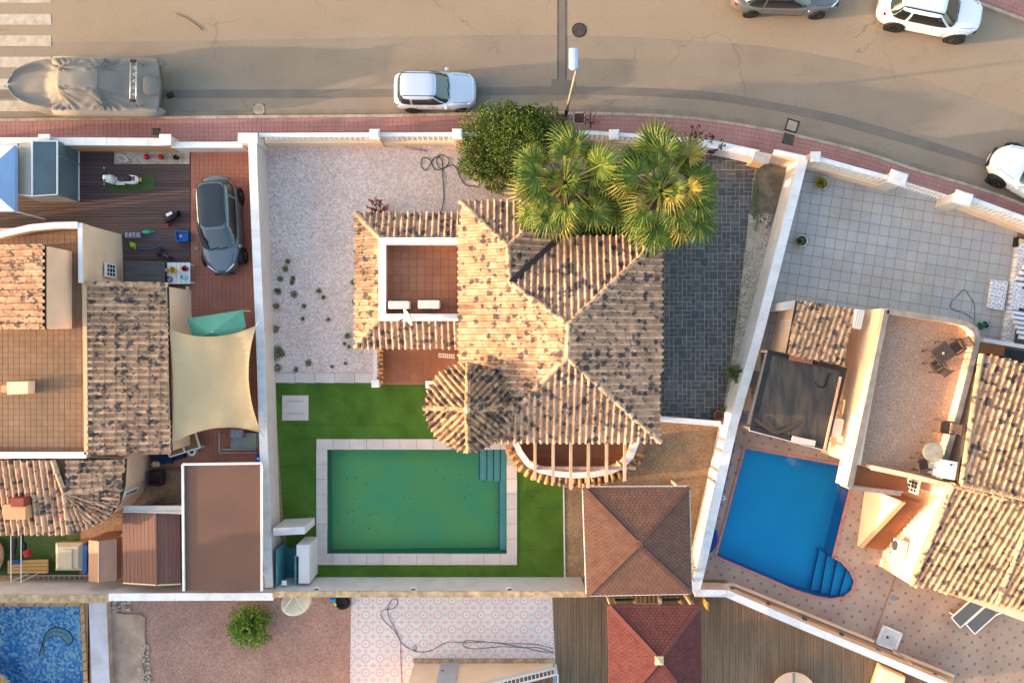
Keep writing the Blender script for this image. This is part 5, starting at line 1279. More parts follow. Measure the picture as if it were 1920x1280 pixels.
for j in range(N + 1):
    row = []
    for i in range(N + 1):
        u, v = i / N, j / N
        p = cs_[0] * (1 - u) * (1 - v) + cs_[1] * u * (1 - v) + cs_[2] * u * v + cs_[3] * (1 - u) * v
        bu, bv = 4 * u * (1 - u), 4 * v * (1 - v)
        p = p + Vector((0, -1, 0)) * bu * (1 - v) ** 2 * .38 + Vector((0, 1, 0)) * bu * v ** 2 * .42 + Vector((1, 0, 0)) * bv * (1 - u) ** 2 * .12 + Vector((-1, 0, 0)) * bv * u ** 2 * .42
        p.z -= .28 * bu * bv + .02 * math.sin(u * 19) * (1 - bv); row.append(p)
    g_.append(row)
mb = MB(); vs = [p for r in g_ for p in r]; mb.add(vs, [[j * (N + 1) + i, (j + 1) * (N + 1) + i, (j + 1) * (N + 1) + i + 1, j * (N + 1) + i + 1] for j in range(N) for i in range(N)])
mb.build('sail', MATS['sail_cloth'], sl_, smooth=True)
mb = MB()
for k in range(4):
    e = [g_[0], [r[N] for r in g_], g_[N], [r[0] for r in g_]][k]; mb.tube(e, .018, 5)
mb.build('hem', M('hem', (190, 160, 118)), sl_)
for k, c in enumerate(cs_):
    d = (c - (cs_[0] + cs_[2]) / 2); d.z = 0; d.normalize(); mb = MB(); mb.tube([c, c + d * .25 + Vector((0, 0, .05))], .012, 5); mb.build('corner_rope', MATS['steel'], sl_)
# patio furniture under the sail
M('cane', (150, 116, 66), (126, 96, 56), 12, 3); M('white_plastic', (222, 220, 220), rough=.45); M('navy', (30, 44, 66), (22, 54, 80), 4, 3); M('grey_pad', (140, 148, 148), (126, 134, 134), 2, 3, grain=.06)
fc = thing('garden_chair', 'white framed double garden chair with cane seats half under the shade sail', 'chair', P(352, 830, YG), .3)
for s_ in (-1, 1):
    mb = MB(); mb.box((s_ * .36, 0, .42), (.58, .6, .06)); mb.build('seat', MATS['cane'], fc, local=True)
for x in (-.7, 0, .7):
    mb = MB(); mb.box((x, 0, .5), (.07, .75, .08)); mb.build('armrest', MATS['white_plastic'], fc, local=True)
for y in (-.36, .36):
    mb = MB(); mb.box((0, y, .46), (1.4, .07, .1)); mb.build('rail', MATS['white_plastic'], fc, local=True)
    for x in (-.68, .68): mb = MB(); mb.box((x, y, .22), (.06, .06, .42)); mb.build('leg', MATS['white_plastic'], fc, local=True)
st_ = thing('garden_stool', 'round pale garden stool next to the double garden chair', 'stool', P(361, 846, YG))
c = P(361, 846, .4); mb = MB(); mb.lathe([(.14, 0), (.2, .3), (.19, .34), (.1, .34), (.09, .3)], (c.x, c.y, YG + .02), 16); mb.build('body', MATS['white_plastic'], st_); mb = MB(); mb.lathe([(.085, .3), (.08, .32)], (c.x, c.y, YG + .02), 12); mb.build('well', MATS['black'], st_)
nv = thing('cushion_heap', 'dark navy cushions heaped under the end of the tiled roof', 'cushions', P(320, 858, YG))
for x, y, w, d, a in ((296, 860, .6, .5, .1), (315, 856, .5, .5, -.2), (336, 852, .45, .4, .3), (342, 846, .3, .3, .2)):
    c = P(x, y, .3); mb = MB(); R = Matrix.Rotation(a, 3, 'Z'); mb.loft([[c + R @ Vector((sx * w / 2, sy * d / 2, zz)) * 1 for sx, sy in ((-1, -1), (1, -1), (1, 1), (-1, 1))] for zz in (-.13, .06)] + [[c + R @ Vector((sx * w / 2.6, sy * d / 2.6, .12)) for sx, sy in ((-1, -1), (1, -1), (1, 1), (-1, 1))]]); mb.build('cushion', MATS['navy'], nv)
sb = thing('sun_bed', 'grey cushioned garden daybed partly under the shade sail', 'sun lounger', P(447, 828, YG))
a, b = P(412, 812, .5), P(484, 848, .5)
mb = MB(); mb.prism([Vector((x, y)) for x, y in ((a.x + .5, b.y + .18), (b.x, b.y + .18), (b.x, a.y), (a.x + .5, a.y))], .3, .5); mb.build('mattress', MATS['grey_pad'], sb)
for p, q_ in (((a.x, a.y), (a.x, b.y)), ((a.x, b.y), (b.x - .1, b.y)), ((a.x + .1, b.y + .14), (b.x - .1, b.y + .14)), ((b.x - .12, b.y), (b.x - .12, a.y))):
    mb = MB(); mb.bar((*p, .52), (*q_, .52), .05, .05); mb.build('frame_bar', MATS['steel'], sb)
for x in (a.x, b.x - .1):
    for y in (a.y, b.y): mb = MB(); mb.box((x, y, .33), (.05, .05, .34)); mb.build('leg', MATS['steel'], sb)
c = P(444, 812, .6); mb = MB(); mb.loft([[c + Vector((sx * .3, sy * .2, zz)) for sx, sy in ((-1, -1), (1, -1), (1, 1), (-1, 1))] for zz in (-.08, .04)] + [[c + Vector((sx * .24, sy * .14, .09)) for sx, sy in ((-1, -1), (1, -1), (1, 1), (-1, 1))]]); mb.build('pillow', MATS['lilac'], sb)
ar = thing('armchair', 'dark brown wicker armchair with cream pillow by the round wall', 'chair', P(292, 888, YG))
M('wicker', (62, 50, 50), (48, 40, 42), 8, 3, grain=.2, gs=40)
c = P(292, 890, .5)
for x, y, z, dx, dy, dz_ in ((0, -.1, .3, .5, .55, .3), (0, -.42, .45, .52, .1, .6), (-.27, -.1, .42, .08, .6, .4), (.27, -.1, .42, .08, .6, .4)):
    mb = MB(); mb.box((c.x + x, c.y + y, z), (dx, dy, dz_)); mb.build({.3: 'seat', .45: 'backrest', .42: 'armrest'}[z], MATS['wicker'], ar)
c = P(292, 870, .6); mb = MB(); mb.ball(c, .2, 12, 8, (1, .8, .5)); mb.build('pillow', M('cream_pad', (196, 178, 140), (120, 100, 80), 5, 3), ar, smooth=True)
bl = thing('ball', 'blue ball wedged between the boundary wall and the brown flat canopy', 'ball', P(486, 858, YG))
mb = MB(); mb.ball(P(487, 858, .45), .22, 16, 10); mb.build('ball', M('ball_blue', (16, 78, 190), rough=.35), bl, smooth=True)
mb = MB(); mb.lathe([(.05, 0), (.05, .01)], P(487, 858, .45) + Vector((0, 0, .215)), 10); mb.build('valve', MATS['frame_white'], bl)
# brown flat canopy, sheds
M('brown_cloth', (108, 80, 70), (98, 72, 64), .7, 4, tone=.08, grain=.06, gs=40, rough=.85); M('brown_panel', (116, 80, 70), (106, 72, 64), .8, 4, grain=.05, stretch=(14, .6, 1), gs=8, rough=.7); M('tan_panel', (176, 132, 108), (166, 124, 102), .8, 4, grain=.05, rough=.7)
cp = thing('flat_canopy', 'flat brown fabric canopy on a white frame in the rear corner', 'canopy', P(420, 985, YG))
q = PP([(343, 870), (491, 868), (491, 1107), (345, 1107)], 2.5)
mb = MB(); mb.prism(q, 2.44, 2.47); mb.build('cloth', MATS['brown_cloth'], cp)
for k in range(4):
    a, b = q[k], q[(k + 1) % 4]
    if k == 2: continue
    mb = MB(); mb.bar(a, b, .09, .1); mb.build('frame_bar', MATS['white_cap'], cp)
for p in inset(q, .16): mb = MB(); mb.box((p.x, p.y, 1.29), (.09, .09, 2.28)); mb.build('post', MATS['white_cap'], cp)
bs2 = thing('garden_shed', 'brown panelled garden shed with ridged roof beside the flat canopy', 'shed', P(285, 1025, YG))
q = PP([(229, 958), (337, 955), (339, 1094), (231, 1092)], 2.0); ra, rb = P(292, 957, 2.3), P(294, 1096, 2.3)
for poly, n_ in (([q[0], q[3], rb, ra], 9), ([ra, rb, q[2], q[1]], 6)):
    for i in range(n_):
        t0, t1 = i / n_, (i + 1) / n_ - .006
        v = [poly[0].lerp(poly[3], t0), poly[1].lerp(poly[2], t0), poly[1].lerp(poly[2], t1), poly[0].lerp(poly[3], t1)]
        mb = MB(); mb.loft([[p - Vector((0, 0, .05)) for p in v], v]); mb.build('roof_panel', MATS['brown_panel'], bs2)
mb = MB(); mb.prism([Vector((p.x, p.y)) for p in PP([(233, 962), (333, 960), (335, 1088), (235, 1087)], 2.0)], YG, 1.93); mb.build('wall', MATS['brown_panel'], bs2)
mb = MB(); mb.bar(ra + Vector((0, 0, .02)), rb + Vector((0, 0, .02)), .08, .04); mb.build('ridge_strip', MATS['brown_panel'], bs2)
for a, b in ((q[3], rb), (rb, q[2])): mb = MB(); mb.bar(a, b, .06, .06); mb.build('barge_board', MATS['sand_cap'], bs2)
aw = thing('awning_frame', 'grey aluminium awning rail above the brown shed roof', 'awning', P(290, 952, YG))
mb = MB(); mb.bar(P(232, 953, 2.3), P(355, 957, 2.4), .3, .03); mb.build('glass_sheet', M('sheet_grey', (150, 156, 160), rough=.25), aw); 
for y_ in (948, 958): mb = MB(); mb.bar(P(230, y_ + 1, 2.33), P(358, y_, 2.43), .05, .05); mb.build('rail', MATS['steel'], aw)
for x in (262, 318): mb = MB(); c = P(x, 953, 2.3); mb.box((c.x, c.y, 1.2), (.05, .05, 2.15)); mb.build('post', MATS['steel'], aw)
ts = thing('storage_chest', 'small tan storage cabinet with hipped lid beside the brown shed', 'cabinet', P(195, 1040, YG))
q = PP([(166, 1012), (219, 1010), (219, 1088), (166, 1090)], 1.5); ra, rb = P(185, 1014, 1.75), P(185, 1091, 1.75)
mb = MB(); mb.prism([Vector((p.x, p.y)) for p in q], YG, 1.48); mb.build('casing', MATS['tan_panel'], ts)
for poly in ([q[0], q[3], rb, ra], [ra, rb, q[2], q[1]]):
    mb = MB(); mb.loft([[p - Vector((0, 0, .04)) for p in poly], poly]); mb.build('lid_panel', MATS['tan_panel'], ts)
mb = MB(); mb.bar(ra + Vector((0, 0, .015)), rb + Vector((0, 0, .015)), .05, .03); mb.build('ridge_strip', MATS['sand_cap'], ts)
c0, c1 = q[1], q[2]
mb = MB(); mb.prism(PP([(219, 1008), (228, 1000), (228, 1086), (219, 1088)], 1.2), YG, 1.15); mb.build('side_box', MATS['peach_dark'], ts)
# spa cover, logs, clothes airer, ladder
M('cream_plastic', (206, 192, 164), (196, 182, 154), 1.5, 3, rough=.5)
sp_ = thing('storage_box', 'cream plastic lidded storage box on the artificial grass', 'storage box', P(128, 1045, YG))
q = PP([(102, 1018), (153, 1018), (153, 1070), (102, 1070)], .7)
mb = MB(); mb.loft([[Vector((p.x, p.y, YG)) for p in inset(q, .08)], [Vector((p.x, p.y, .55)) for p in inset(q, .04)]]); mb.build('tub', MATS['cream_plastic'], sp_)
mb = MB(); mb.loft([[Vector((p.x, p.y, .55)) for p in q], [Vector((p.x, p.y, .6)) for p in q], [Vector((p.x, p.y, .72)) for p in inset(q, .25)]]); mb.build('lid', MATS['cream_plastic'], sp_)
c = P(126, 1045, .72); mb = MB(); mb.box(c + Vector((.02, -.06, .02)), (.42, .85, .05)); mb.build('lid_panel', MATS['cream_plastic'], sp_)
for y in (1036, 1060): mb = MB(); mb.lathe([(.03, 0), (.03, .02)], P(114, y, .68), 8); mb.build('catch', MATS['ac_dark'], sp_)
pl = thing('pallet_bench', 'low wooden plank bench beside the cream storage box', 'bench', P(55, 1063, YG))
M('pallet', (184, 148, 96), (164, 128, 80), 2, 4, grain=.18, gs=12, stretch=(.4, 5, 1))
for i in range(4):
    a, b = P(15, 1053 + i * 6.2, .5), P(90, 1051 + i * 6.6, .5); mb = MB(); mb.bar(a, b, .135, .05); mb.build('plank', MATS['pallet'], pl)
for x in (20, 84): mb = MB(); c = P(x, 1063, .4); mb.box((c.x, c.y, .32), (.1, .55, .3)); mb.build('leg', MATS['pallet'], pl)
al = thing('clothes_line', 'thin white clothes line posts with dark washing over the artificial grass', 'clothes line', P(35, 1040, YG))
for x in (20.5, 39.5):
    mb = MB(); mb.tube([P(x, 1000, 1.6), P(x, 1092, 1.6)], .018, 6); mb.build('line_bar', MATS['white_plastic'], al)
    for y in (1002, 1090): mb = MB(); c = P(x, y, 1.6); mb.tube([(c.x, c.y, YG), c], .02, 6); mb.build('post', MATS['white_plastic'], al)
M('washing_dark', (26, 30, 44), rough=.9); M('washing_red', (140, 36, 30), rough=.9); M('washing_blue', (40, 72, 140), (30, 60, 120), 4, 2, rough=.9)
for lab, mt, pts in (('long dark trousers hanging on the clothes line', 'washing_dark', [(22, 1009), (30, 1008), (31, 1020), (27, 1044), (22, 1044), (23, 1024)]),
                     ('dark shirt bunched on the right clothes line', 'washing_dark', [(36, 1003), (44, 1003), (43, 1013), (49, 1020), (49, 1030), (41, 1033), (38, 1022)]),
                     ('dark red towel hung askew on the clothes line', 'washing_red', [(42, 1034), (56, 1028), (61, 1041), (48, 1047)]),
                     ('blue cloth lying on the plank bench', 'washing_blue', [(17, 1052), (38, 1048), (39, 1056), (20, 1058)])):
    z = .58 if 'bench' in lab else 1.5
    q = PP(pts, z); c = sum(q, Vector()) / len(q); mb = MB()
    mb.loft([[p - Vector((0, 0, .06 if 'bench' not in lab else .05)) for p in q], q, [p.lerp(c, .35) + Vector((0, 0, .05)) for p in q]] if area(q) > 0 else [[p - Vector((0, 0, .05)) for p in q[::-1]], q[::-1], [p.lerp(c, .35) + Vector((0, 0, .05)) for p in q[::-1]]])
    tag(mb.build('laundry', MATS[mt]), lab, 'laundry')
ld = thing('ladder', 'grey aluminium ladder lying along the foot of the rear wall', 'ladder', P(100, 1083, YG))
for y in (1078, 1088): mb = MB(); mb.bar(P(38, y, .3), P(166, y, .3), .05, .06); mb.build('stile', MATS['steel'], ld)
for i in range(13): mb = MB(); x = 44 + i * 9.6; mb.bar(P(x, 1078, .3), P(x, 1088, .3), .03, .03); mb.build('rung', MATS['steel'], ld)
for i in range(1): 
    mb = MB(); mb.tube([P(32, 1092, .28), P(150, 1093, .28)], .03, 8); tag(mb.build('pole', MATS['white_plastic'], smooth=True), 'long white pole lying beside the ladder below the rear wall', 'pole')
t = thing('broom_head', 'green and white broom head at the right end of the ladder', 'broom', P(158, 1093, YG), .5)
mb = MB(); mb.box((0, 0, .12), (.34, .1, .06)); mb.build('block', MATS['mint'], t, local=True); mb = MB(); mb.box((-.02, -.07, .1), (.34, .05, .05)); mb.build('bristle', MATS['white_plastic'], t, local=True)
t = thing('blue_board', 'blue paddle board stood on edge beside the tan cabinet', 'paddle board', P(160, 1048, YG))
q = [P(x, y, .8) for x, y in ((157, 1024), (162, 1019), (165, 1026), (164, 1068), (160, 1076), (156, 1070))]
mb = MB(); mb.prism(q, YG, .85); mb.build('board', M('board_blue', (26, 88, 160), (20, 76, 146), 2, 2, rough=.4), t); mb = MB(); mb.bar(P(160, 1030, .86), P(160, 1068, .86), .03, .02); mb.build('stripe', M('stripe_blue', (60, 120, 190)), t)
t = thing('stone_mound', 'pale rounded stone rim at the left edge of the artificial grass', 'stone', P(-8, 1042, YG))
mb = MB(); rings = [[P(-14 + r * math.cos(6.2832 * k / 16) * (1 + .05 * math.sin(k * 3)), 1040 + r * 1.5 * math.sin(6.2832 * k / 16), z) for k in range(16)][::-1] for r, z in ((22, YG), (22, .45), (19, .55))]; mb.loft(rings); mb.build('rim', M('mound', (176, 152, 120), (150, 128, 100), 4, 4, grain=.25), t)
mb = MB(); mb.loft([[P(-14 + 16 * math.cos(6.2832 * k / 12), 1040 + 24 * math.sin(6.2832 * k / 12), z) for k in range(12)][::-1] for z in (.5, .57)]); mb.build('top', MATS['pebble_concrete'], t)
# added house, unseen beyond the left edge, put there to shade the lower gardens
nh = thing('unseen_shade_house', 'unseen peach house added beyond the lower left to shade the gardens', 'house', P(-330, 1240, YG))
mb = MB(); mb.prism(PP([(-520, 1135), (-240, 1135), (-240, 1480), (-520, 1480)], 3), YG, 5.6); mb.build('wall', MATS['peach'], nh)
mb = MB(); mb.prism(PP([(-530, 1125), (-230, 1125), (-230, 1490), (-530, 1490)], 3), 5.6, 5.8); mb.build('roof', MATS['terra_brown'], nh)
# ============================================================ RIGHT NEIGHBOUR
ROOF_R = roof_material('roof_tile_right', (210, 172, 140), (190, 146, 114), (68, 65, 70))
rh = thing('two_level_house', 'peach house with speckled roof terrace above the blue pool', 'house', P(1760, 800, YG))
mb = MB(); mb.prism(PP([(1655, 578), (1790, 600), (1836, 612), (1838, 655), (1772, 900), (1700, 895), (1608, 872)], 3.4), YG, 2.88); mb.build('main_wall', MATS['peach'], rh)
M('speckle_floor', (166, 136, 120), (156, 136, 130), 5, 5, .4, .6, grain=.2, gs=26, rough=.7, tone=.05)
def speck_fn(nt, geo, col):
    v = voro(nt, geo, 7.0); s = nt.nodes.new('ShaderNodeSeparateColor'); nt.links.new(v.outputs['Color'], s.inputs[0])
    col = mix_node(nt, ramp(nt, s.outputs[0], .4, .6, 0, .5), col, lin((150, 124, 110)))
    e = voro(nt, geo, 7.0, 'DISTANCE_TO_EDGE'); return mix_node(nt, mathn(nt, 'MULTIPLY', mathn(nt, 'LESS_THAN', e.outputs['Distance'], .07), .4), col, lin((196, 172, 152)))
M('crazy_floor', (168, 130, 106), (154, 118, 98), 3, 4, grain=.1, fn=speck_fn, rough=.7)
sheet('terrace_floor', PP([(1658, 582), (1790, 602), (1832, 616), (1832, 655), (1766, 895), (1604, 870)], 2.9), 2.9, MATS['crazy_floor'], kind=None, parent=rh)
mb = MB(); mb.prism(PP([(1604, 868), (1700, 886), (1700, 925), (1592, 912)], 3.0), 2.3, 2.72); mb.build('balcony_slab', MATS['peach'], rh)
sheet('balcony_floor', PP([(1608, 872), (1700, 884), (1704, 922), (1600, 912)], 2.73), 2.73, M('balcony_floor', (150, 98, 66), (136, 86, 58), 1, 4, grain=.08), kind=None, parent=rh)
M('grey_trim', (140, 132, 128), (120, 112, 108), 3, 4, grain=.1)
pl_ = PP([(1663, 583), (1786, 601), (1812, 607), (1828, 618), (1833, 634), (1829, 656), (1800, 770), (1762, 898)], 3.4)
parapet(rh, pl_, 2.5, 3.38, .16, MATS['peach'], cap=MATS['grey_trim'])
parapet(rh, PP([(1663, 581), (1632, 730), (1592, 914)], 3.4), 2.3, 3.38, .14, MATS['peach'], 'west_parapet', MATS['grey_trim'])
mb = MB(); mb.prism(PP([(1655, 578), (1668, 580), (1616, 872), (1602, 870)], 3.4), YG, 3.3); mb.build('west_wall', MATS['peach'], rh)
parapet(rh, PP([(1592, 914), (1690, 926)], 3.3), 2.5, 3.25, .1, MATS['peach'], 'balcony_parapet', MATS['grey_trim'])
parapet(rh, PP([(1634, 876), (1700, 890), (1776, 909)], 3.4), 2.6, 3.4, .14, MATS['peach'], 'south_parapet', MATS['peach'])
# stairs down to the pool
A = P(1622, 912, YG); B_ = P(1607, 1022, YG); d = (B_ - A); L = d.length; d.normalize(); e = Vector((-d.y, d.x, 0))
if e.x < 0: e = -e
mb = MB()
w0 = [A, B_]; 
def sw(off0, off1, hA, hB):
    a0, b0 = A + e * off0, B_ + e * off0; a1_, b1 = A + e * off1, B_ + e * off1
    def z(v, h): return Vector((v.x, v.y, h))
    m = MB(); m.loft([[z(a0, YG), z(b0, YG), z(b0, hB), z(a0, hA)], [z(a1_, YG), z(b1, YG), z(b1, hB), z(a1_, hA)]]); return m
sw(0, .14, 3.2, .35).build('stair_wall', MATS['peach'], rh)
m = MB(); m.bar(A + e * .07 + Vector((0, 0, 3.08)), B_ + e * .07 + Vector((0, 0, .23)), .2, .06); m.build('stair_coping', MATS['peach_dark'], rh)
ns = 13
for i in range(ns):
    t0, t1 = i / ns, (i + 1) / ns; z = lerp(2.72, .3, (i + .5) / ns); mb = MB()
    mb.prism([A + e * .14 + d * (L * t0), A + e * .14 + d * (L * t1), A + e * 1.15 + d * (L * t1), A + e * 1.15 + d * (L * t0)], YG, z); mb.build('stair_step', MATS['balcony_floor'], rh)
# south wing
mb = MB(); mb.prism(PP([(1779, 905), (1960, 950), (1960, 1180), (1713, 1090)], 2.9), YG, 2.7); mb.build('south_wall', MATS['peach'], rh)
mb = MB(); q0, q1 = P(1783, 908, 3.7), P(1708, 1096, 2.75); z0 = [Vector((q.x, q.y, YG)) for q in (q0, q1)]
mb.loft([[z0[0], z0[1], q1, q0], [v + Vector((.2, .06, 0)) for v in (z0[0], z0[1], q1, q0)]]); mb.build('gable_wall', MATS['peach'], rh)
mb = MB(); mb.prism(PP([(1838, 664), (2010, 700), (2010, 940), (1800, 902)], 3.4), YG, 3.2); mb.build('east_wall', MATS['peach'], rh)
window(rh, P(1712, 911, 2.2), .5, .75, math.radians(90 - 12), bars=2)
rr = bpy.data.objects.new('roof', None); link(rr); rr.parent = rh; rr.location = (0, 0, 2.6); LOC[rr] = LOC[rh] + Vector((0, 0, 2.6)); rr.empty_display_size = .2
tr4 = TileRoof(rr, ROOF_R, MATS['roof_deck'])
ax = (P(1783, 908, 3) - P(1708, 1096, 3)); ax.normalize()
s5 = [V(1838, 662, 3.45), V(2010, 700, 3.45), V(2010, 955, 4.05), V(1800, 906, 4.05)]
s6 = [V(1783, 908, 3.7), V(2000, 960, 3.7), V(2000, 1162, 2.75), V(1708, 1096, 2.75)]
tr4.slope(s5, down=(ax.x, ax.y)); tr4.slope(s6, down=(-ax.x, -ax.y))
s7 = [V(1495, 563, 2.45), V(1603, 580, 2.45), V(1580, 686, 2.85), V(1476, 662, 2.85)]
tr4.slope(s7, down=(ax.x * 1.0, ax.y), w=.235, l=.34)
deck('roof_deck', [s5, s6, s7], MATS['roof_deck'], rr)
for p, q in ((V(1838, 664, 3.5), V(1801, 905, 4.1)), (V(1800, 906, 4.08), V(2000, 953, 4.08)), (V(1785, 909, 3.74), V(1709, 1095, 2.79)), (V(1932, 960, 3.6), V(1868, 1132, 2.8)), (V(1786, 909, 3.74), V(2000, 961, 3.74))): tr4.caps(p, q)
tr4.finish(300, key=lambda t: t[0].x)
mb = MB(); mb.prism(PP([(1500, 572), (1600, 586), (1578, 680), (1480, 660)], 2.5), YG, 2.35); mb.build('porch_wall', MATS['peach'], rh)
mb = MB(); mb.prism(PP([(1471, 566), (1497, 562), (1495, 578), (1468, 582)], 2.2), YG, 2.15); mb.build('porch_pier', MATS['white_wall'], rh)
window(rh, P(1472, 622, 1.4), 1.0, 1.2, math.pi / 2 - .2, bars=2)
c = P(1608, 598, 2.6); ac_unit('white air conditioner mounted on the wall beside the small tiled porch roof', (c.x, c.y, 2.2), .8, .38, .5, math.radians(78))
c = P(1567, 801, 2.0); ac_unit('white air conditioner on the lit peach wall beside the black pergola cover', (c.x, c.y, 1.7), .8, .42, .5, math.radians(-102))
c = P(1692, 1031, 2.0); ac_unit('white air conditioner with red badge on the sunny peach gable wall', (c.x, c.y, 1.5), .8, .42, .5, math.radians(-102))
# brown landing beside the terrace with white rail
mb = MB(); mb.prism(PP([(1842, 640), (1886, 648), (1884, 668), (1838, 660)], 2.0), YG, 1.95); mb.build('landing', MATS['balcony_floor'], rh)
mb = MB(); mb.bar(P(1842, 637, 2.3), P(1990, 662, 2.3), .16, .2); mb.build('landing_parapet', MATS['white_wall'], rh)
mb = MB(); mb.prism(PP([(1884, 650), (2000, 668), (2000, 690), (1884, 668)], 2.0), YG, 1.2); mb.build('stair_well', MATS['black'], rh)
# terrace furniture
M('wicker_brown', (82, 66, 60), (66, 54, 50), 9, 3, grain=.2, gs=40)
def wicker_chair(label, c, ang, mat='wicker_brown', group=None, slats=5):
    t = thing('wicker_chair', label, 'chair', c, ang, group)
    for i in range(slats):
        mb = MB(); mb.box((0, -.2 + .4 * (i + .5) / slats, .43), (.46, .4 / slats - .015, .035)); mb.build('seat_slat', MATS[mat], t, local=True)
    for i in range(slats):
        mb = MB(); x = -.2 + .4 * (i + .5) / slats; mb.bar((x, -.24, .45), (x, -.42, .9), .4 / slats - .02, .03); mb.build('back_slat', MATS[mat], t, local=True)
    mb = MB(); mb.bar((-.24, -.42, .9), (.24, -.42, .9), .05, .05); mb.build('back_rail', MATS[mat], t, local=True)
    for x in (-.24, .24):
        mb = MB(); mb.bar((x, -.25, .64), (x, .24, .64), .05, .04); mb.build('armrest', MATS[mat], t, local=True)
        for y in (-.22, .22): mb = MB(); mb.box((x, y, .32), (.045, .045, .64)); mb.build('leg', MATS[mat], t, local=True)
    return t
TZ = 2.9
c = P(1768, 662, 3.6); tb_ = thing('wicker_table', 'square brown wicker table between two wicker chairs on the roof terrace', 'table', (c.x, c.y, TZ), .6)
for i in range(6): mb = MB(); mb.box((0, -.36 + .72 * (i + .5) / 6, .7), (.74, .11, .035)); mb.build('table_slat', MATS['wicker_brown'], tb_, local=True)
for x in (-.32, .32):
    for y in (-.32, .32): mb = MB(); mb.box((x, y, .35), (.06, .06, .68)); mb.build('leg', MATS['wicker_brown'], tb_, local=True)
mb = MB(); mb.lathe([(.05, .72), (.05, .735)], (0, 0, 0), 10); mb.build('parasol_hole', MATS['sand_cap'], tb_, local=True)
c = P(1794, 650, 3.4); wicker_chair('dark wicker chair on the upper right side of the square terrace table', (c.x, c.y, TZ), math.radians(125))
c = P(1757, 684, 3.4); wicker_chair('dark wicker chair on the lower left side of the square terrace table', (c.x, c.y, TZ), math.radians(35))
c = P(1745, 675, 3.4) 
c = P(1774, 801, 3.4); wicker_chair('olive brown slatted chair alone by the sunny terrace parapet', (c.x, c.y, TZ), math.radians(82), 'wicker_brown', None, 6)
c = P(1732, 870, 3.4); wicker_chair('dark slatted chair below the round glass table', (c.x, c.y, TZ), math.radians(-80), 'wicker_brown', None, 6)
c = P(1750, 847, 3.6); gt_ = thing('glass_table', 'round frosted glass table in the corner of the roof terrace', 'table', (c.x, c.y, TZ))
mb = MB(); mb.lathe([(.0005, .69), (.4, .69), (.4, .71), (.0005, .71)], (0, 0, 0), 28); mb.build('glass_top', M('frosted', (168, 158, 140), (150, 140, 126), 3, 3, rough=.25), gt_, local=True)
mb = MB(); mb.lathe([(.36, .66), (.42, .66), (.42, .69), (.36, .69)], (0, 0, 0), 28); mb.build('rim', MATS['grey_trim'], gt_, local=True)
for k in range(4): mb = MB(); a = k * 1.57 + .4; mb.bar((.3 * math.cos(a), .3 * math.sin(a), .68), (.34 * math.cos(a), .34 * math.sin(a), 0), .03, .03); mb.build('leg', MATS['wicker_brown'], gt_, local=True)
c = P(1771, 878, 3.6); wt = thing('water_tank', 'white plastic cabinet standing at the lower corner of the roof terrace', 'cabinet', (c.x, c.y, TZ), math.radians(-10))
mb = MB(); mb.box((0, 0, .5), (.5, .7, 1.0)); mb.build('casing', M('tank_white', (214, 222, 226), (200, 210, 214), 2, 3, rough=.4), wt, local=True)
mb = MB(); mb.box((0, 0, 1.02), (.54, .74, .06)); mb.build('lid', MATS['tank_white'], wt, local=True)
mb = MB(); mb.lathe([(.04, 1.05), (.04, 1.09)], (0, .22, 0), 8); mb.build('cap', MATS['ac_dark'], wt, local=True)
# black covered pergola between the walls
M('black_sheet', (58, 56, 56), (84, 74, 64), 1.3, 5, .4, .62, grain=.2, gs=14, stretch=(3.2, .5, 1), rz=-.22, rough=.5, speck=None)
M('black_border', (34, 34, 38), (48, 46, 48), 3, 4, grain=.2, rough=.55)
bk = thing('covered_pergola', 'timber pergola covered with weathered black plastic sheet beside the blue pool', 'pergola', P(1495, 750, YG))
q = [P(1440, 655, 2.35), P(1588, 690, 2.45), P(1549, 844, 2.4), P(1405, 806, 2.25)]
Ng = 14; gg = []
rs_ = random.Random(3)
for j in range(Ng + 1):
    row = []
    for i in range(Ng + 1):
        u, v = i / Ng, j / Ng
        p = q[0] * (1 - u) * (1 - v) + q[1] * u * (1 - v) + q[2] * u * v + q[3] * (1 - u) * v
        p.z += .10 * math.sin(u * math.pi) * math.sin(v * math.pi) + (.02 * math.sin(u * 21 + v * 2) + rs_.uniform(-.012, .012)) * (0 < i < Ng) * (0 < j < Ng); row.append(p)
    gg.append(row)
mb = MB(); mb.add([p for r in gg for p in r], [[(j + 1) * (Ng + 1) + i, (j + 1) * (Ng + 1) + i + 1, j * (Ng + 1) + i + 1, j * (Ng + 1) + i] for j in range(Ng) for i in range(Ng)]); mb.build('plastic_sheet', MATS['black_sheet'], bk, smooth=True)
for k in range(4):
    a, b = q[k], q[(k + 1) % 4]; cc_ = (q[0] + q[2]) / 2; w_ = .26
    v = [a, b, b.lerp(cc_, .11), a.lerp(cc_, .11)]; mb = MB(); mb.loft([[p + Vector((0, 0, .03)) for p in v], [p + Vector((0, 0, .055 + (k % 2) * .006)) for p in v]]); mb.build('sheet_border', MATS['black_border'], bk)
mb = MB(); mb.bar(q[3] + Vector((0, 0, -.03)), q[2] + Vector((0, 0, -.03)), .06, .08); mb.build('edge_rail', MATS['white_cap'], bk)
mb = MB(); mb.bar(P(1576, 706, 2.52), P(1546, 842, 2.5), .09, .07); mb.build('side_beam', MATS['wood_pale'], bk)
for p in q: mb = MB(); r_ = p.lerp((q[0] + q[2]) / 2, .04); mb.box((r_.x, r_.y, 1.2), (.1, .1, 2.05)); mb.build('post', MATS['wood_pale'], bk)
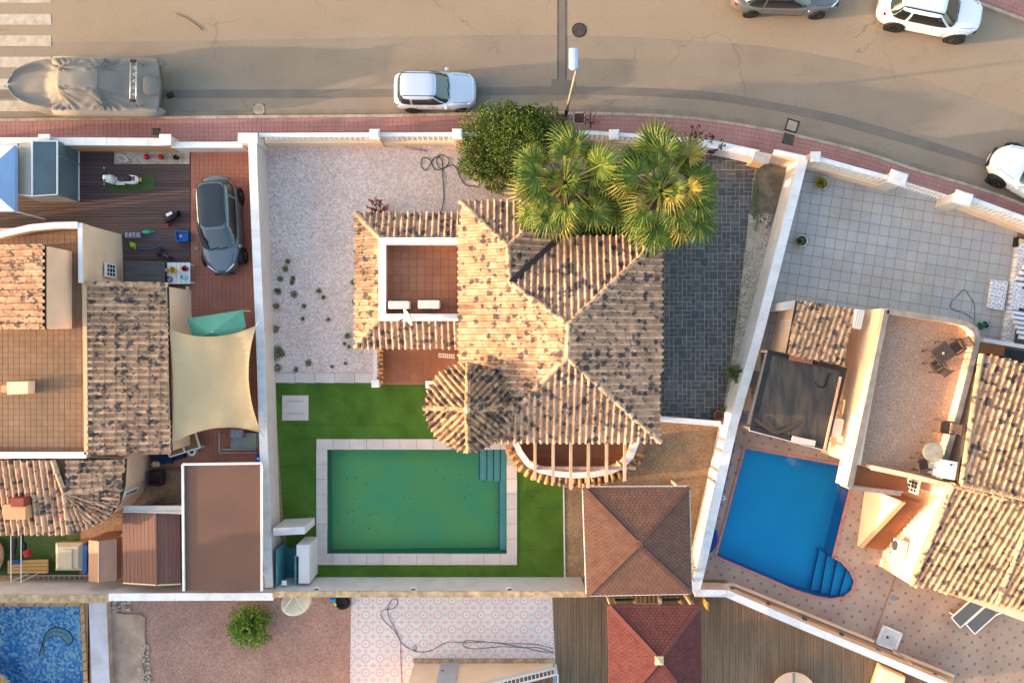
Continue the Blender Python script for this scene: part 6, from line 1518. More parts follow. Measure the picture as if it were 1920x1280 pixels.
for x0, y0, x1, y1, mt in ((1480, 669, 1523, 677, 'drive_tile'), (1485, 822, 1528, 831, 'coping')):
    mb = MB(); mb.bar(P(x0, y0, 2.5), P(x1, y1, 2.5), .24, .07); mb.build('weight_board', MATS[mt], bk)
mb = MB(); q_ = smooth_line([P(1416, 786, 2.4), P(1436, 800, 2.42), P(1454, 810, 2.42), P(1480, 802, 2.42), P(1502, 788, 2.42)], 4)
LL = offset_line(q_, .07); RR = offset_line(q_, -.07)
for i in range(len(q_) - 1): mb.loft([[Vector((*LL[i], 2.40)), Vector((*LL[i + 1], 2.40)), Vector((*RR[i + 1], 2.40)), Vector((*RR[i], 2.40))], [Vector((*LL[i], 2.45)), Vector((*LL[i + 1], 2.45)), Vector((*RR[i + 1], 2.45)), Vector((*RR[i], 2.45))]])
mb.build('strap', M('strap', (70, 60, 50), rough=.8), bk)
mb = MB(); mb.tube(smooth_line([P(1527, 715, 2.46), P(1534, 724, 2.46), P(1546, 725, 2.46), P(1552, 708, 2.46), P(1556, 700, 2.46)], 4), .035, 6); mb.build('cable', MATS['black'], bk, smooth=True)
# row of low cupboards along the wall
cb_ = thing('outdoor_cupboards', 'row of beige and grey low cupboards between the white wall and the black pergola', 'cupboard', P(1412, 730, YG))
for (xa, ya, xb, yb, mt) in ((1418, 660, 1428, 695, 'cream_plastic'), (1412, 697, 1420, 722, 'grey_plastic'), (1400, 726, 1412, 770, 'sand_cap'), (1391, 774, 1400, 792, 'grey_plastic')):
    a, b = P(xa, ya, .9), P(xb - 10, yb, .9); dd = (b - a).normalized(); nn = Vector((-dd.y, dd.x, 0));  nn = nn if nn.x > 0 else -nn
    mb = MB(); mb.prism([a - nn * .18, b - nn * .18, b + nn * .2, a + nn * .2], YG, .88); mb.build('cupboard', MATS[mt], cb_)
mb = MB(); mb.bar(P(1437, 662, .95), P(1402, 795, .95), .1, .12); mb.build('front_rail', MATS['coping_white'], cb_)
# front balustrades and gate
balustrade('front_balustrade', 'white balustrade at the left of the tiled patio gate', PP([(1528, 297), (1610, 320), (1682, 339)], 1.35), .14, .5, 1.3, .2, MATS['peach'], [P(1524, 297, 1.3)], lowth=.34)
balustrade('front_balustrade', 'white balustrade at the right of the tiled patio gate', PP([(1816, 373), (1920, 411), (2030, 452)], 1.35), .14, .5, 1.3, .2, MATS['peach'], [], lowth=.34)
for (x, y, lab) in ((1684, 334, 'left'), (1806, 372, 'right')):
    t = thing('gate_pillar', 'white stepped pillar on the %s of the patio gate' % lab, 'pillar', P(x, y, .14)); c = P(x, y, 1.7)
    mb = MB(); mb.box((c.x, c.y, .9), (.6, .42, 1.5), -.3); mb.build('shaft', MATS['cream_wall'], t)
    for s_, z in ((.08, 1.68), (.0, 1.75), (-.12, 1.82)): mb = MB(); mb.box((c.x, c.y, z), (.68 + s_, .5 + s_, .07), -.3); mb.build('cap_course', MATS['white_cap'], t)
gg_ = thing('patio_gate', 'low white metal gate between the two stepped pillars', 'gate', P(1745, 350, .14))
for z in (.45, .95): mb = MB(); mb.bar(P(1696, 338, 1.2) * 1 + Vector((0, 0, z - 1.2)), P(1796, 370, 1.2) + Vector((0, 0, z - 1.2)), .06, .05); mb.build('rail', MATS['white_cap'], gg_)
for i in range(16):
    p = P(1696, 338, 1.2).lerp(P(1796, 370, 1.2), (i + .5) / 16); mb = MB(); mb.box((p.x, p.y, .62), (.025, .025, .95)); mb.build('bar', MATS['white_cap'], gg_)
mb = MB(); mb.bar(P(1690, 345, .15), P(1796, 378, .15), .18, .05); mb.build('threshold', MATS['peach'], gg_)
# patterned tiles and steps at the right edge
M('patt_white', (226, 220, 220), rough=.5); M('patt_red', (170, 110, 104)); M('patt_ink', (90, 92, 116))
def patt_fn(size, ang, c_ring, c_dia, cent=True, org=(0, 0)):
    def fn(nt, geo, col):
        v = scaled(nt, geo, (1 / size, 1 / size, 0), ang, (org[0], org[1], 0)); fr = nt.nodes.new('ShaderNodeVectorMath'); fr.operation = 'FRACTION'; nt.links.new(v, fr.inputs[0])
        sb = nt.nodes.new('ShaderNodeVectorMath'); sb.operation = 'SUBTRACT'; nt.links.new(fr.outputs[0], sb.inputs[0]); sb.inputs[1].default_value = (.5, .5, 0)
        ml = nt.nodes.new('ShaderNodeVectorMath'); ml.operation = 'MULTIPLY'; nt.links.new(sb.outputs[0], ml.inputs[0]); ml.inputs[1].default_value = (1, 1, 0)
        ln = nt.nodes.new('ShaderNodeVectorMath'); ln.operation = 'LENGTH'; nt.links.new(ml.outputs[0], ln.inputs[0]); r = ln.outputs['Value']
        def bandr(a, b): return mathn(nt, 'MULTIPLY', mathn(nt, 'GREATER_THAN', r, a), mathn(nt, 'LESS_THAN', r, b))
        col = mix_node(nt, mathn(nt, 'MULTIPLY', bandr(.21, .31), .62), col, lin(c_ring))
        col = mix_node(nt, mathn(nt, 'MULTIPLY', bandr(.0, .06), .7), col, lin(c_dia))
        col = mix_node(nt, mathn(nt, 'MULTIPLY', bandr(.35, .38), .4), col, lin(c_dia))
        sx = nt.nodes.new('ShaderNodeSeparateXYZ'); nt.links.new(sb.outputs[0], sx.inputs[0])
        ax_, ay_ = mathn(nt, 'ABSOLUTE', sx.outputs[0]), mathn(nt, 'ABSOLUTE', sx.outputs[1])
        dm = mathn(nt, 'ADD', ax_, ay_)
        f = mathn(nt, 'MULTIPLY', mathn(nt, 'GREATER_THAN', dm, .80), mathn(nt, 'LESS_THAN', dm, .9))
        col = mix_node(nt, mathn(nt, 'MULTIPLY', f, .6), col, lin(c_ring))
        f = mathn(nt, 'GREATER_THAN', dm, .95); col = mix_node(nt, mathn(nt, 'MULTIPLY', f, .55), col, lin(c_ring))
        mx = mathn(nt, 'MAXIMUM', ax_, ay_); mn = mathn(nt, 'MINIMUM', ax_, ay_)
        f = mathn(nt, 'MULTIPLY', mathn(nt, 'GREATER_THAN', mx, .42), mathn(nt, 'LESS_THAN', mn, .07))
        return mix_node(nt, mathn(nt, 'MULTIPLY', f, .5), col, lin(c_dia))
    return fn
pang = math.radians(-14)
M('patt_tile_small', (224, 218, 220), rough=.5, fn=patt_fn(.36, pang, (96, 88, 104), (170, 110, 104)), grain=.03)
ps = thing('patterned_steps', 'patterned tile landing and white steps at the right edge of the grey patio', 'steps', P(1890, 560, YG))
floor_pieces(ps, PP([(1858, 524), (1888, 528), (1879, 582), (1850, 577)], .2), .3, .36, .36, pang, .012, MATS['patt_tile_small'], 'patterned_tile', th=.14)
floor_pieces(ps, PP([(1908, 455), (1925, 458), (1897, 645), (1880, 640)], .3), .42, .36, .36, pang, .012, MATS['patt_tile_small'], 'patterned_tile', th=.26)
floor_pieces(ps, PP([(1905, 540), (2000, 558), (1994, 592), (1900, 575)], .3), .4, .36, .36, pang, .012, MATS['patt_tile_small'], 'patterned_tile', th=.24)
for (ya, n, zz) in ((492, 5, .42), (584, 6, .42)):
    for i in range(n):
        y = ya + i * 9.5; x = 1916 - (y - 470) * .12; a, b = P(x, y, .6), P(x + 90, y + 15, .6); z = (.45 + .15 * (n - 1 - i)) if ya < 540 else (.45 + .15 * i)
        mb = MB(); mb.bar((a.x, a.y, z - .09), (b.x, b.y, z - .09), .17, .18); mb.build('step', MATS['white_cap'], ps)
        mb = MB(); mb.bar((a.x, a.y + .085, z - .0), (b.x, b.y + .085, z - .0), .05, .02); mb.build('step_nosing', MATS['patt_ink'], ps)
t = thing('mat_box', 'dark box with tan lid beside the patterned landing', 'box', P(1915, 455, YG))
mb = MB(); mb.prism(PP([(1907, 444), (1935, 450), (1933, 466), (1905, 462)], .4), YG, .4); mb.build('box', MATS['black'], t); mb = MB(); mb.prism(PP([(1912, 447), (1930, 451), (1929, 458), (1911, 455)], .45), .4, .45); mb.build('lid', MATS['sand_cap'], t)
hose('garden_hose', 'thin grey green hose looped on the pale patio tiles', [(1826, 603), (1828, 585), (1825, 566), (1815, 551), (1808, 543), (1797, 552), (1784, 567), (1782, 575), (1792, 582), (1810, 588), (1824, 597)], .018, M('hose_grey', (92, 110, 100), rough=.5))
t = thing('hose_reel', 'small dark green hose reel by the terrace corner', 'hose reel', P(1838, 610, YG), .3)
for x in (-.12, .12): mb = MB(); mb.lathe([(.0005, -.015), (.17, -.015), (.17, .015), (.0005, .015)], (x, 0, .2), 14, M=Matrix.Rotation(math.pi / 2, 3, 'Y')); mb.build('flange', M('reel_green', (20, 92, 80), rough=.4) if 'reel_green' not in MATS else MATS['reel_green'], t, local=True)
mb = MB(); mb.tube([(-.12, 0, .2), (.12, 0, .2)], .11, 10); mb.build('coil', MATS['hose_green'], t, local=True); mb = MB(); mb.tube([(.14, 0, .2), (.3, .02, .2), (.3, .12, .26)], .014, 5); mb.build('crank', MATS['grey_plastic'], t, local=True)
# pool side things
def sun_lounger(label, c, ang, group=None):
    t = thing('sun_lounger', label, 'sun lounger', c, ang, group)
    for y in (-.3, .3):
        mb = MB(); mb.bar((-.75, y, .32), (.55, y, .32), .05, .05); mb.build('side_rail', MATS['white_plastic'], t, local=True)
        mb = MB(); mb.bar((.55, y, .32), (1.0, y, .6), .05, .05); mb.build('back_rail', MATS['white_plastic'], t, local=True)
        for x in (-.6, .45): mb = MB(); mb.box((x, y, .16), (.05, .05, .32)); mb.build('leg', MATS['white_plastic'], t, local=True)
    mb = MB(); mb.bar((-.75, -.32, .32), (-.75, .32, .32), .05, .05); mb.build('foot_rail', MATS['white_plastic'], t, local=True)
    mb = MB()
    mb.box((-.1, 0, .33), (1.3, .54, .015)); mb.build('seat_mesh', M('mesh_grey', (92, 98, 104), (82, 88, 94), 1, 3, rough=.6, grain=.08, gs=120) if 'mesh_grey' not in MATS else MATS['mesh_grey'], t, local=True)
    mb = MB(); mb.bar((.56, 0, .34), (1.0, 0, .61), .54, .015); mb.build('back_mesh', MATS['mesh_grey'], t, local=True)
    return t
c = P(1816, 1146, .5); sun_lounger('grey mesh sun lounger nearer the blue pool, half under the tiled eave', (c.x, c.y, YG), math.radians(42), group='sun loungers by the tiled eave')
c = P(1843, 1158, .5); sun_lounger('grey mesh sun lounger farther from the blue pool, half under the tiled eave', (c.x, c.y, YG), math.radians(42), group='sun loungers by the tiled eave')
shp = thing('shower_tray', 'square white shower tray on the spotted pool deck', 'shower tray', P(1668, 1197, YG))
q = PP([(1657, 1172), (1692, 1187), (1679, 1219), (1643, 1206)], .25)
q = q if area(q) > 0 else q[::-1]
mb = MB(); mb.prism(q, YG, .22); mb.build('tray', MATS['white_wall'], shp)
for k in range(4): mb = MB(); mb.bar(q[k].lerp((q[0] + q[2]) / 2, .05) + Vector((0, 0, -.01)), q[(k + 1) % 4].lerp((q[0] + q[2]) / 2, .05) + Vector((0, 0, -.01)), .09, .06); mb.build('rim', MATS['white_cap'], shp)
c = P(1664, 1194, .23); mb = MB(); mb.lathe([(.06, -.005), (.06, .01)], c, 12); mb.build('drain', MATS['ac_dark'], shp)
mb = MB(); c = P(1676, 1217, .3); mb.tube([(c.x, c.y, YG), (c.x, c.y, 1.9), (c.x - .12, c.y + .1, 2.0)], .025, 8); mb.build('shower_pipe', MATS['steel'], shp)
t = thing('deck_drain', 'round blue grey drain cover in the spotted pool deck', 'drain', P(1675, 1120, YG)); mb = MB(); mb.lathe([(.13, .0), (.13, .012), (.09, .012), (.09, .018), (.0005, .018)], P(1675, 1120, YG), 18); mb.build('lid', M('drain_blue', (120, 130, 148)), t); mb = MB(); mb.lathe([(.15, .0), (.15, .009), (.13, .009)], P(1675, 1120, YG), 18); mb.build('ring', MATS['steel'], t)
mb = MB(); mb.bar(P(1680, 1078, YG + .004), P(1634, 1203, YG + .004), .07, .014); tag(mb.build('deck_joint', M('deck_joint', (150, 104, 92))), kind='structure')
pkb = thing('planter_kerb', 'peach planter kerb running along the slim white wall by the pool deck', 'planter', P(1500, 1160, YG))
ln = PP([(1340, 1098), (1376, 1096), (1510, 1150), (1640, 1203)], .3); ln2 = PP([(1676, 1222), (1790, 1268)], .3)
for LN in (ln, ln2):
    for a, b in zip(LN[:-1], LN[1:]): mb = MB(); mb.bar(Vector((a.x, a.y, .2)), Vector((b.x, b.y, .2)), .12, .16); mb.build('kerb', MATS['peach'], pkb)
mb = MB(); a_ = [(1340, 1102), (1376, 1100), (1640, 1208), (1790, 1272), (1780, 1284), (1640, 1224), (1366, 1108), (1340, 1108)]
mb.prism(PP(a_, .2), YG, .2); mb.build('planter_soil', MATS['peach_dark'], pkb)
for (x, y, mt, lab) in ((1371, 1105, 'reel_green', 'teal, at the bend of the slim white wall'), (1440, 1132, 'red_lamp', 'red, on the planter kerb'), (1508, 1159, 'reel_green', 'teal, midway along the planter kerb'), (1577, 1189, 'hose_green', 'dark green, below the pool stairs'), (1646, 1218, 'grey_plastic', 'grey, beside the shower tray'), (1752, 1265, 'hose_green', 'dark green, at the low right end of the planter')):
    t = thing('solar_lamp', 'small solar stake lamp, ' + lab, 'garden lamp', P(x, y, .2), group='solar stake lamps along the planter')
    c = P(x, y, .4); mb = MB(); mb.lathe([(.015, .2), (.015, .36)], (c.x, c.y, 0), 6); mb.build('stake', MATS['black'], t); mb = MB(); mb.lathe([(.06, .36), (.11, .4), (.11, .46), (.05, .5), (.0005, .51)], (c.x, c.y, 0), 12); mb.build('lamp_head', MATS[mt], t, smooth=True)
# blue lower wall trim and half round basin by the blue pool
M('deep_blue', (26, 52, 140), (20, 44, 120), 2, 3, rough=.4)
bt = thing('blue_edging', 'deep blue edging strip with half round bulge at the foot of the white wall', 'edging', P(1345, 950, YG))
ln = PP([(1376, 829), (1358, 905), (1340, 980), (1317, 1056)], .6)
for a, b in zip(ln[:-1], ln[1:]): mb = MB(); mb.bar(Vector((a.x, a.y, .4)), Vector((b.x, b.y, .4)), .1, .5); mb.build('strip', MATS['deep_blue'], bt)
c0 = P(1330, 1014, .4); d_ = (ln[3] - ln[2]).normalized(); n_ = Vector((-d_.y, d_.x, 0)); n_ = n_ if n_.x > 0 else -n_
mb = MB(); hp = [c0 + d_ * (.62 * math.cos(math.pi * k / 10)) + n_ * (.38 * math.sin(math.pi * k / 10)) for k in range(11)]; mb.prism(hp, YG, .34); mb.build('bulge', MATS['deep_blue'], bt)
t = thing('pool_light', 'pale round fitting on the pool deck beside the blue edging', 'pool fitting', P(1356, 933, YG)); mb = MB(); mb.lathe([(.11, 0), (.11, .02), (.07, .03)], P(1356, 933, YG), 16); mb.build('ring', MATS['coping_white'], t); mb = MB(); mb.lathe([(.05, .03), (.0005, .035)], P(1356, 933, YG), 12); mb.build('cap', MATS['grey_plastic'], t)
for (x, y, r, h, lab) in ((1536, 346, .3, .34, 'white pot with spiky yellow green plant in the patio corner'), (1499, 453, .27, .3, 'white pot with low dark green plant beside the slanting white wall')):
    t = thing('potted_plant', lab, 'potted plant', P(x, y, YG)); pot(t, P(x, y, YG + .02), r, h, MATS['coping_white'], MATS['pit_soil']); t['_pot'] = 1
    del t['_pot']
# ============================================================ PLOTS AT THE BOTTOM OF THE PICTURE
M('plank_grey', (124, 104, 84), (104, 88, 74), 1.2, 5, grain=.24, gs=16, stretch=(6, .3, 1), tone=.1, rough=.8)
M('plank_gap', (56, 46, 38))
wd2 = sheet('plank_deck', PP([(1032, 1084), (1362, 1086), (1372, 1118), (1500, 1174), (1640, 1232), (1850, 1330), (1850, 1420), (1048, 1420)], YG), YG - .006, MATS['plank_gap'])
bnd = PP([(1034, 1084), (1362, 1086), (1372, 1112), (1500, 1166), (1640, 1226), (1830, 1310), (1830, 1420), (1048, 1420)], YG)
bq = [(p.x, p.y) for p in bnd]; bq = bq if area(bq) > 0 else bq[::-1]
mb = MB(); x = bnd[0].x; pw = .142; x1 = max(p[0] for p in bq)
while x < x1:
    y = bnd[0].y + random.uniform(0, 2)
    while y > -22:
        L = random.uniform(2.2, 3.6); cell = [(x + .006, y - L + .004), (x + pw - .006, y - L + .004), (x + pw - .006, y), (x + .006, y)]
        c = clip_convex(bq, cell)
        if len(c) >= 3 and abs(area(c)) > .003: mb.prism(c, YG - .01, YG + .012 + random.uniform(-.003, .003), False)
        y -= L
    x += pw
mb.build('deck_planks', MATS['plank_grey'], wd2, kind='stuff')
# patterned tile patio: one medallion per tile
tsz = .655
p0 = P(672.5, 1111.5, YG)
def P_fn(): return patt_fn(tsz, 0, (196, 144, 138), (130, 136, 170), org=((-(p0.x) / tsz) % 1, (-(p0.y) / tsz) % 1))
M('patt_tile', (206, 200, 202), (198, 192, 194), 1, 3, fn=P_fn(), rough=.45, grain=.02, tone=.03)
tp = sheet('patterned_patio', PP([(659, 1086), (1035, 1086), (1052, 1420), (655, 1420)], YG), YG - .002, MATS['coping_white'])
floor_pieces(tp, PP([(660, 1086), (1034, 1086), (1050, 1420), (656, 1420)], YG), YG + .012, tsz, tsz, 0, .008, MATS['patt_tile'], 'patterned_tile', limit=300, org=p0)
# concrete slab broken along its edge, low white wall
cs2 = sheet('concrete_slab', PP([(205, 1146), (236, 1150), (262, 1150), (273, 1156), (272, 1196), (275, 1212), (266, 1236), (272, 1262), (266, 1300), (205, 1300)], YG), YG + .06, M('slab_conc', (178, 152, 132), (152, 126, 110), 1.6, 6, .35, .65, grain=.16, gs=40, bump=.4))
mb = MB(); pts = PP([(205, 1146), (236, 1150), (262, 1150), (273, 1156), (272, 1196), (275, 1212), (266, 1236), (272, 1262), (266, 1300), (205, 1300)], YG); mb.prism(pts, .1, YG + .055); mb.build('slab_edge', MATS['slab_conc'], cs2)
rb_ = MB()
for i in range(120):
    if i < 60: x, y = random.uniform(205, 246), random.uniform(1126, 1146)
    else: x, y = random.uniform(262, 282), random.uniform(1200, 1278)
    c = P(x, y, YG); r = random.uniform(.03, .1); rb_.ball(c + Vector((0, 0, r * .4)), r, 6, 4, (1, random.uniform(.6, 1.2), .6))
rb_.build('rubble', M('rubble', (196, 176, 162), (140, 122, 112), 8, 3, grain=.2), None, kind='stuff'); 
lw = thing('low_wall', 'low pale rendered wall between the mosaic pool and the concrete slab', 'garden wall', P(184, 1200, YG))
q = PP([(166, 1126), (199, 1126), (206, 1310), (173, 1310)], .5); mb = MB(); mb.prism(q, YG, .5); mb.build('wall_body', M('low_white', (206, 200, 206), (186, 176, 178), 1.5, 6, .4, .7, grain=.06), lw)
mb = MB(); mb.prism(PP([(192, 1126), (201, 1126), (208, 1310), (199, 1310)], .5), YG, .44); mb.build('rough_edge', MATS['slab_conc'], lw)
# dish, tyre and box against the rear wall
c = P(557, 1131, 1.5)
dish('large cream satellite dish behind the rear wall above the brown gravel', c, .66, math.radians(50), math.radians(90), P(560, 1118, .2), None)
t = thing('leaning_sheet', 'grey metal sheet leaning on the rear wall beside the big satellite dish', 'panel', P(598, 1124, YG)); a, b = P(588, 1123, 1.0), P(609, 1123, 1.0)
mb = MB(); mb.loft([[Vector((a.x, a.y - .1, YG)), Vector((b.x, b.y - .1, YG)), Vector((b.x, b.y + .2, 1.2)), Vector((a.x, a.y + .2, 1.2))], [Vector((a.x, a.y - .15, YG)), Vector((b.x, b.y - .15, YG)), Vector((b.x, b.y + .15, 1.2)), Vector((a.x, a.y + .15, 1.2))]]); mb.build('sheet', M('panel_grey', (120, 120, 120)), t)
for p in (a, b): mb = MB(); mb.bar((p.x, p.y - .14, YG), (p.x, p.y + .2, 1.22), .05, .05); mb.build('edge', MATS['frame_white'], t)
t = thing('car_tyre', 'black tyre lying against the rear wall by the patterned patio', 'tyre', P(643, 1126, YG)); c = P(643, 1127, YG)
mb = MB(); mb.lathe([(.17, .0), (.3, .02), (.34, .1), (.3, .18), (.2, .19), (.18, .14)], c, 20); mb.build('tread', MATS['tyre'], t, smooth=True); mb = MB(); mb.lathe([(.18, .05), (.0005, .06)], c, 14); mb.build('hub', MATS['ac_dark'], t)
t = thing('toy_pile', 'blue and yellow toy beside the black tyre', 'toy', P(628, 1125, YG)); c = P(626, 1122, YG); mb = MB(); mb.loft([[c + Vector((sx * .14, sy * .1, z)) for sx, sy in ((-1, -1), (1, -1), (1, 1), (-1, 1))] for z in (0, .2)] + [[c + Vector((sx * .09, sy * .06, .26)) for sx, sy in ((-1, -1), (1, -1), (1, 1), (-1, 1))]]); mb.build('blue_part', M('toy_blue', (40, 140, 180)), t)
c = P(631, 1130, YG); mb = MB(); mb.ball(c + Vector((0, 0, .1)), .1, 10, 7); mb.build('yellow_part', MATS['yellow'], t, smooth=True)
hose('garden_hose', 'grey hose trailing in a loop over the patterned patio tiles',
     [(755, 1290), (752, 1255), (751, 1225), (750, 1200), (742, 1180), (730, 1158), (727, 1140), (733, 1126), (742, 1122), (745, 1132), (735, 1141), (718, 1143), (714, 1152), (722, 1166), (738, 1180), (752, 1204), (768, 1216), (777, 1219), (781, 1212), (776, 1210), (776, 1219), (792, 1222), (812, 1217), (830, 1206), (850, 1203), (880, 1204), (900, 1203), (925, 1204), (960, 1206), (1000, 1207), (1036, 1215)], .017, M('hose_pale', (130, 112, 122), (116, 104, 112), 2, 2, rough=.5))
hose('garden_hose', 'grey green hose in a flat loop at the edge of the patterned patio', [(1036, 1222), (1010, 1214), (980, 1213), (930, 1212), (890, 1216), (872, 1212), (868, 1206), (876, 1200), (900, 1202), (940, 1206), (985, 1214), (1010, 1220), (1038, 1224)], .017, M('hose_olive', (112, 116, 110), rough=.5))
# peach lower building with outside stairs
lb = thing('lower_house', 'peach rendered house wall with grey door and outside stair at the bottom edge', 'house', P(900, 1260, YG))
Y0 = P(0, 1241, YG).y; X0 = P(777, 0, YG).x; X1 = P(1036, 0, YG).x; XM = P(878, 0, 2.4).x
def zs(x): return lerp(.25, 2.35, min(1, max(0, (X1 - x) / (X1 - XM))))
mb = MB(); pr = [(X0, YG), (X1, YG), (X1, zs(X1)), (XM, 2.35), (XM, 3.3), (X0, 3.3)]
mb.loft([[Vector((x, Y0, z)) for x, z in pr], [Vector((x, Y0 - .2, z)) for x, z in pr]]); mb.build('main_wall', MATS['peach'], lb)
mb = MB(); mb.prism([Vector((X0, Y0 - .2)), Vector((XM - .05, Y0 - .2)), Vector((XM - .05, Y0 - 5)), Vector((X0, Y0 - 5))], YG, 3.1); mb.build('house_block', MATS['peach'], lb)
mb = MB(); mb.box(((X0 + X1) / 2, Y0 + .09, YG + .05), (X1 - X0 + .1, .18, .1)); mb.build('plinth', MATS['stone_cap'], lb)
dx = P(844, 0, YG).x
mb = MB(); mb.box((dx, Y0 + .02, 1.22), (.82, .06, 2.05)); dr = mb.build('door', M('door_grey', (176, 170, 174), (164, 158, 162), 2, 3, rough=.5), lb)
mb = MB(); mb.tube([(dx - .3, Y0 + .06, 1.15), (dx - .3, Y0 + .1, 1.15), (dx - .18, Y0 + .1, 1.15)], .018, 6); mb.build('door_handle', MATS['ac_dark'], dr)
for i in range(12):
    xa = lerp(X1, XM, i / 12); xb = lerp(X1, XM, (i + 1) / 12); mb = MB(); mb.prism([Vector((xb, Y0 - .21)), Vector((xa, Y0 - .21)), Vector((xa, Y0 - 1.25)), Vector((xb, Y0 - 1.25))], YG, zs(xb) - .1); mb.build('stair_step', M('stair_terra', (150, 108, 80), (132, 94, 70), 2, 4, grain=.15) if 'stair_terra' not in MATS else MATS['stair_terra'], lb)
ra, rb2 = Vector((X1 + .15, Y0 - .1, 1.1)), Vector((XM, Y0 - .1, 3.15)); dn = Vector((0, 0, -.62))
for nm, o_ in (('hand_rail', Vector()), ('lower_rail', dn)): mb = MB(); mb.bar(ra + o_, rb2 + o_, .07, .06); mb.build(nm, MATS['frame_white'], lb)
for i in range(22): t = (i + .5) / 22; mb = MB(); p = ra.lerp(rb2, t); mb.bar(p, p + dn, .035, .035); mb.build('rail_bar', MATS['frame_white'], lb)
mb = MB(); mb.box((X1 + .15, Y0 - .1, .6), (.07, .07, 1.0)); mb.build('rail_post', MATS['frame_white'], lb)
mb = MB(); mb.bar((X1 + .18, Y0 - .1, 1.1), (X1 + .18, Y0 - 1.3, 1.1), .06, .06); mb.build('side_rail', MATS['frame_white'], lb)
# red pavilion
M('shingle_red', (114, 66, 62), (102, 57, 56), 3.0, 4, grain=.16, gs=26, tone=.04, rough=.92, bump=.4); M('shingle_redcap', (122, 68, 62), (110, 60, 56), 3.0, 4, grain=.1)
rp = thing('red_pavilion', 'garden pavilion with red shingle pyramid roof and pale finial on plank decking', 'gazebo', P(1225, 1230, YG))
ap = P(1236, 1237, 3.35); cn = [P(1141, 1135, 2.4), P(1144, 1345, 2.4), P(1316, 1345, 2.4), P(1312, 1136, 2.4)]
hip_roof(rp, cn, ap, MATS['shingle_red'], 19, MATS['shingle_redcap'], MATS['shingle_redcap'])
mb = MB(); mb.box(ap + Vector((0, 0, .02)), (.34, .34, .1)); mb.loft([[ap + Vector((sx * .17, sy * .17, .07)) for sx, sy in ((-1, -1), (1, -1), (1, 1), (-1, 1))], [ap + Vector((sx * .01, sy * .01, .2)) for sx, sy in ((-1, -1), (1, -1), (1, 1), (-1, 1))]]); mb.build('finial', M('finial', (206, 190, 150), (176, 160, 126), 5, 3), rp)
for c in cn: q = c.lerp(ap, .09); mb = MB(); mb.box((q.x, q.y, 1.25), (.12, .12, 2.25)); mb.build('post', MATS['wood_pale'], rp)
# timber bits between the two pavilions
M('old_yellow', (176, 144, 70), (150, 120, 60), 4, 3, grain=.15)
tf2 = thing('timber_rail', 'weathered yellow timber rail between the brown and red pavilions', 'rail', P(1210, 1125, YG))
for x in (1152, 1188, 1275): mb = MB(); c = P(x, 1127, .8); mb.box((c.x, c.y, .55), (.09, .09, .8), .4); mb.bar((c.x, c.y + .1, .95), (c.x + .1, c.y - .25, .95), .06, .06); mb.build('post', MATS['old_yellow'], tf2)
for x0, x1 in ((1153, 1188), (1241, 1275)): mb = MB(); mb.bar(P(x0, 1124, .9), P(x1, 1123, .9), .08, .08); mb.build('rail', MATS['black'], tf2)
t = thing('timber_post', 'single yellow timber post on the plank deck right of the red pavilion', 'post', P(1323, 1130, YG)); c = P(1323, 1130, .6); mb = MB(); mb.box((c.x, c.y, .55), (.07, .34, .8)); mb.build('shaft', MATS['old_yellow'], t); mb = MB(); mb.box((c.x, c.y, .97), (.09, .36, .04)); mb.build('cap', MATS['old_yellow'], t)
cg = thing('pallet_crate', 'pale slatted crate standing above the edge of the red pavilion', 'crate', P(1214, 1127, YG))
for i in range(6): mb = MB(); mb.box((P(1194 + i * 8, 1127, .5).x, P(0, 1127, .5).y, .42), (.08, .5, .03)); mb.build('slat', MATS['pallet'], cg)
mb = MB(); mb.bar(P(1190, 1133, .5), P(1238, 1133, .5), .05, .3); mb.build('side_board', MATS['white_cap'], cg); mb = MB(); mb.bar(P(1237, 1121, .5), P(1237, 1132, .5), .12, .3); mb.build('end_board', MATS['coping_white'], cg)
# cream garden bench top and round white table at the lower right
t = thing('day_bed', 'cream padded daybed at the foot of the slim white wall', 'sun lounger', P(1668, 1266, YG))
q = PP([(1652, 1247), (1698, 1268), (1690, 1310), (1634, 1300)], .55); q = q if area(q) > 0 else q[::-1]
mb = MB(); mb.prism(q, .2, .5); mb.build('base', MATS['sand_cap'], t); mb = MB(); mb.loft([[Vector((p.x, p.y, .5)) for p in inset(q, .04)], [Vector((p.x, p.y, .6)) for p in inset(q, .05)], [Vector((p.x, p.y, .64)) for p in inset(q, .12)]]); mb.build('mattress', M('cream_cloth', (232, 212, 184), (222, 200, 172), 1, 3), t)
t = thing('round_table', 'round pinkish table top cut by the bottom edge on the plank deck', 'table', P(1488, 1300, YG)); c = P(1488, 1302, .75)
mb = MB(); mb.lathe([(.0005, .7), (1.0, .7), (1.02, .73), (1.0, .76), (.0005, .76)], (c.x, c.y, 0), 36); mb.build('table_top', M('table_pink', (214, 180, 156), (204, 168, 146), 1, 3), t); mb = MB(); mb.lathe([(.3, .16), (.08, .2), (.08, .7)], (c.x, c.y, 0), 14); mb.build('pedestal', MATS['grey_plastic'], t)
mb = MB(); mb.bar((c.x, c.y + 1.0, .768), (c.x, c.y - .2, .768), .1, .012); mb.build('table_runner', MATS['grey_trim'], t)
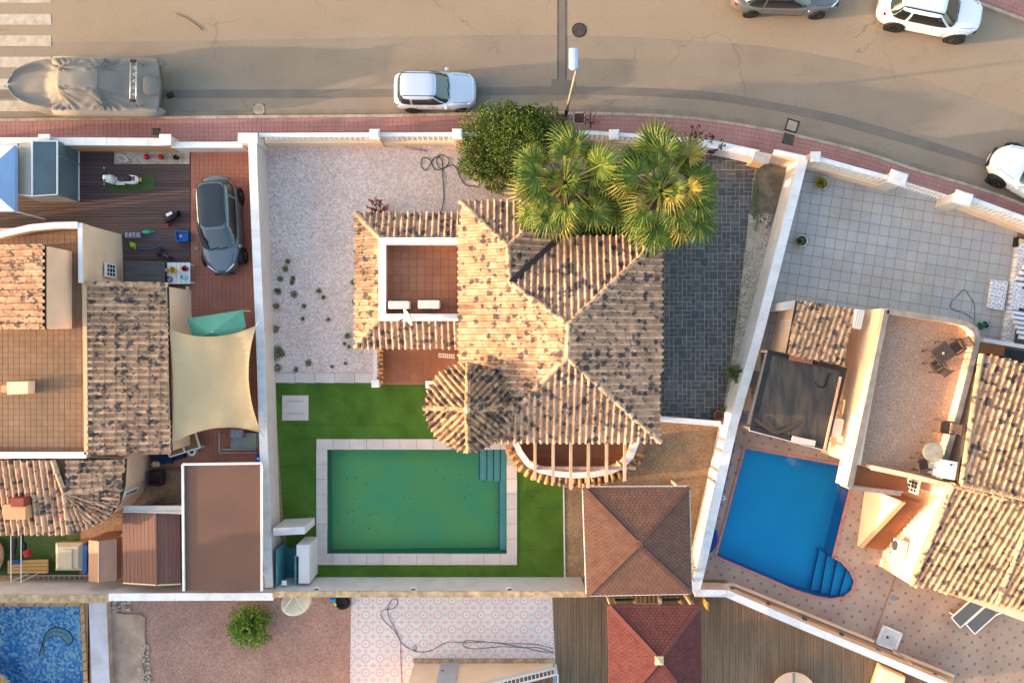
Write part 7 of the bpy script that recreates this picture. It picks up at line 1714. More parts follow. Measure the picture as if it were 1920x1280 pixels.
# ============================================================ VEHICLES
M('rubber', (26, 26, 28), rough=.9); M('rim', (150, 152, 156), metal=.7, rough=.35); M('trim_black', (30, 31, 34), rough=.5); M('head_lamp', (216, 222, 228), rough=.1, spec=.8); M('tail_lamp', (150, 14, 20), rough=.2)
M('car_glass', (26, 44, 52), (34, 54, 60), 1, 2, rough=.05, spec=.9, coat=.6); M('car_glass_dark', (20, 24, 28), rough=.05, spec=.7, coat=.5)
def paint(name, c, metal=.15): return M(name, c, rough=.3, spec=.5, coat=.7, metal=metal)
def sgn(v, p): return math.copysign(abs(v) ** p, v)
def car(name, label, cat, loc, ang, L, Wd, Hh, mat, belt=.86, hood=(.74, .80), cab=(-.46, .26, -.36, .06), trunk=0, dark_roof=False, arch=False, rails=False, wr=.31, nose=3.2, tail=5.5, wb=.3, group=None, glass2='car_glass_dark', roof_strip=None, rear_door=True):
    """front at +x. cab = rear base, front base, rear top, front top as fractions of L"""
    t = thing(name, label, cat, loc, ang, group)
    hw = Wd / 2
    def half(s):                               # plan outline
        n = nose if s > 0 else tail
        return hw * max(0.0, 1 - abs(s) ** n) ** (1 / (n * .72))
    xf = cab[1] * L
    def ztop(x):
        if x > xf:
            u = (x - xf) / (L / 2 - xf); return lerp(belt + .03, hood[0], u ** 1.6) if u < .86 else lerp(lerp(belt + .03, hood[0], .86 ** 1.6), hood[0] - .16, (u - .86) / .14)
        if x < cab[0] * L:
            u = (cab[0] * L - x) / (L / 2 + cab[0] * L); return belt + .02 - .10 * u
        return belt
    rings = []; N = 34
    for i in range(N + 1):
        s = -math.cos(math.pi * i / N); s = max(-.9995, min(.9995, s)); x = s * L / 2; h = max(half(s), .02); z = ztop(x); k = min(1, .55 + .45 * h / hw)
        pr = [(0, z + .045 * k), (.45, z + .04 * k), (.78, z + .018), (.92, z - .025), (.985, z - .10), (1.0, z - .22), (1.0, .46), (.985, .34), (.93, .22), (.0, .2)]
        rg = [Vector((x, -h * a, b)) for a, b in pr] + [Vector((x, h * a, b)) for a, b in pr[-2:0:-1]]
        rings.append(rg)
    mb = MB(); mb.loft(rings); mb.build('body', mat, t, smooth=True, local=True)
    # cabin: superellipse rings
    xb0, xb1, xt0, xt1 = (c * L for c in cab); nb = 4.6
    wbm, wtm = hw * .93, hw * .74
    def ring(v, th, off=0.0):
        vv = v
        c = lerp((xb0 + xb1) / 2, (xt0 + xt1) / 2, vv); a = lerp((xb1 - xb0) / 2, (xt1 - xt0) / 2, vv); b = lerp(wbm, wtm, vv) + .05 * math.sin(math.pi * vv)
        return Vector((c + (a + off) * sgn(math.cos(th), 2 / nb), (b + off) * sgn(math.sin(th), 2 / nb), lerp(belt - .04, Hh - .05, vv)))
    K = 40; rings = []
    for v in (0, .33, .66, .9, 1.0): rings.append([ring(v, 2 * math.pi * k / K) for k in range(K)])
    ct = (xt0 + xt1) / 2
    for f, z in ((.93, .025), (.8, .04), (.5, .052), (.2, .056)): rings.append([Vector((ct + (p.x - ct) * f, p.y * f, Hh - .05 + z)) for p in rings[4]])
    mb = MB(); mb.loft(rings); mb.build('cabin', mat, t, smooth=True, local=True)
    def patch(nm, th0, th1, v0, v1, m, n=10, off=.012, taper=0.0):
        mb = MB(); g = []
        for j in range(5):
            v = lerp(v0, v1, j / 4); tt = taper * (j / 4)
            g.append([ring(v, math.radians(lerp(th0 + tt, th1 - tt, i / n)), off) for i in range(n + 1)])
        vs = [p for r in g for p in r]; mb.add(vs, [[j * (n + 1) + i, j * (n + 1) + i + 1, (j + 1) * (n + 1) + i + 1, (j + 1) * (n + 1) + i] for j in range(4) for i in range(n)])
        return mb.build(nm, m, t, smooth=True, local=True)
    patch('windscreen', -46, 46, .1, .96, MATS['car_glass'], 14)
    patch('rear_window', 134, 226, .24, .94, MATS['car_glass'], 14)
    for s_ in (1, -1):
        for a0, a1 in (((56, 96), (100, 132)) if rear_door else ((56, 128),)):
            if s_ > 0: patch('side_window', a0, a1, .14, .86, MATS[glass2], 8, .014)
            else: patch('side_window', -a1, -a0, .14, .86, MATS[glass2], 8, .014)
    if dark_roof:
        rs = []
        for f, z in ((.95, .03), (.8, .047), (.5, .06), (.2, .064)): rs.append([Vector((ct + (p.x - ct) * f, p.y * f * .93, Hh - .05 + z)) for p in rings[4]])
        mb = MB(); mb.loft(rs, False, True); mb.build('glass_roof', MATS['car_glass_dark'], t, smooth=True, local=True)
    if rails:
        for s_ in (-1, 1): mb = MB(); mb.bar((xt0 + .05, s_ * wtm * .9, Hh + .02), (xt1 - .05, s_ * wtm * .9, Hh + .02), .04, .05); mb.build('roof_rail', MATS['trim_black'], t, local=True)
    else:
        for s_ in (-1, 1): mb = MB(); mb.bar((xt0 + .03, s_ * wtm * .86, Hh - .022), (xt1 - .03, s_ * wtm * .86, Hh - .022), .03, .02); mb.build('roof_seam', MATS['trim_black'], t, local=True)
    RX = Matrix.Rotation(math.pi / 2, 3, 'X')
    for x in (-wb * L, wb * L * 1.05):
        for s_ in (-1, 1):
            yo = s_ * (hw - .1) if abs(x) < L * .4 else s_ * (hw - .12)
            if arch:
                mb = MB(); mb.lathe([(.0005, -.2), (wr + .1, -.2), (wr + .1, .115), (.0005, .115)], (x, yo, wr), 22, M=RX if s_ < 0 else Matrix.Rotation(-math.pi / 2, 3, 'X')); mb.build('wheel_arch', MATS['trim_black'], t, local=True)
            else:
                mb = MB(); mb.lathe([(.0005, -.2), (wr + .05, -.2), (wr + .05, .108), (.0005, .108)], (x, yo, wr), 22, M=RX if s_ < 0 else Matrix.Rotation(-math.pi / 2, 3, 'X')); mb.build('wheel_arch', MATS['trim_black'], t, local=True)
            RM = RX if s_ < 0 else Matrix.Rotation(-math.pi / 2, 3, 'X')
            mb = MB(); mb.lathe([(wr * .6, .13), (wr * .93, .135), (wr, .11), (wr, -.08), (.0005, -.08)], (x, yo, wr), 22, M=RM); w = mb.build('wheel', MATS['rubber'], t, smooth=False, local=True)
            mb = MB(); mb.lathe([(.0005, .12), (wr * .2, .128), (wr * .58, .122), (wr * .62, .13)][::-1], (x, yo, wr), 18, M=RM); r = mb.build('rim', MATS['rim'], w, local=True)
    def onbody(s, f, dz):
        x = s * L / 2; return Vector((x, half(s) * f, ztop(x) + dz))
    for s_ in (-1, 1):
        mb = MB(); pts = [(.955, .55), (.93, .80), (.84, .965), (.80, .93), (.88, .74), (.925, .5)]
        mb.loft([[Vector((s * L / 2 + .015, s_ * half(s) * f, ztop(s * L / 2) - .10 + d)) for (s, f) in pts] for d in (-.02, .115)]); mb.build('headlight', MATS['head_lamp'], t, local=True)
        mb = MB(); pts = [(-.985, .62), (-.975, .86), (-.93, .99), (-.90, .97), (-.95, .82), (-.965, .6)]
        mb.loft([[Vector((s * L / 2 - .015, s_ * (half(s) * f + .012), ztop(s * L / 2) - .13 + d)) for (s, f) in pts] for d in (-.08, .08)]); mb.build('tail_light', MATS['tail_lamp'], t, local=True)
        mb = MB(); x = xf - .22; mb.loft(lofty([(x - .06, .03, belt + .02, belt + .1), (x, .1, belt, belt + .13), (x + .1, .07, belt + .01, belt + .11)], 8)); 
        for v in mb.v[-24:]: v.y = v.y + s_ * (hw + .06)
        mb.build('mirror', mat if not rails else mat, t, smooth=True, local=True)
        for x in (-.06 * L, .12 * L) if rear_door else (.05 * L,):
            mb = MB(); mb.box((x - .2, s_ * (hw + .006), belt - .16), (.18, .03, .03)); mb.build('door_handle', mat, t, local=True)
    for y in (-.28, .12):
        mb = MB(); a = ring(.1, 0, .03); mb.bar((a.x - .02, y - .2, a.z + .02), (a.x - .09, y + .3, a.z + .1), .02, .02); mb.build('wiper', MATS['trim_black'], t, local=True)
    mb = MB(); mb.box((L / 2 - .03, 0, .42), (.06, Wd * .5, .16)); mb.build('grille', MATS['trim_black'], t, local=True)
    mb = MB(); mb.box((-L / 2 + .0, 0, .56), (.04, .5, .12)); mb.build('number_plate', MATS['frame_white'], t, local=True)
    for s_ in (-1, 1):
        mb = MB()
        for x in ((.17 * L, -.02 * L, -.22 * L) if rear_door else (.17 * L, -.1 * L)): mb.bar((x, s_ * (hw * 1.0 + .002), .3), (x - .03, s_ * (hw * .975 + .008), belt - .06), .012, .012)
        mb.bar((.17 * L, s_ * (hw + .002), .33), (-.22 * L, s_ * (hw + .002), .33), .012, .012); mb.build('door_gap', MATS['trim_black'], t, local=True)
    # panel gaps on the bonnet
    mb = MB()
    for s_ in (-1, 1):
        a, b = (xf + .06), L / 2 * .84
        pts = [Vector((lerp(a, b, i / 6), s_ * half(lerp(a, b, i / 6) / (L / 2)) * .80, ztop(lerp(a, b, i / 6)) + .018)) for i in range(7)]
        mb.tube(pts, .008, 4)
    mb.build('bonnet_gap', MATS['trim_black'], t, local=True)
    return t
c = P(819, 179, 0); car('hatchback', 'small silver blue hatchback parked alone beside the kerb', 'car', (c.x, c.y, 0.005), math.radians(-.5), 3.66, 1.58, 1.40, paint('paint_silver', (196, 206, 224), .3), cab=(-.47, .20, -.40, .02), tail=9, nose=5.5, wr=.28, hood=(.76, .8))
c = P(1464, -2, 0); car('hatchback', 'dark grey car cut off by the top edge of the picture', 'car', (c.x, c.y, 0.009), math.radians(-1.5), 4.85, 1.82, 1.47, paint('paint_grey', (108, 108, 112), .4), cab=(-.42, .24, -.32, .04), nose=4, tail=5)
c = P(1730, 33, 0); car('sport_utility_car', 'white sport utility car with black roof rails near the top right', 'car', (c.x, c.y, 0.009), math.radians(-11.5), 4.5, 1.86, 1.64, paint('paint_white', (228, 230, 236), .0), cab=(-.47, .25, -.38, .04), nose=3.6, tail=5, wr=.35, arch=True, rails=True, belt=.98, hood=(.86, .9))
c = P(1924, 341, 0); car('sport_utility_car', 'white car with black bumper cut off by the right edge of the picture', 'car', (c.x, c.y, 0.005), math.radians(180 - 29), 4.35, 1.82, 1.60, MATS['paint_white'], cab=(-.46, .22, -.38, .02), nose=3.4, wr=.34, arch=True, rails=True, belt=.96, hood=(.84, .9))
c = P(424, 427, YG); car('hatchback', 'grey metallic car with dark glass roof parked on the terracotta driveway', 'car', (c.x, c.y, YG + .018), math.radians(-86.5), 4.36, 1.80, 1.52, paint('paint_bluegrey', (96, 108, 116), .3), cab=(-.46, .28, -.40, .06), nose=2.9, tail=4.2, dark_roof=True, wr=.33, belt=.92, hood=(.76, .8))
# covered boat on its trailer
M('boat_cover', (132, 125, 118), (120, 115, 110), .7, 4, grain=.05, gs=50, rough=.85, tone=.04); M('cover_seam', (120, 112, 104)); M('alloy', (190, 190, 192), (150, 150, 154), 9, 2, metal=.5, rough=.35)
c = P(181, 175, 0); bo = thing('covered_boat', 'rigid inflatable boat under a grey fabric cover on its trailer', 'boat', (c.x, c.y, 0), math.radians(-.8))
Lb = 6.68; Wb = 1.29
def bw_(u):                     # u 0 bow .. 1 stern
    f = 1 - max(0, (.42 - u) / .42) ** 2.3
    return Wb * max(.004, f) ** .52
def zc(u):
    pts = [(0, 1.0), (.1, .98), (.25, 1.04), (.37, 1.6), (.395, 1.80), (.5, 1.86), (.62, 1.82), (.655, 1.78), (.80, 1.36), (.87, 1.3), (.93, 1.1), (1.0, .95)]
    for (a, za), (b, zb) in zip(pts[:-1], pts[1:]):
        if u <= b: return lerp(za, zb, (u - a) / (b - a))
    return pts[-1][1]
def plat(u): return .42 if .38 < u < .66 else (.2 if u < .3 else .3)
mb = MB(); NU, NV_ = 70, 36; g = []
for i in range(NU + 1):
    u = i / NU; row = []; w = bw_(u); x = Lb / 2 - Lb * u
    for j in range(NV_ + 1):
        v = -1 + 2 * j / NV_; av = abs(v)
        ze = .98
        rim = .2 * math.exp(-((av - .86) / .12) ** 2) * (1 if u > .03 else .4)
        p_ = plat(u); k = 0 if av < p_ else (av - p_) / (1 - p_)
        z = lerp(zc(max(0, u - .07 * v * v)), ze, min(1, k ** .8 * 1.15)) + rim * (1 - .4 * (.38 < u < .66))
        if av > .93: z -= (av - .93) / .07 * .55
        # radiating wrinkles from the screen corners and the aft ridge
        wr_ = 0
        for (uu, vv, sp_) in ((.395, .36, 15), (.655, .42, 17), (.395, -.36, 15), (.655, -.42, 17)):
            du, dv = (u - uu) * Lb, (v - vv) * Wb
            if dv * vv > -.05:
                a = math.atan2(dv * math.copysign(1, vv), du); r = math.hypot(du, dv)
                wr_ += .085 * math.sin(a * sp_) * math.exp(-(r / .85) ** 2) * min(1, r / .12)
        z += wr_ + .008 * math.sin(u * 37 + v * 5)
        row.append(Vector((-x if False else x, v * w, z)))
    g.append(row)
vs = [p for r in g for p in r]; mb.add(vs, [[i * (NV_ + 1) + j, i * (NV_ + 1) + j + 1, (i + 1) * (NV_ + 1) + j + 1, (i + 1) * (NV_ + 1) + j] for i in range(NU) for j in range(NV_)])
mb.build('cover', MATS['boat_cover'], bo, smooth=True, local=True)
bo.rotation_euler = (0, 0, math.radians(180 - .8))
hull = []
for u in [0.01, .1, .2, .35, .5, .7, .85, .985]:
    w = bw_(u); x = Lb / 2 - Lb * u; hull.append([Vector((x, a * w, b)) for a, b in ((-.97, .9), (-.9, .62), (-.45, .5), (0, .42 if u > .1 else .7), (.45, .5), (.9, .62), (.97, .9), (0, .92))])
mb = MB(); mb.loft(hull); mb.build('hull', M('hull_grey', (120, 118, 116), rough=.5), bo, smooth=True, local=True)
for s_ in (-1, 1):
    mb = MB(); mb.tube([(Lb / 2 - Lb * u, s_ * (bw_(u) - .2), .9) for u in (.3, .5, .7, .9, .97, 1.02, 1.04)], [.24, .25, .25, .25, .24, .16, .04], 14); mb.build('side_tube', MATS['boat_cover'], bo, smooth=True, local=True)
ys = [(.36, 1.0), (.36, 1.0)]
xa = Lb / 2 - Lb * .88
mb = MB()
for dx in (-.13, .13): mb.tube([(xa + dx, -.92, 1.0), (xa + dx, -.84, 1.62), (xa + dx, .84, 1.62), (xa + dx, .92, 1.0)], .03, 8)
mb.build('stern_arch', MATS['alloy'], bo, smooth=True, local=True)
for i in range(12): mb = MB(); y = -.8 + 1.6 * i / 11; mb.bar((xa - .13, y, 1.62), (xa + .13, y + (.1 if i % 2 else -.1), 1.62), .035, .035); mb.build('arch_rung', MATS['alloy'], bo, local=True)
for s_ in (-1, 1): mb = MB(); mb.box((xa, s_ * .86, 1.66), (.22, .1, .1)); mb.build('arch_lamp', MATS['trim_black'], bo, local=True)
mb = MB(); xm = -Lb / 2; mb.loft(lofty([(xm - .02, .34, .75, 1.12), (xm + .15, .42, .7, 1.22), (xm + .45, .46, .7, 1.3), (xm + .6, .4, .8, 1.24)], 14)); mb.build('motor_cover', MATS['boat_cover'], bo, smooth=True, local=True)
mb = MB(); mb.tube([g[round(.655 * NU)][j] + Vector((0, 0, .012)) for j in range(2, NV_ - 1)], .022, 5); mb.build('cover_seam', MATS['boat_cover'], bo, local=True)
tr_ = thing('boat_trailer', 'galvanised trailer with jockey wheel under the covered boat', 'trailer', (c.x, c.y, 0), math.radians(180 - .8))
for s_ in (-1, 1):
    mb = MB(); mb.bar((3.3, s_ * .1, .42), (-2.8, s_ * .6, .42), .08, .1); mb.build('chassis_bar', MATS['steel'], tr_, local=True)
    for x in (-1.0, -1.7): mb = MB(); mb.lathe([(.0005, -.1), (.26, -.1), (.3, -.06), (.3, .06), (.26, .1), (.0005, .1)], (x, s_ * 1.02, .3), 18, M=Matrix.Rotation(math.pi / 2, 3, 'X')); mb.build('wheel', MATS['rubber'], tr_, local=True)
mb = MB(); mb.bar((3.2, 0, .45), (3.9, -.1, .45), .1, .1); mb.build('draw_bar', M('hitch_blue', (110, 150, 160), rough=.5), tr_, local=True)
mb = MB(); mb.lathe([(.0005, -.05), (.13, -.05), (.13, .05), (.0005, .05)], (3.6, -.22, .13), 14, M=Matrix.Rotation(math.pi / 2, 3, 'X')); mb.build('jockey_wheel', MATS['rubber'], tr_, local=True); mb = MB(); mb.tube([(3.6, -.22, .13), (3.6, -.18, .7)], .03, 8); mb.build('jockey_post', MATS['steel'], tr_, local=True)
mb = MB(); mb.box((-3.62, .22, .52), (.3, .2, .14), .4); mb.build('light_board', MATS['trim_black'], tr_, local=True)
# street lamp
lp = thing('street_lamp', 'slender street lamp post leaning over the pavement with pale blue grey lantern', 'street lamp', P(1060, 219, .13))
b0 = P(1060, 219, .13); t0_ = Vector((P(1074, 132, 5.6).x, P(1074, 132, 5.6).y, 5.6))
M('post_sand', (158, 150, 138), (140, 132, 122), 2, 3, rough=.5); M('lantern', (176, 196, 224), (160, 182, 214), 2, 2, rough=.35)
t0_ = Vector((b0.x, b0.y + .02, 5.55))
mb = MB(); mb.tube([b0, b0.lerp(t0_, .55), t0_], [.07, .055, .045], 12); mb.build('post', MATS['post_sand'], lp, smooth=True)
mb = MB(); mb.tube([b0, b0 + Vector((0, 0, 1.0))], .085, 12); mb.build('post_base', MATS['trim_black'], lp, smooth=True)
e = P(1075, 92, 5.65); mb = MB(); mb.tube([t0_, t0_ + Vector((.01, .08, .06)), Vector((e.x, t0_.y + .25, 5.66))], .035, 8); mb.build('arm', MATS['post_sand'], lp, smooth=True)
y0, y1 = P(0, 129, 5.7).y, P(0, 90, 5.7).y; xx = P(1075.5, 0, 5.7).x; hwid = .17
def lr(y, w, z0, z1): return [Vector((xx - w, y, z0)), Vector((xx - w * .9, y, z1 - .03)), Vector((xx - w * .3, y, z1)), Vector((xx + w * .3, y, z1)), Vector((xx + w * .9, y, z1 - .03)), Vector((xx + w, y, z0))]
mb = MB(); mb.loft([lr(y0 - .04, .05, 5.63, 5.7), lr(y0 + .04, hwid, 5.6, 5.74), lr(y1 - .05, hwid, 5.6, 5.74), lr(y1, hwid * .95, 5.62, 5.7)]); mb.build('lantern', MATS['lantern'], lp)
mb = MB(); mb.prism([Vector((xx - .13, y0 + .1)), Vector((xx + .13, y0 + .1)), Vector((xx + .13, y1 - .06)), Vector((xx - .13, y1 - .06))], 5.57, 5.6); mb.build('lens', MATS['frame_white'], lp)
# fallen palm leaf stalk on the road
mb = MB(); mb.tube(smooth_line(PP([(327, 26), (345, 33), (362, 44), (378, 56)], .03), 4), [.02] * 13, 5); tag(mb.build('fallen_stalk', M('stalk', (140, 104, 62)), smooth=True), 'thin brown palm stalk lying on the sandy road', 'stalk')
# ============================================================ PLANTS
def leaf_mat(name, c1, c2, c3, ns=2.0, trans=.25, rough=.5):
    m = bpy.data.materials.new(name); m.use_nodes = True; nt = m.node_tree; b = nt.nodes['Principled BSDF']
    geo = nt.nodes.new('ShaderNodeNewGeometry')
    f = ramp(nt, noise(nt, geo.outputs['Position'], ns, 3), .35, .65)
    col = mix_node(nt, f, lin(c1), lin(c2))
    col = mix_node(nt, ramp(nt, geo.outputs['Random Per Island'], .45, 1.0), col, lin(c3))
    nt.links.new(col, b.inputs['Base Color']); b.inputs['Roughness'].default_value = rough; b.inputs['Specular IOR Level'].default_value = .25
    tr = nt.nodes.new('ShaderNodeBsdfTranslucent'); nt.links.new(col, tr.inputs[0]); mx = nt.nodes.new('ShaderNodeMixShader'); mx.inputs[0].default_value = trans
    nt.links.new(b.outputs[0], mx.inputs[1]); nt.links.new(tr.outputs[0], mx.inputs[2]); nt.links.new(mx.outputs[0], nt.nodes['Material Output'].inputs['Surface'])
    MATS[name] = m
    return m
leaf_mat('bush_leaf', (70, 94, 34), (50, 74, 28), (116, 130, 46), 2.2); leaf_mat('palm_leaf', (84, 108, 44), (64, 90, 38), (136, 142, 58), 1.5, .3); leaf_mat('palm_old', (150, 140, 62), (120, 112, 56), (180, 160, 76), 2, .3)
leaf_mat('dark_red_leaf', (66, 34, 44), (48, 26, 36), (100, 50, 54), 4, .15); leaf_mat('red_leaf', (136, 64, 54), (96, 50, 46), (160, 84, 66), 4, .2); leaf_mat('weed_leaf', (84, 104, 48), (62, 84, 38), (128, 136, 74), 5, .2); leaf_mat('shrub_leaf', (96, 128, 44), (72, 106, 40), (150, 164, 60), 2, .3)
M('bark', (112, 90, 70), (84, 66, 52), 4, 5, grain=.25, bump=.6, bs=25); M('petiole', (150, 150, 62), (128, 134, 56), 3, 3, rough=.5); M('dead_boot', (120, 92, 80), (92, 70, 64), 5, 4, grain=.2)
def leaf_quad(mb, c, d, n, l, w):
    """one folded leaf, 2 quads"""
    s = d.cross(n)
    if s.length < 1e-4: return
    s.normalize(); a = c; b = c + d * l * .55; e = c + d * l
    mb.add([a, b + s * w * .5 - n * w * .08, b, b - s * w * .5 - n * w * .08, e - n * l * .12], [[0, 1, 2], [0, 2, 3], [1, 4, 2], [2, 4, 3]])
def rnd_dir(up=0.0):
    while True:
        v = Vector((random.uniform(-1, 1), random.uniform(-1, 1), random.uniform(-1, 1)))
        if .05 < v.length < 1: v.normalize(); v.z += up; return v.normalized()
def crown(name, blobs, n, l, w, mat, parent, up=.35, shell=.55):
    mb = MB(); tot = sum(b[1] ** 2 for b in blobs)
    for c, r, sz in blobs:
        c = Vector(c)
        for _ in range(int(n * r * r / tot)):
            d = rnd_dir(); rr = r * (shell + (1 - shell) * random.random() ** .5) * random.uniform(.82, 1.08)
            p = c + Vector((d.x * rr, d.y * rr, d.z * rr * sz))
            ld = (d * .7 + rnd_dir(.2) * .8).normalized(); nn = (Vector((0, 0, 1)) * up + rnd_dir() * .6 + d * .5).normalized()
            leaf_quad(mb, p, ld, nn, l * random.uniform(.6, 1.25), w * random.uniform(.7, 1.2))
    return mb.build(name, mat, parent)
# big bush by the front wall
bu = thing('bush', 'large dense green bush spilling over the front balustrade and pavement', 'bush', P(960, 290, YG))
bl = []
for (x, y, z, r) in ((905, 285, 1.1, 1.15), (935, 250, 1.6, 1.2), (990, 238, 1.7, 1.0), (1025, 234, 1.6, .85), (900, 240, 1.2, .9), (950, 305, 1.2, 1.1), (975, 275, 2.0, 1.2), (1005, 265, 1.9, 1.1), (930, 330, .8, .7), (893, 312, .9, .7), (1035, 245, 1.5, .8), (955, 228, 1.5, .7)):
    c = P(x, y, z); bl.append(((c.x, c.y, z), r, .8))
    for _ in range(7):
        d = rnd_dir(.4); bl.append(((c.x + d.x * r * .85, c.y + d.y * r * .85, z + d.z * r * .6), r * random.uniform(.2, .4), .85))
crown('crown', bl, 21000, .13, .06, MATS['bush_leaf'], bu, shell=.7)
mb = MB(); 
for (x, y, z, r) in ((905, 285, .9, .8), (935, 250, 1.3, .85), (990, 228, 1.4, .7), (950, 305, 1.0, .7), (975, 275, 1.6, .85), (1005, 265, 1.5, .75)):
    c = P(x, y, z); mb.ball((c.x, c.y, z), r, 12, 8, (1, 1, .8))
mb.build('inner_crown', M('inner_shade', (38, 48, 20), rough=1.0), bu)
for k in range(5):
    b = P(960, 290, YG); a = k * 1.3; mb = MB(); mb.tube([b + Vector((.1 * math.cos(a), .1 * math.sin(a), 0)), b + Vector((.4 * math.cos(a), .4 * math.sin(a), .7)), b + Vector((.9 * math.cos(a), .9 * math.sin(a), 1.3))], [.07, .05, .02], 7); mb.build('stem', MATS['bark'], bu)
# fan palms
def frond_mesh(name, mat, pm, seg=24, R=.95, pet=1.0, droop=.35, seed=0):
    rd = random.Random(seed); mb = MB()
    # petiole
    mb.mi = 0; mb.tube([(0, 0, 0), (pet * .5, 0, .06), (pet, 0, .02)], [.035, .024, .015], 5)
    mb.mi = 1
    c = Vector((pet, 0, .02))
    for i in range(seg):
        a = math.radians(lerp(-128, 128, i / (seg - 1)) + rd.uniform(-1.5, 1.5)); l = R * (1.0 - .24 * abs(a) / 2.2) * rd.uniform(.9, 1.05)
        d = Vector((math.cos(a), math.sin(a), 0)); s = Vector((-d.y, d.x, 0)); w = l * .052
        pts = []
        for t, wf, dz in ((.0, .25, 0), (.33, 1.0, .05), (.62, .85, -.02), (.84, .42, -droop * .42), (1.0, .04, -droop * rd.uniform(.75, 1.25))):
            z = dz * R + .10 * math.sin(abs(a)) * t - .05 * t * math.cos(a)
            p = c + d * l * (t if t < .7 else .7 + (t - .7) * .8) + Vector((0, 0, z)); p += s * rd.uniform(-.012, .012) * (t > .6)
            pts.append((p, w * wf))
        fold = .6
        for (p, u), (q, v) in zip(pts[:-1], pts[1:]):
            up = Vector((0, 0, 1))
            mb.add([p - s * u, p + up * u * fold, q + up * v * fold, q - s * v], [[0, 1, 2, 3]])
            mb.add([p + up * u * fold, p + s * u, q + s * v, q + up * v * fold], [[0, 1, 2, 3]])
    o = mb.build(name, [pm, mat], None, local=True); me = o.data; bpy.data.objects.remove(o); return me
FR = [frond_mesh('frond', MATS['palm_leaf'], MATS['petiole'], 24, .86, 1.25, .35, 1), frond_mesh('frond', MATS['palm_leaf'], MATS['petiole'], 22, .8, 1.05, .5, 2), frond_mesh('frond', MATS['palm_old'], MATS['petiole'], 20, .74, 1.2, .7, 3), frond_mesh('frond', MATS['palm_leaf'], MATS['petiole'], 20, .62, .7, .2, 4)]
def palm(label, px, py, zc_, base_px, scale=1.0, n=46, seed=1):
    rd = random.Random(seed); c = P(px, py, zc_); b = Vector((c.x + base_px[0], c.y + base_px[1], YG))
    t = thing('fan_palm', label, 'palm tree', b, group=None)
    pts = [b, b.lerp(c, .4) + Vector((.05, .03, 0)), b.lerp(c, .8), c - Vector((0, 0, .25))]
    mb = MB(); mb.tube(smooth_line(pts, 5), [.27 - .06 * i / 15 for i in range(16)], 12); mb.build('trunk', MATS['bark'], t)
    mb = MB()
    for i in range(90):
        a = rd.uniform(0, 6.28); z = rd.uniform(-.75, -.08); d = Vector((math.cos(a), math.sin(a), 0)); p = c + Vector((0, 0, z)) + d * .2
        mb.bar(p, p + d * rd.uniform(.2, .75) + Vector((0, 0, rd.uniform(-.2, .22))), .07, .025)
    mb.build('leaf_boots', MATS['dead_boot'], t, kind='stuff')
    # dead skirt hanging below
    for i in range(n):
        f = i / n; az = i * 2.39996 + rd.uniform(-.5, .5)
        el = lerp(66, -34, f ** .75) + rd.uniform(-9, 9)
        me = FR[3] if f < .12 else (FR[0] if rd.random() < .55 else FR[1]) if f < .86 else FR[2]
        if rd.random() < .16: me = FR[2]
        sc = scale * (rd.uniform(.76, 1.14) if f > .12 else .8)
        o = bpy.data.objects.new('frond', me); link(o); o.parent = t
        R = Matrix.Rotation(az, 4, 'Z') @ Matrix.Rotation(-math.radians(el), 4, 'Y') @ Matrix.Rotation(rd.uniform(-.35, .35), 4, 'X')
        off = Vector((math.cos(az), math.sin(az), 0)) * .1
        o.matrix_basis = Matrix.Translation(c - LOC[t] + off + Vector((0, 0, -.3 * f))) @ R @ Matrix.Scale(sc, 4)
    return t
palm('left fan palm beside the big bush, with yellowing fronds over the roof corner', 1060, 342, 5.1, (.0, .05), 1.16, 44, 4)
palm('right fan palm, broad dark green crown reaching over the slate driveway', 1240, 358, 5.3, (-.05, .0), 1.22, 50, 9)
# low planting between palms and house
tg = thing('garden_shrub', 'dark low shrub in the shaded bed between the palms and the roof', 'shrub', P(1110, 420, YG))
cc_ = P(1085, 425, .8); crown('foliage', [((cc_.x, cc_.y, .7), .8, .8), ((cc_.x + 1.0, cc_.y + .3, .6), .7, .8), ((cc_.x + 2.2, cc_.y + .1, .6), .7, .8)], 3600, .2, .08, MATS['weed_leaf'], tg, shell=.5)
mb = MB(); mb.tube([P(1110, 420, YG), P(1108, 421, .9)], .05, 6); mb.build('stem', MATS['bark'], tg)
def spray(name, label, cat, px, py, z0, spread, h, n, l, w, mat, stems=7, group=None, lean=(0, 0)):
    b = P(px, py, z0); t = thing(name, label, cat, b, group=group); mb = MB(); ms = MB()
    for s_ in range(stems):
        a = 6.2832 * s_ / stems + random.uniform(-.4, .4); r = spread * random.uniform(.4, 1.0)
        tip = b + Vector((r * math.cos(a) + lean[0], r * math.sin(a) + lean[1], h * random.uniform(.7, 1.05))); mid_ = b.lerp(tip, .5) + Vector((0, 0, h * .12))
        ms.tube([b, mid_, tip], [.012, .009, .004], 4)
        for i in range(n // stems):
            u = random.uniform(.3, 1.0); p = (b.lerp(mid_, u * 2) if u < .5 else mid_.lerp(tip, u * 2 - 1)); leaf_quad(mb, p, (rnd_dir(.1) + (tip - b).normalized() * .5).normalized(), rnd_dir(1.2), l * random.uniform(.6, 1.2), w)
    mb.build('foliage', MATS[mat], t); ms.build('stems', MATS['bark'], t, kind='stuff')
    return t
spray('dark_red_shrub', 'dark purple leaved shrub rising over the front wall beside the right palm', 'shrub', 1278, 290, YG, .5, 1.7, 150, .2, .09, 'dark_red_leaf', 8, lean=(.5, .5))
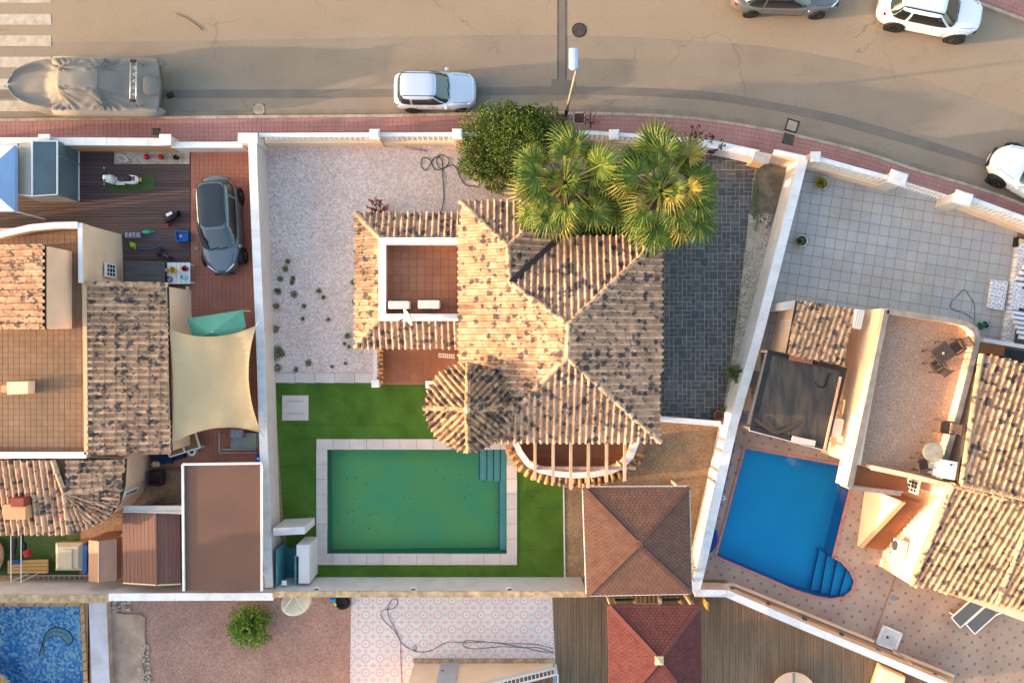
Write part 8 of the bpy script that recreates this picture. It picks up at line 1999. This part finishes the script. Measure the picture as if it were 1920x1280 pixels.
spray('dark_red_shrub', 'small dark purple shrub over the front wall near the slate driveway', 'shrub', 1322, 296, YG, .35, 1.4, 90, .18, .08, 'dark_red_leaf', 6, lean=(.25, .3))
spray('red_shrub', 'reddish brown shrub peeping out above the terrace roof on the gravel', 'shrub', 715, 397, YG, .62, .85, 420, .14, .055, 'red_leaf', 12)
spray('street_shrub', 'sparse reddish shrub on the pavement beside the tree pit', 'shrub', 1107, 232, .13, .55, .8, 160, .12, .03, 'red_leaf', 12)
spray('hedge_shrub', 'feathery green shrub leaning on the slanting wall beside the slate driveway', 'shrub', 1366, 697, YG, .5, 1.2, 700, .16, .035, 'weed_leaf', 16)
spray('pot_flower', 'small green plant with pink flower above the terracotta pot', 'plant', 1352, 763, YG, .2, .4, 70, .12, .05, 'weed_leaf', 6)
for (px, py, l, w, n, h, mt, lab) in ((1538, 343, .38, .035, 150, .55, 'palm_old', 'spiky yellow green grass plant in the upper white pot'), (1499, 452, .2, .06, 110, .3, 'weed_leaf', 'low dark green plant in the lower white pot')):
    b = P(px, py, .5); t = thing('pot_plant', lab, 'plant', b); mb = MB()
    for i in range(n): d = rnd_dir(.7); d.z = abs(d.z); leaf_quad(mb, b + d * .04, d.normalized(), Vector((0, 0, 1)) + rnd_dir() * .3, l * random.uniform(.6, 1.1), w)
    mb.build('foliage', MATS[mt], t); mb = MB(); mb.tube([b - Vector((0, 0, .15)), b + Vector((0, 0, .05))], .03, 5); mb.build('stem', MATS['bark'], t)
# garden shrub below the rear wall
gs = thing('palm_shrub', 'bushy yellow green shrub on the brown gravel below the rear wall', 'shrub', P(470, 1175, YG)); mb = MB(); b = P(470, 1172, .5)
for i in range(210):
    a = random.uniform(0, 6.2832); el = random.uniform(.1, 1.45); L_ = random.uniform(.6, 1.15); d = Vector((math.cos(a) * math.cos(el), math.sin(a) * math.cos(el), math.sin(el)))
    for k in range(16):
        p = b + d * L_ * (.25 + .75 * k / 15) + Vector((0, 0, -.28 * (k / 15) ** 2)); s = d.cross(Vector((0, 0, 1))).normalized() * (1 if k % 2 else -1)
        leaf_quad(mb, p, (s * .8 + d * .7 + rnd_dir() * .25).normalized(), (Vector((0, 0, 1)) + rnd_dir() * .4).normalized(), .2 * random.uniform(.7, 1.2), .06)
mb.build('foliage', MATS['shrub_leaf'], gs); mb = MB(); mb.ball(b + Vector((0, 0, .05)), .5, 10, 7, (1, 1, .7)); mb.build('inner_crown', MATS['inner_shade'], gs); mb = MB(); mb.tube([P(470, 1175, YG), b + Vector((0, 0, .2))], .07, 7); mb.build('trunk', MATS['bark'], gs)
# weeds in the gravel: countable tufts
rd = random.Random(12); W_ = [(540, 490, .16), (536, 504, .2), (527, 523, .2), (519, 545, .12), (550, 522, .15), (523, 547, .2), (552, 552, .26), (548, 530, .14), (598, 545, .16), (570, 574, .12), (519, 574, .2), (607, 558, .12), (517, 617, .26), (522, 655, .3), (519, 668, .36), (528, 661, .28), (579, 680, .22), (521, 690, .3), (556, 692, .16), (653, 630, .22), (662, 529, .14), (664, 565, .12), (655, 650, .1), (568, 598, .1), (616, 599, .1), (646, 644, .06), (623, 687, .08), (648, 681, .07)]
for i, (x, y, r) in enumerate(W_):
    r *= .62; b = P(x, y, YG); mb = MB()
    for k in range(int(60 + 420 * r)):
        a = rd.uniform(0, 6.28); q = r * math.sqrt(rd.random()); p = b + Vector((q * math.cos(a), q * math.sin(a), rd.uniform(0, .08 + r * .3)))
        leaf_quad(mb, p, rnd_dir(.2), (Vector((0, 0, 1)) + rnd_dir() * .5).normalized(), .075 * rd.uniform(.6, 1.3), .03)
    sp = {(519, 668): 'widest green weed clump, against the boundary wall above the coping strip', (521, 690): 'green weed clump in the corner between boundary wall and coping strip', (517, 617): 'lone green weed clump against the boundary wall beside the lower gravel', (579, 680): 'round green weed tuft on open gravel just above the coping strip', (552, 552): 'largest weed tuft out on the gravel away from the boundary wall', (598, 545): 'lone weed tuft far out on the gravel toward the terrace roof', (655, 650): 'weed tuft under the lower corner of the terrace roof', (653, 630): 'brownish weed tuft just left of the lower terrace roof corner', (556, 692): 'flat weed tuft lying along the coping strip'}
    o = mb.build('weed', MATS['weed_leaf']); k_ = sp.get((x, y)); tag(o, k_ or ('small green weed tuft growing in the white gravel near the boundary wall' if x < 610 else 'tiny green weed tuft in the white gravel beside the terrace roof'), 'weed', 'weed tufts in the white gravel' if k_ else 'small weed tufts near the boundary wall' if x < 610 else 'weed tufts beside the terrace roof')
mb = MB(); ms = MB()
for (x0, y0, x1, y1, n) in ((1412, 310, 1422, 430, 420), (1385, 470, 1405, 560, 60), (1368, 545, 1388, 640, 200), (1241, 470, 1246, 780, 330), (1440, 300, 1475, 400, 140), (1352, 700, 1368, 790, 90), (1390, 575, 1440, 600, 20)):
    for k in range(n):
        p = P(rd.uniform(x0, x1), rd.uniform(y0, y1), YG); p.z = YG + rd.uniform(0, .07); leaf_quad(mb, p, rnd_dir(.3), (Vector((0, 0, 1)) + rnd_dir() * .5).normalized(), .09 * rd.uniform(.5, 1.4), .035)
mb.build('ground_weeds', MATS['weed_leaf'], None, kind='stuff')
# dark litter: dead leaves in the gravel, loose stones by the drive
mb = MB()
for k in range(520):
    x = 498 + 90 * rd.random() ** 1.6; y = rd.uniform(290, 480) if rd.random() < .75 else rd.uniform(290, 690)
    if rd.random() < .2: x = rd.uniform(500, 670)
    p = P(x, y, YG); p.z += .012; leaf_quad(mb, p, rnd_dir(-.2), (Vector((0, 0, 1)) + rnd_dir() * .3).normalized(), .06 * rd.uniform(.4, 1.3), .035)
mb.build('leaf_litter', M('litter', (70, 60, 56), (98, 82, 74), 8, 2), None, kind='stuff')
mb = MB()
for k in range(1400):
    t = rd.random(); x = lerp(1412, 1368, t) + rd.uniform(4, 34); y = lerp(400, 700, t)
    p = P(x, y, YG); r = rd.uniform(.015, .045); mb.ball((p.x, p.y, YG + r * .5), r, 6, 4, (1, rd.uniform(.6, 1), .7))
mb.build('pebbles', M('pebble_stone', (214, 202, 188), (168, 152, 138), 12, 2), None, kind='stuff')
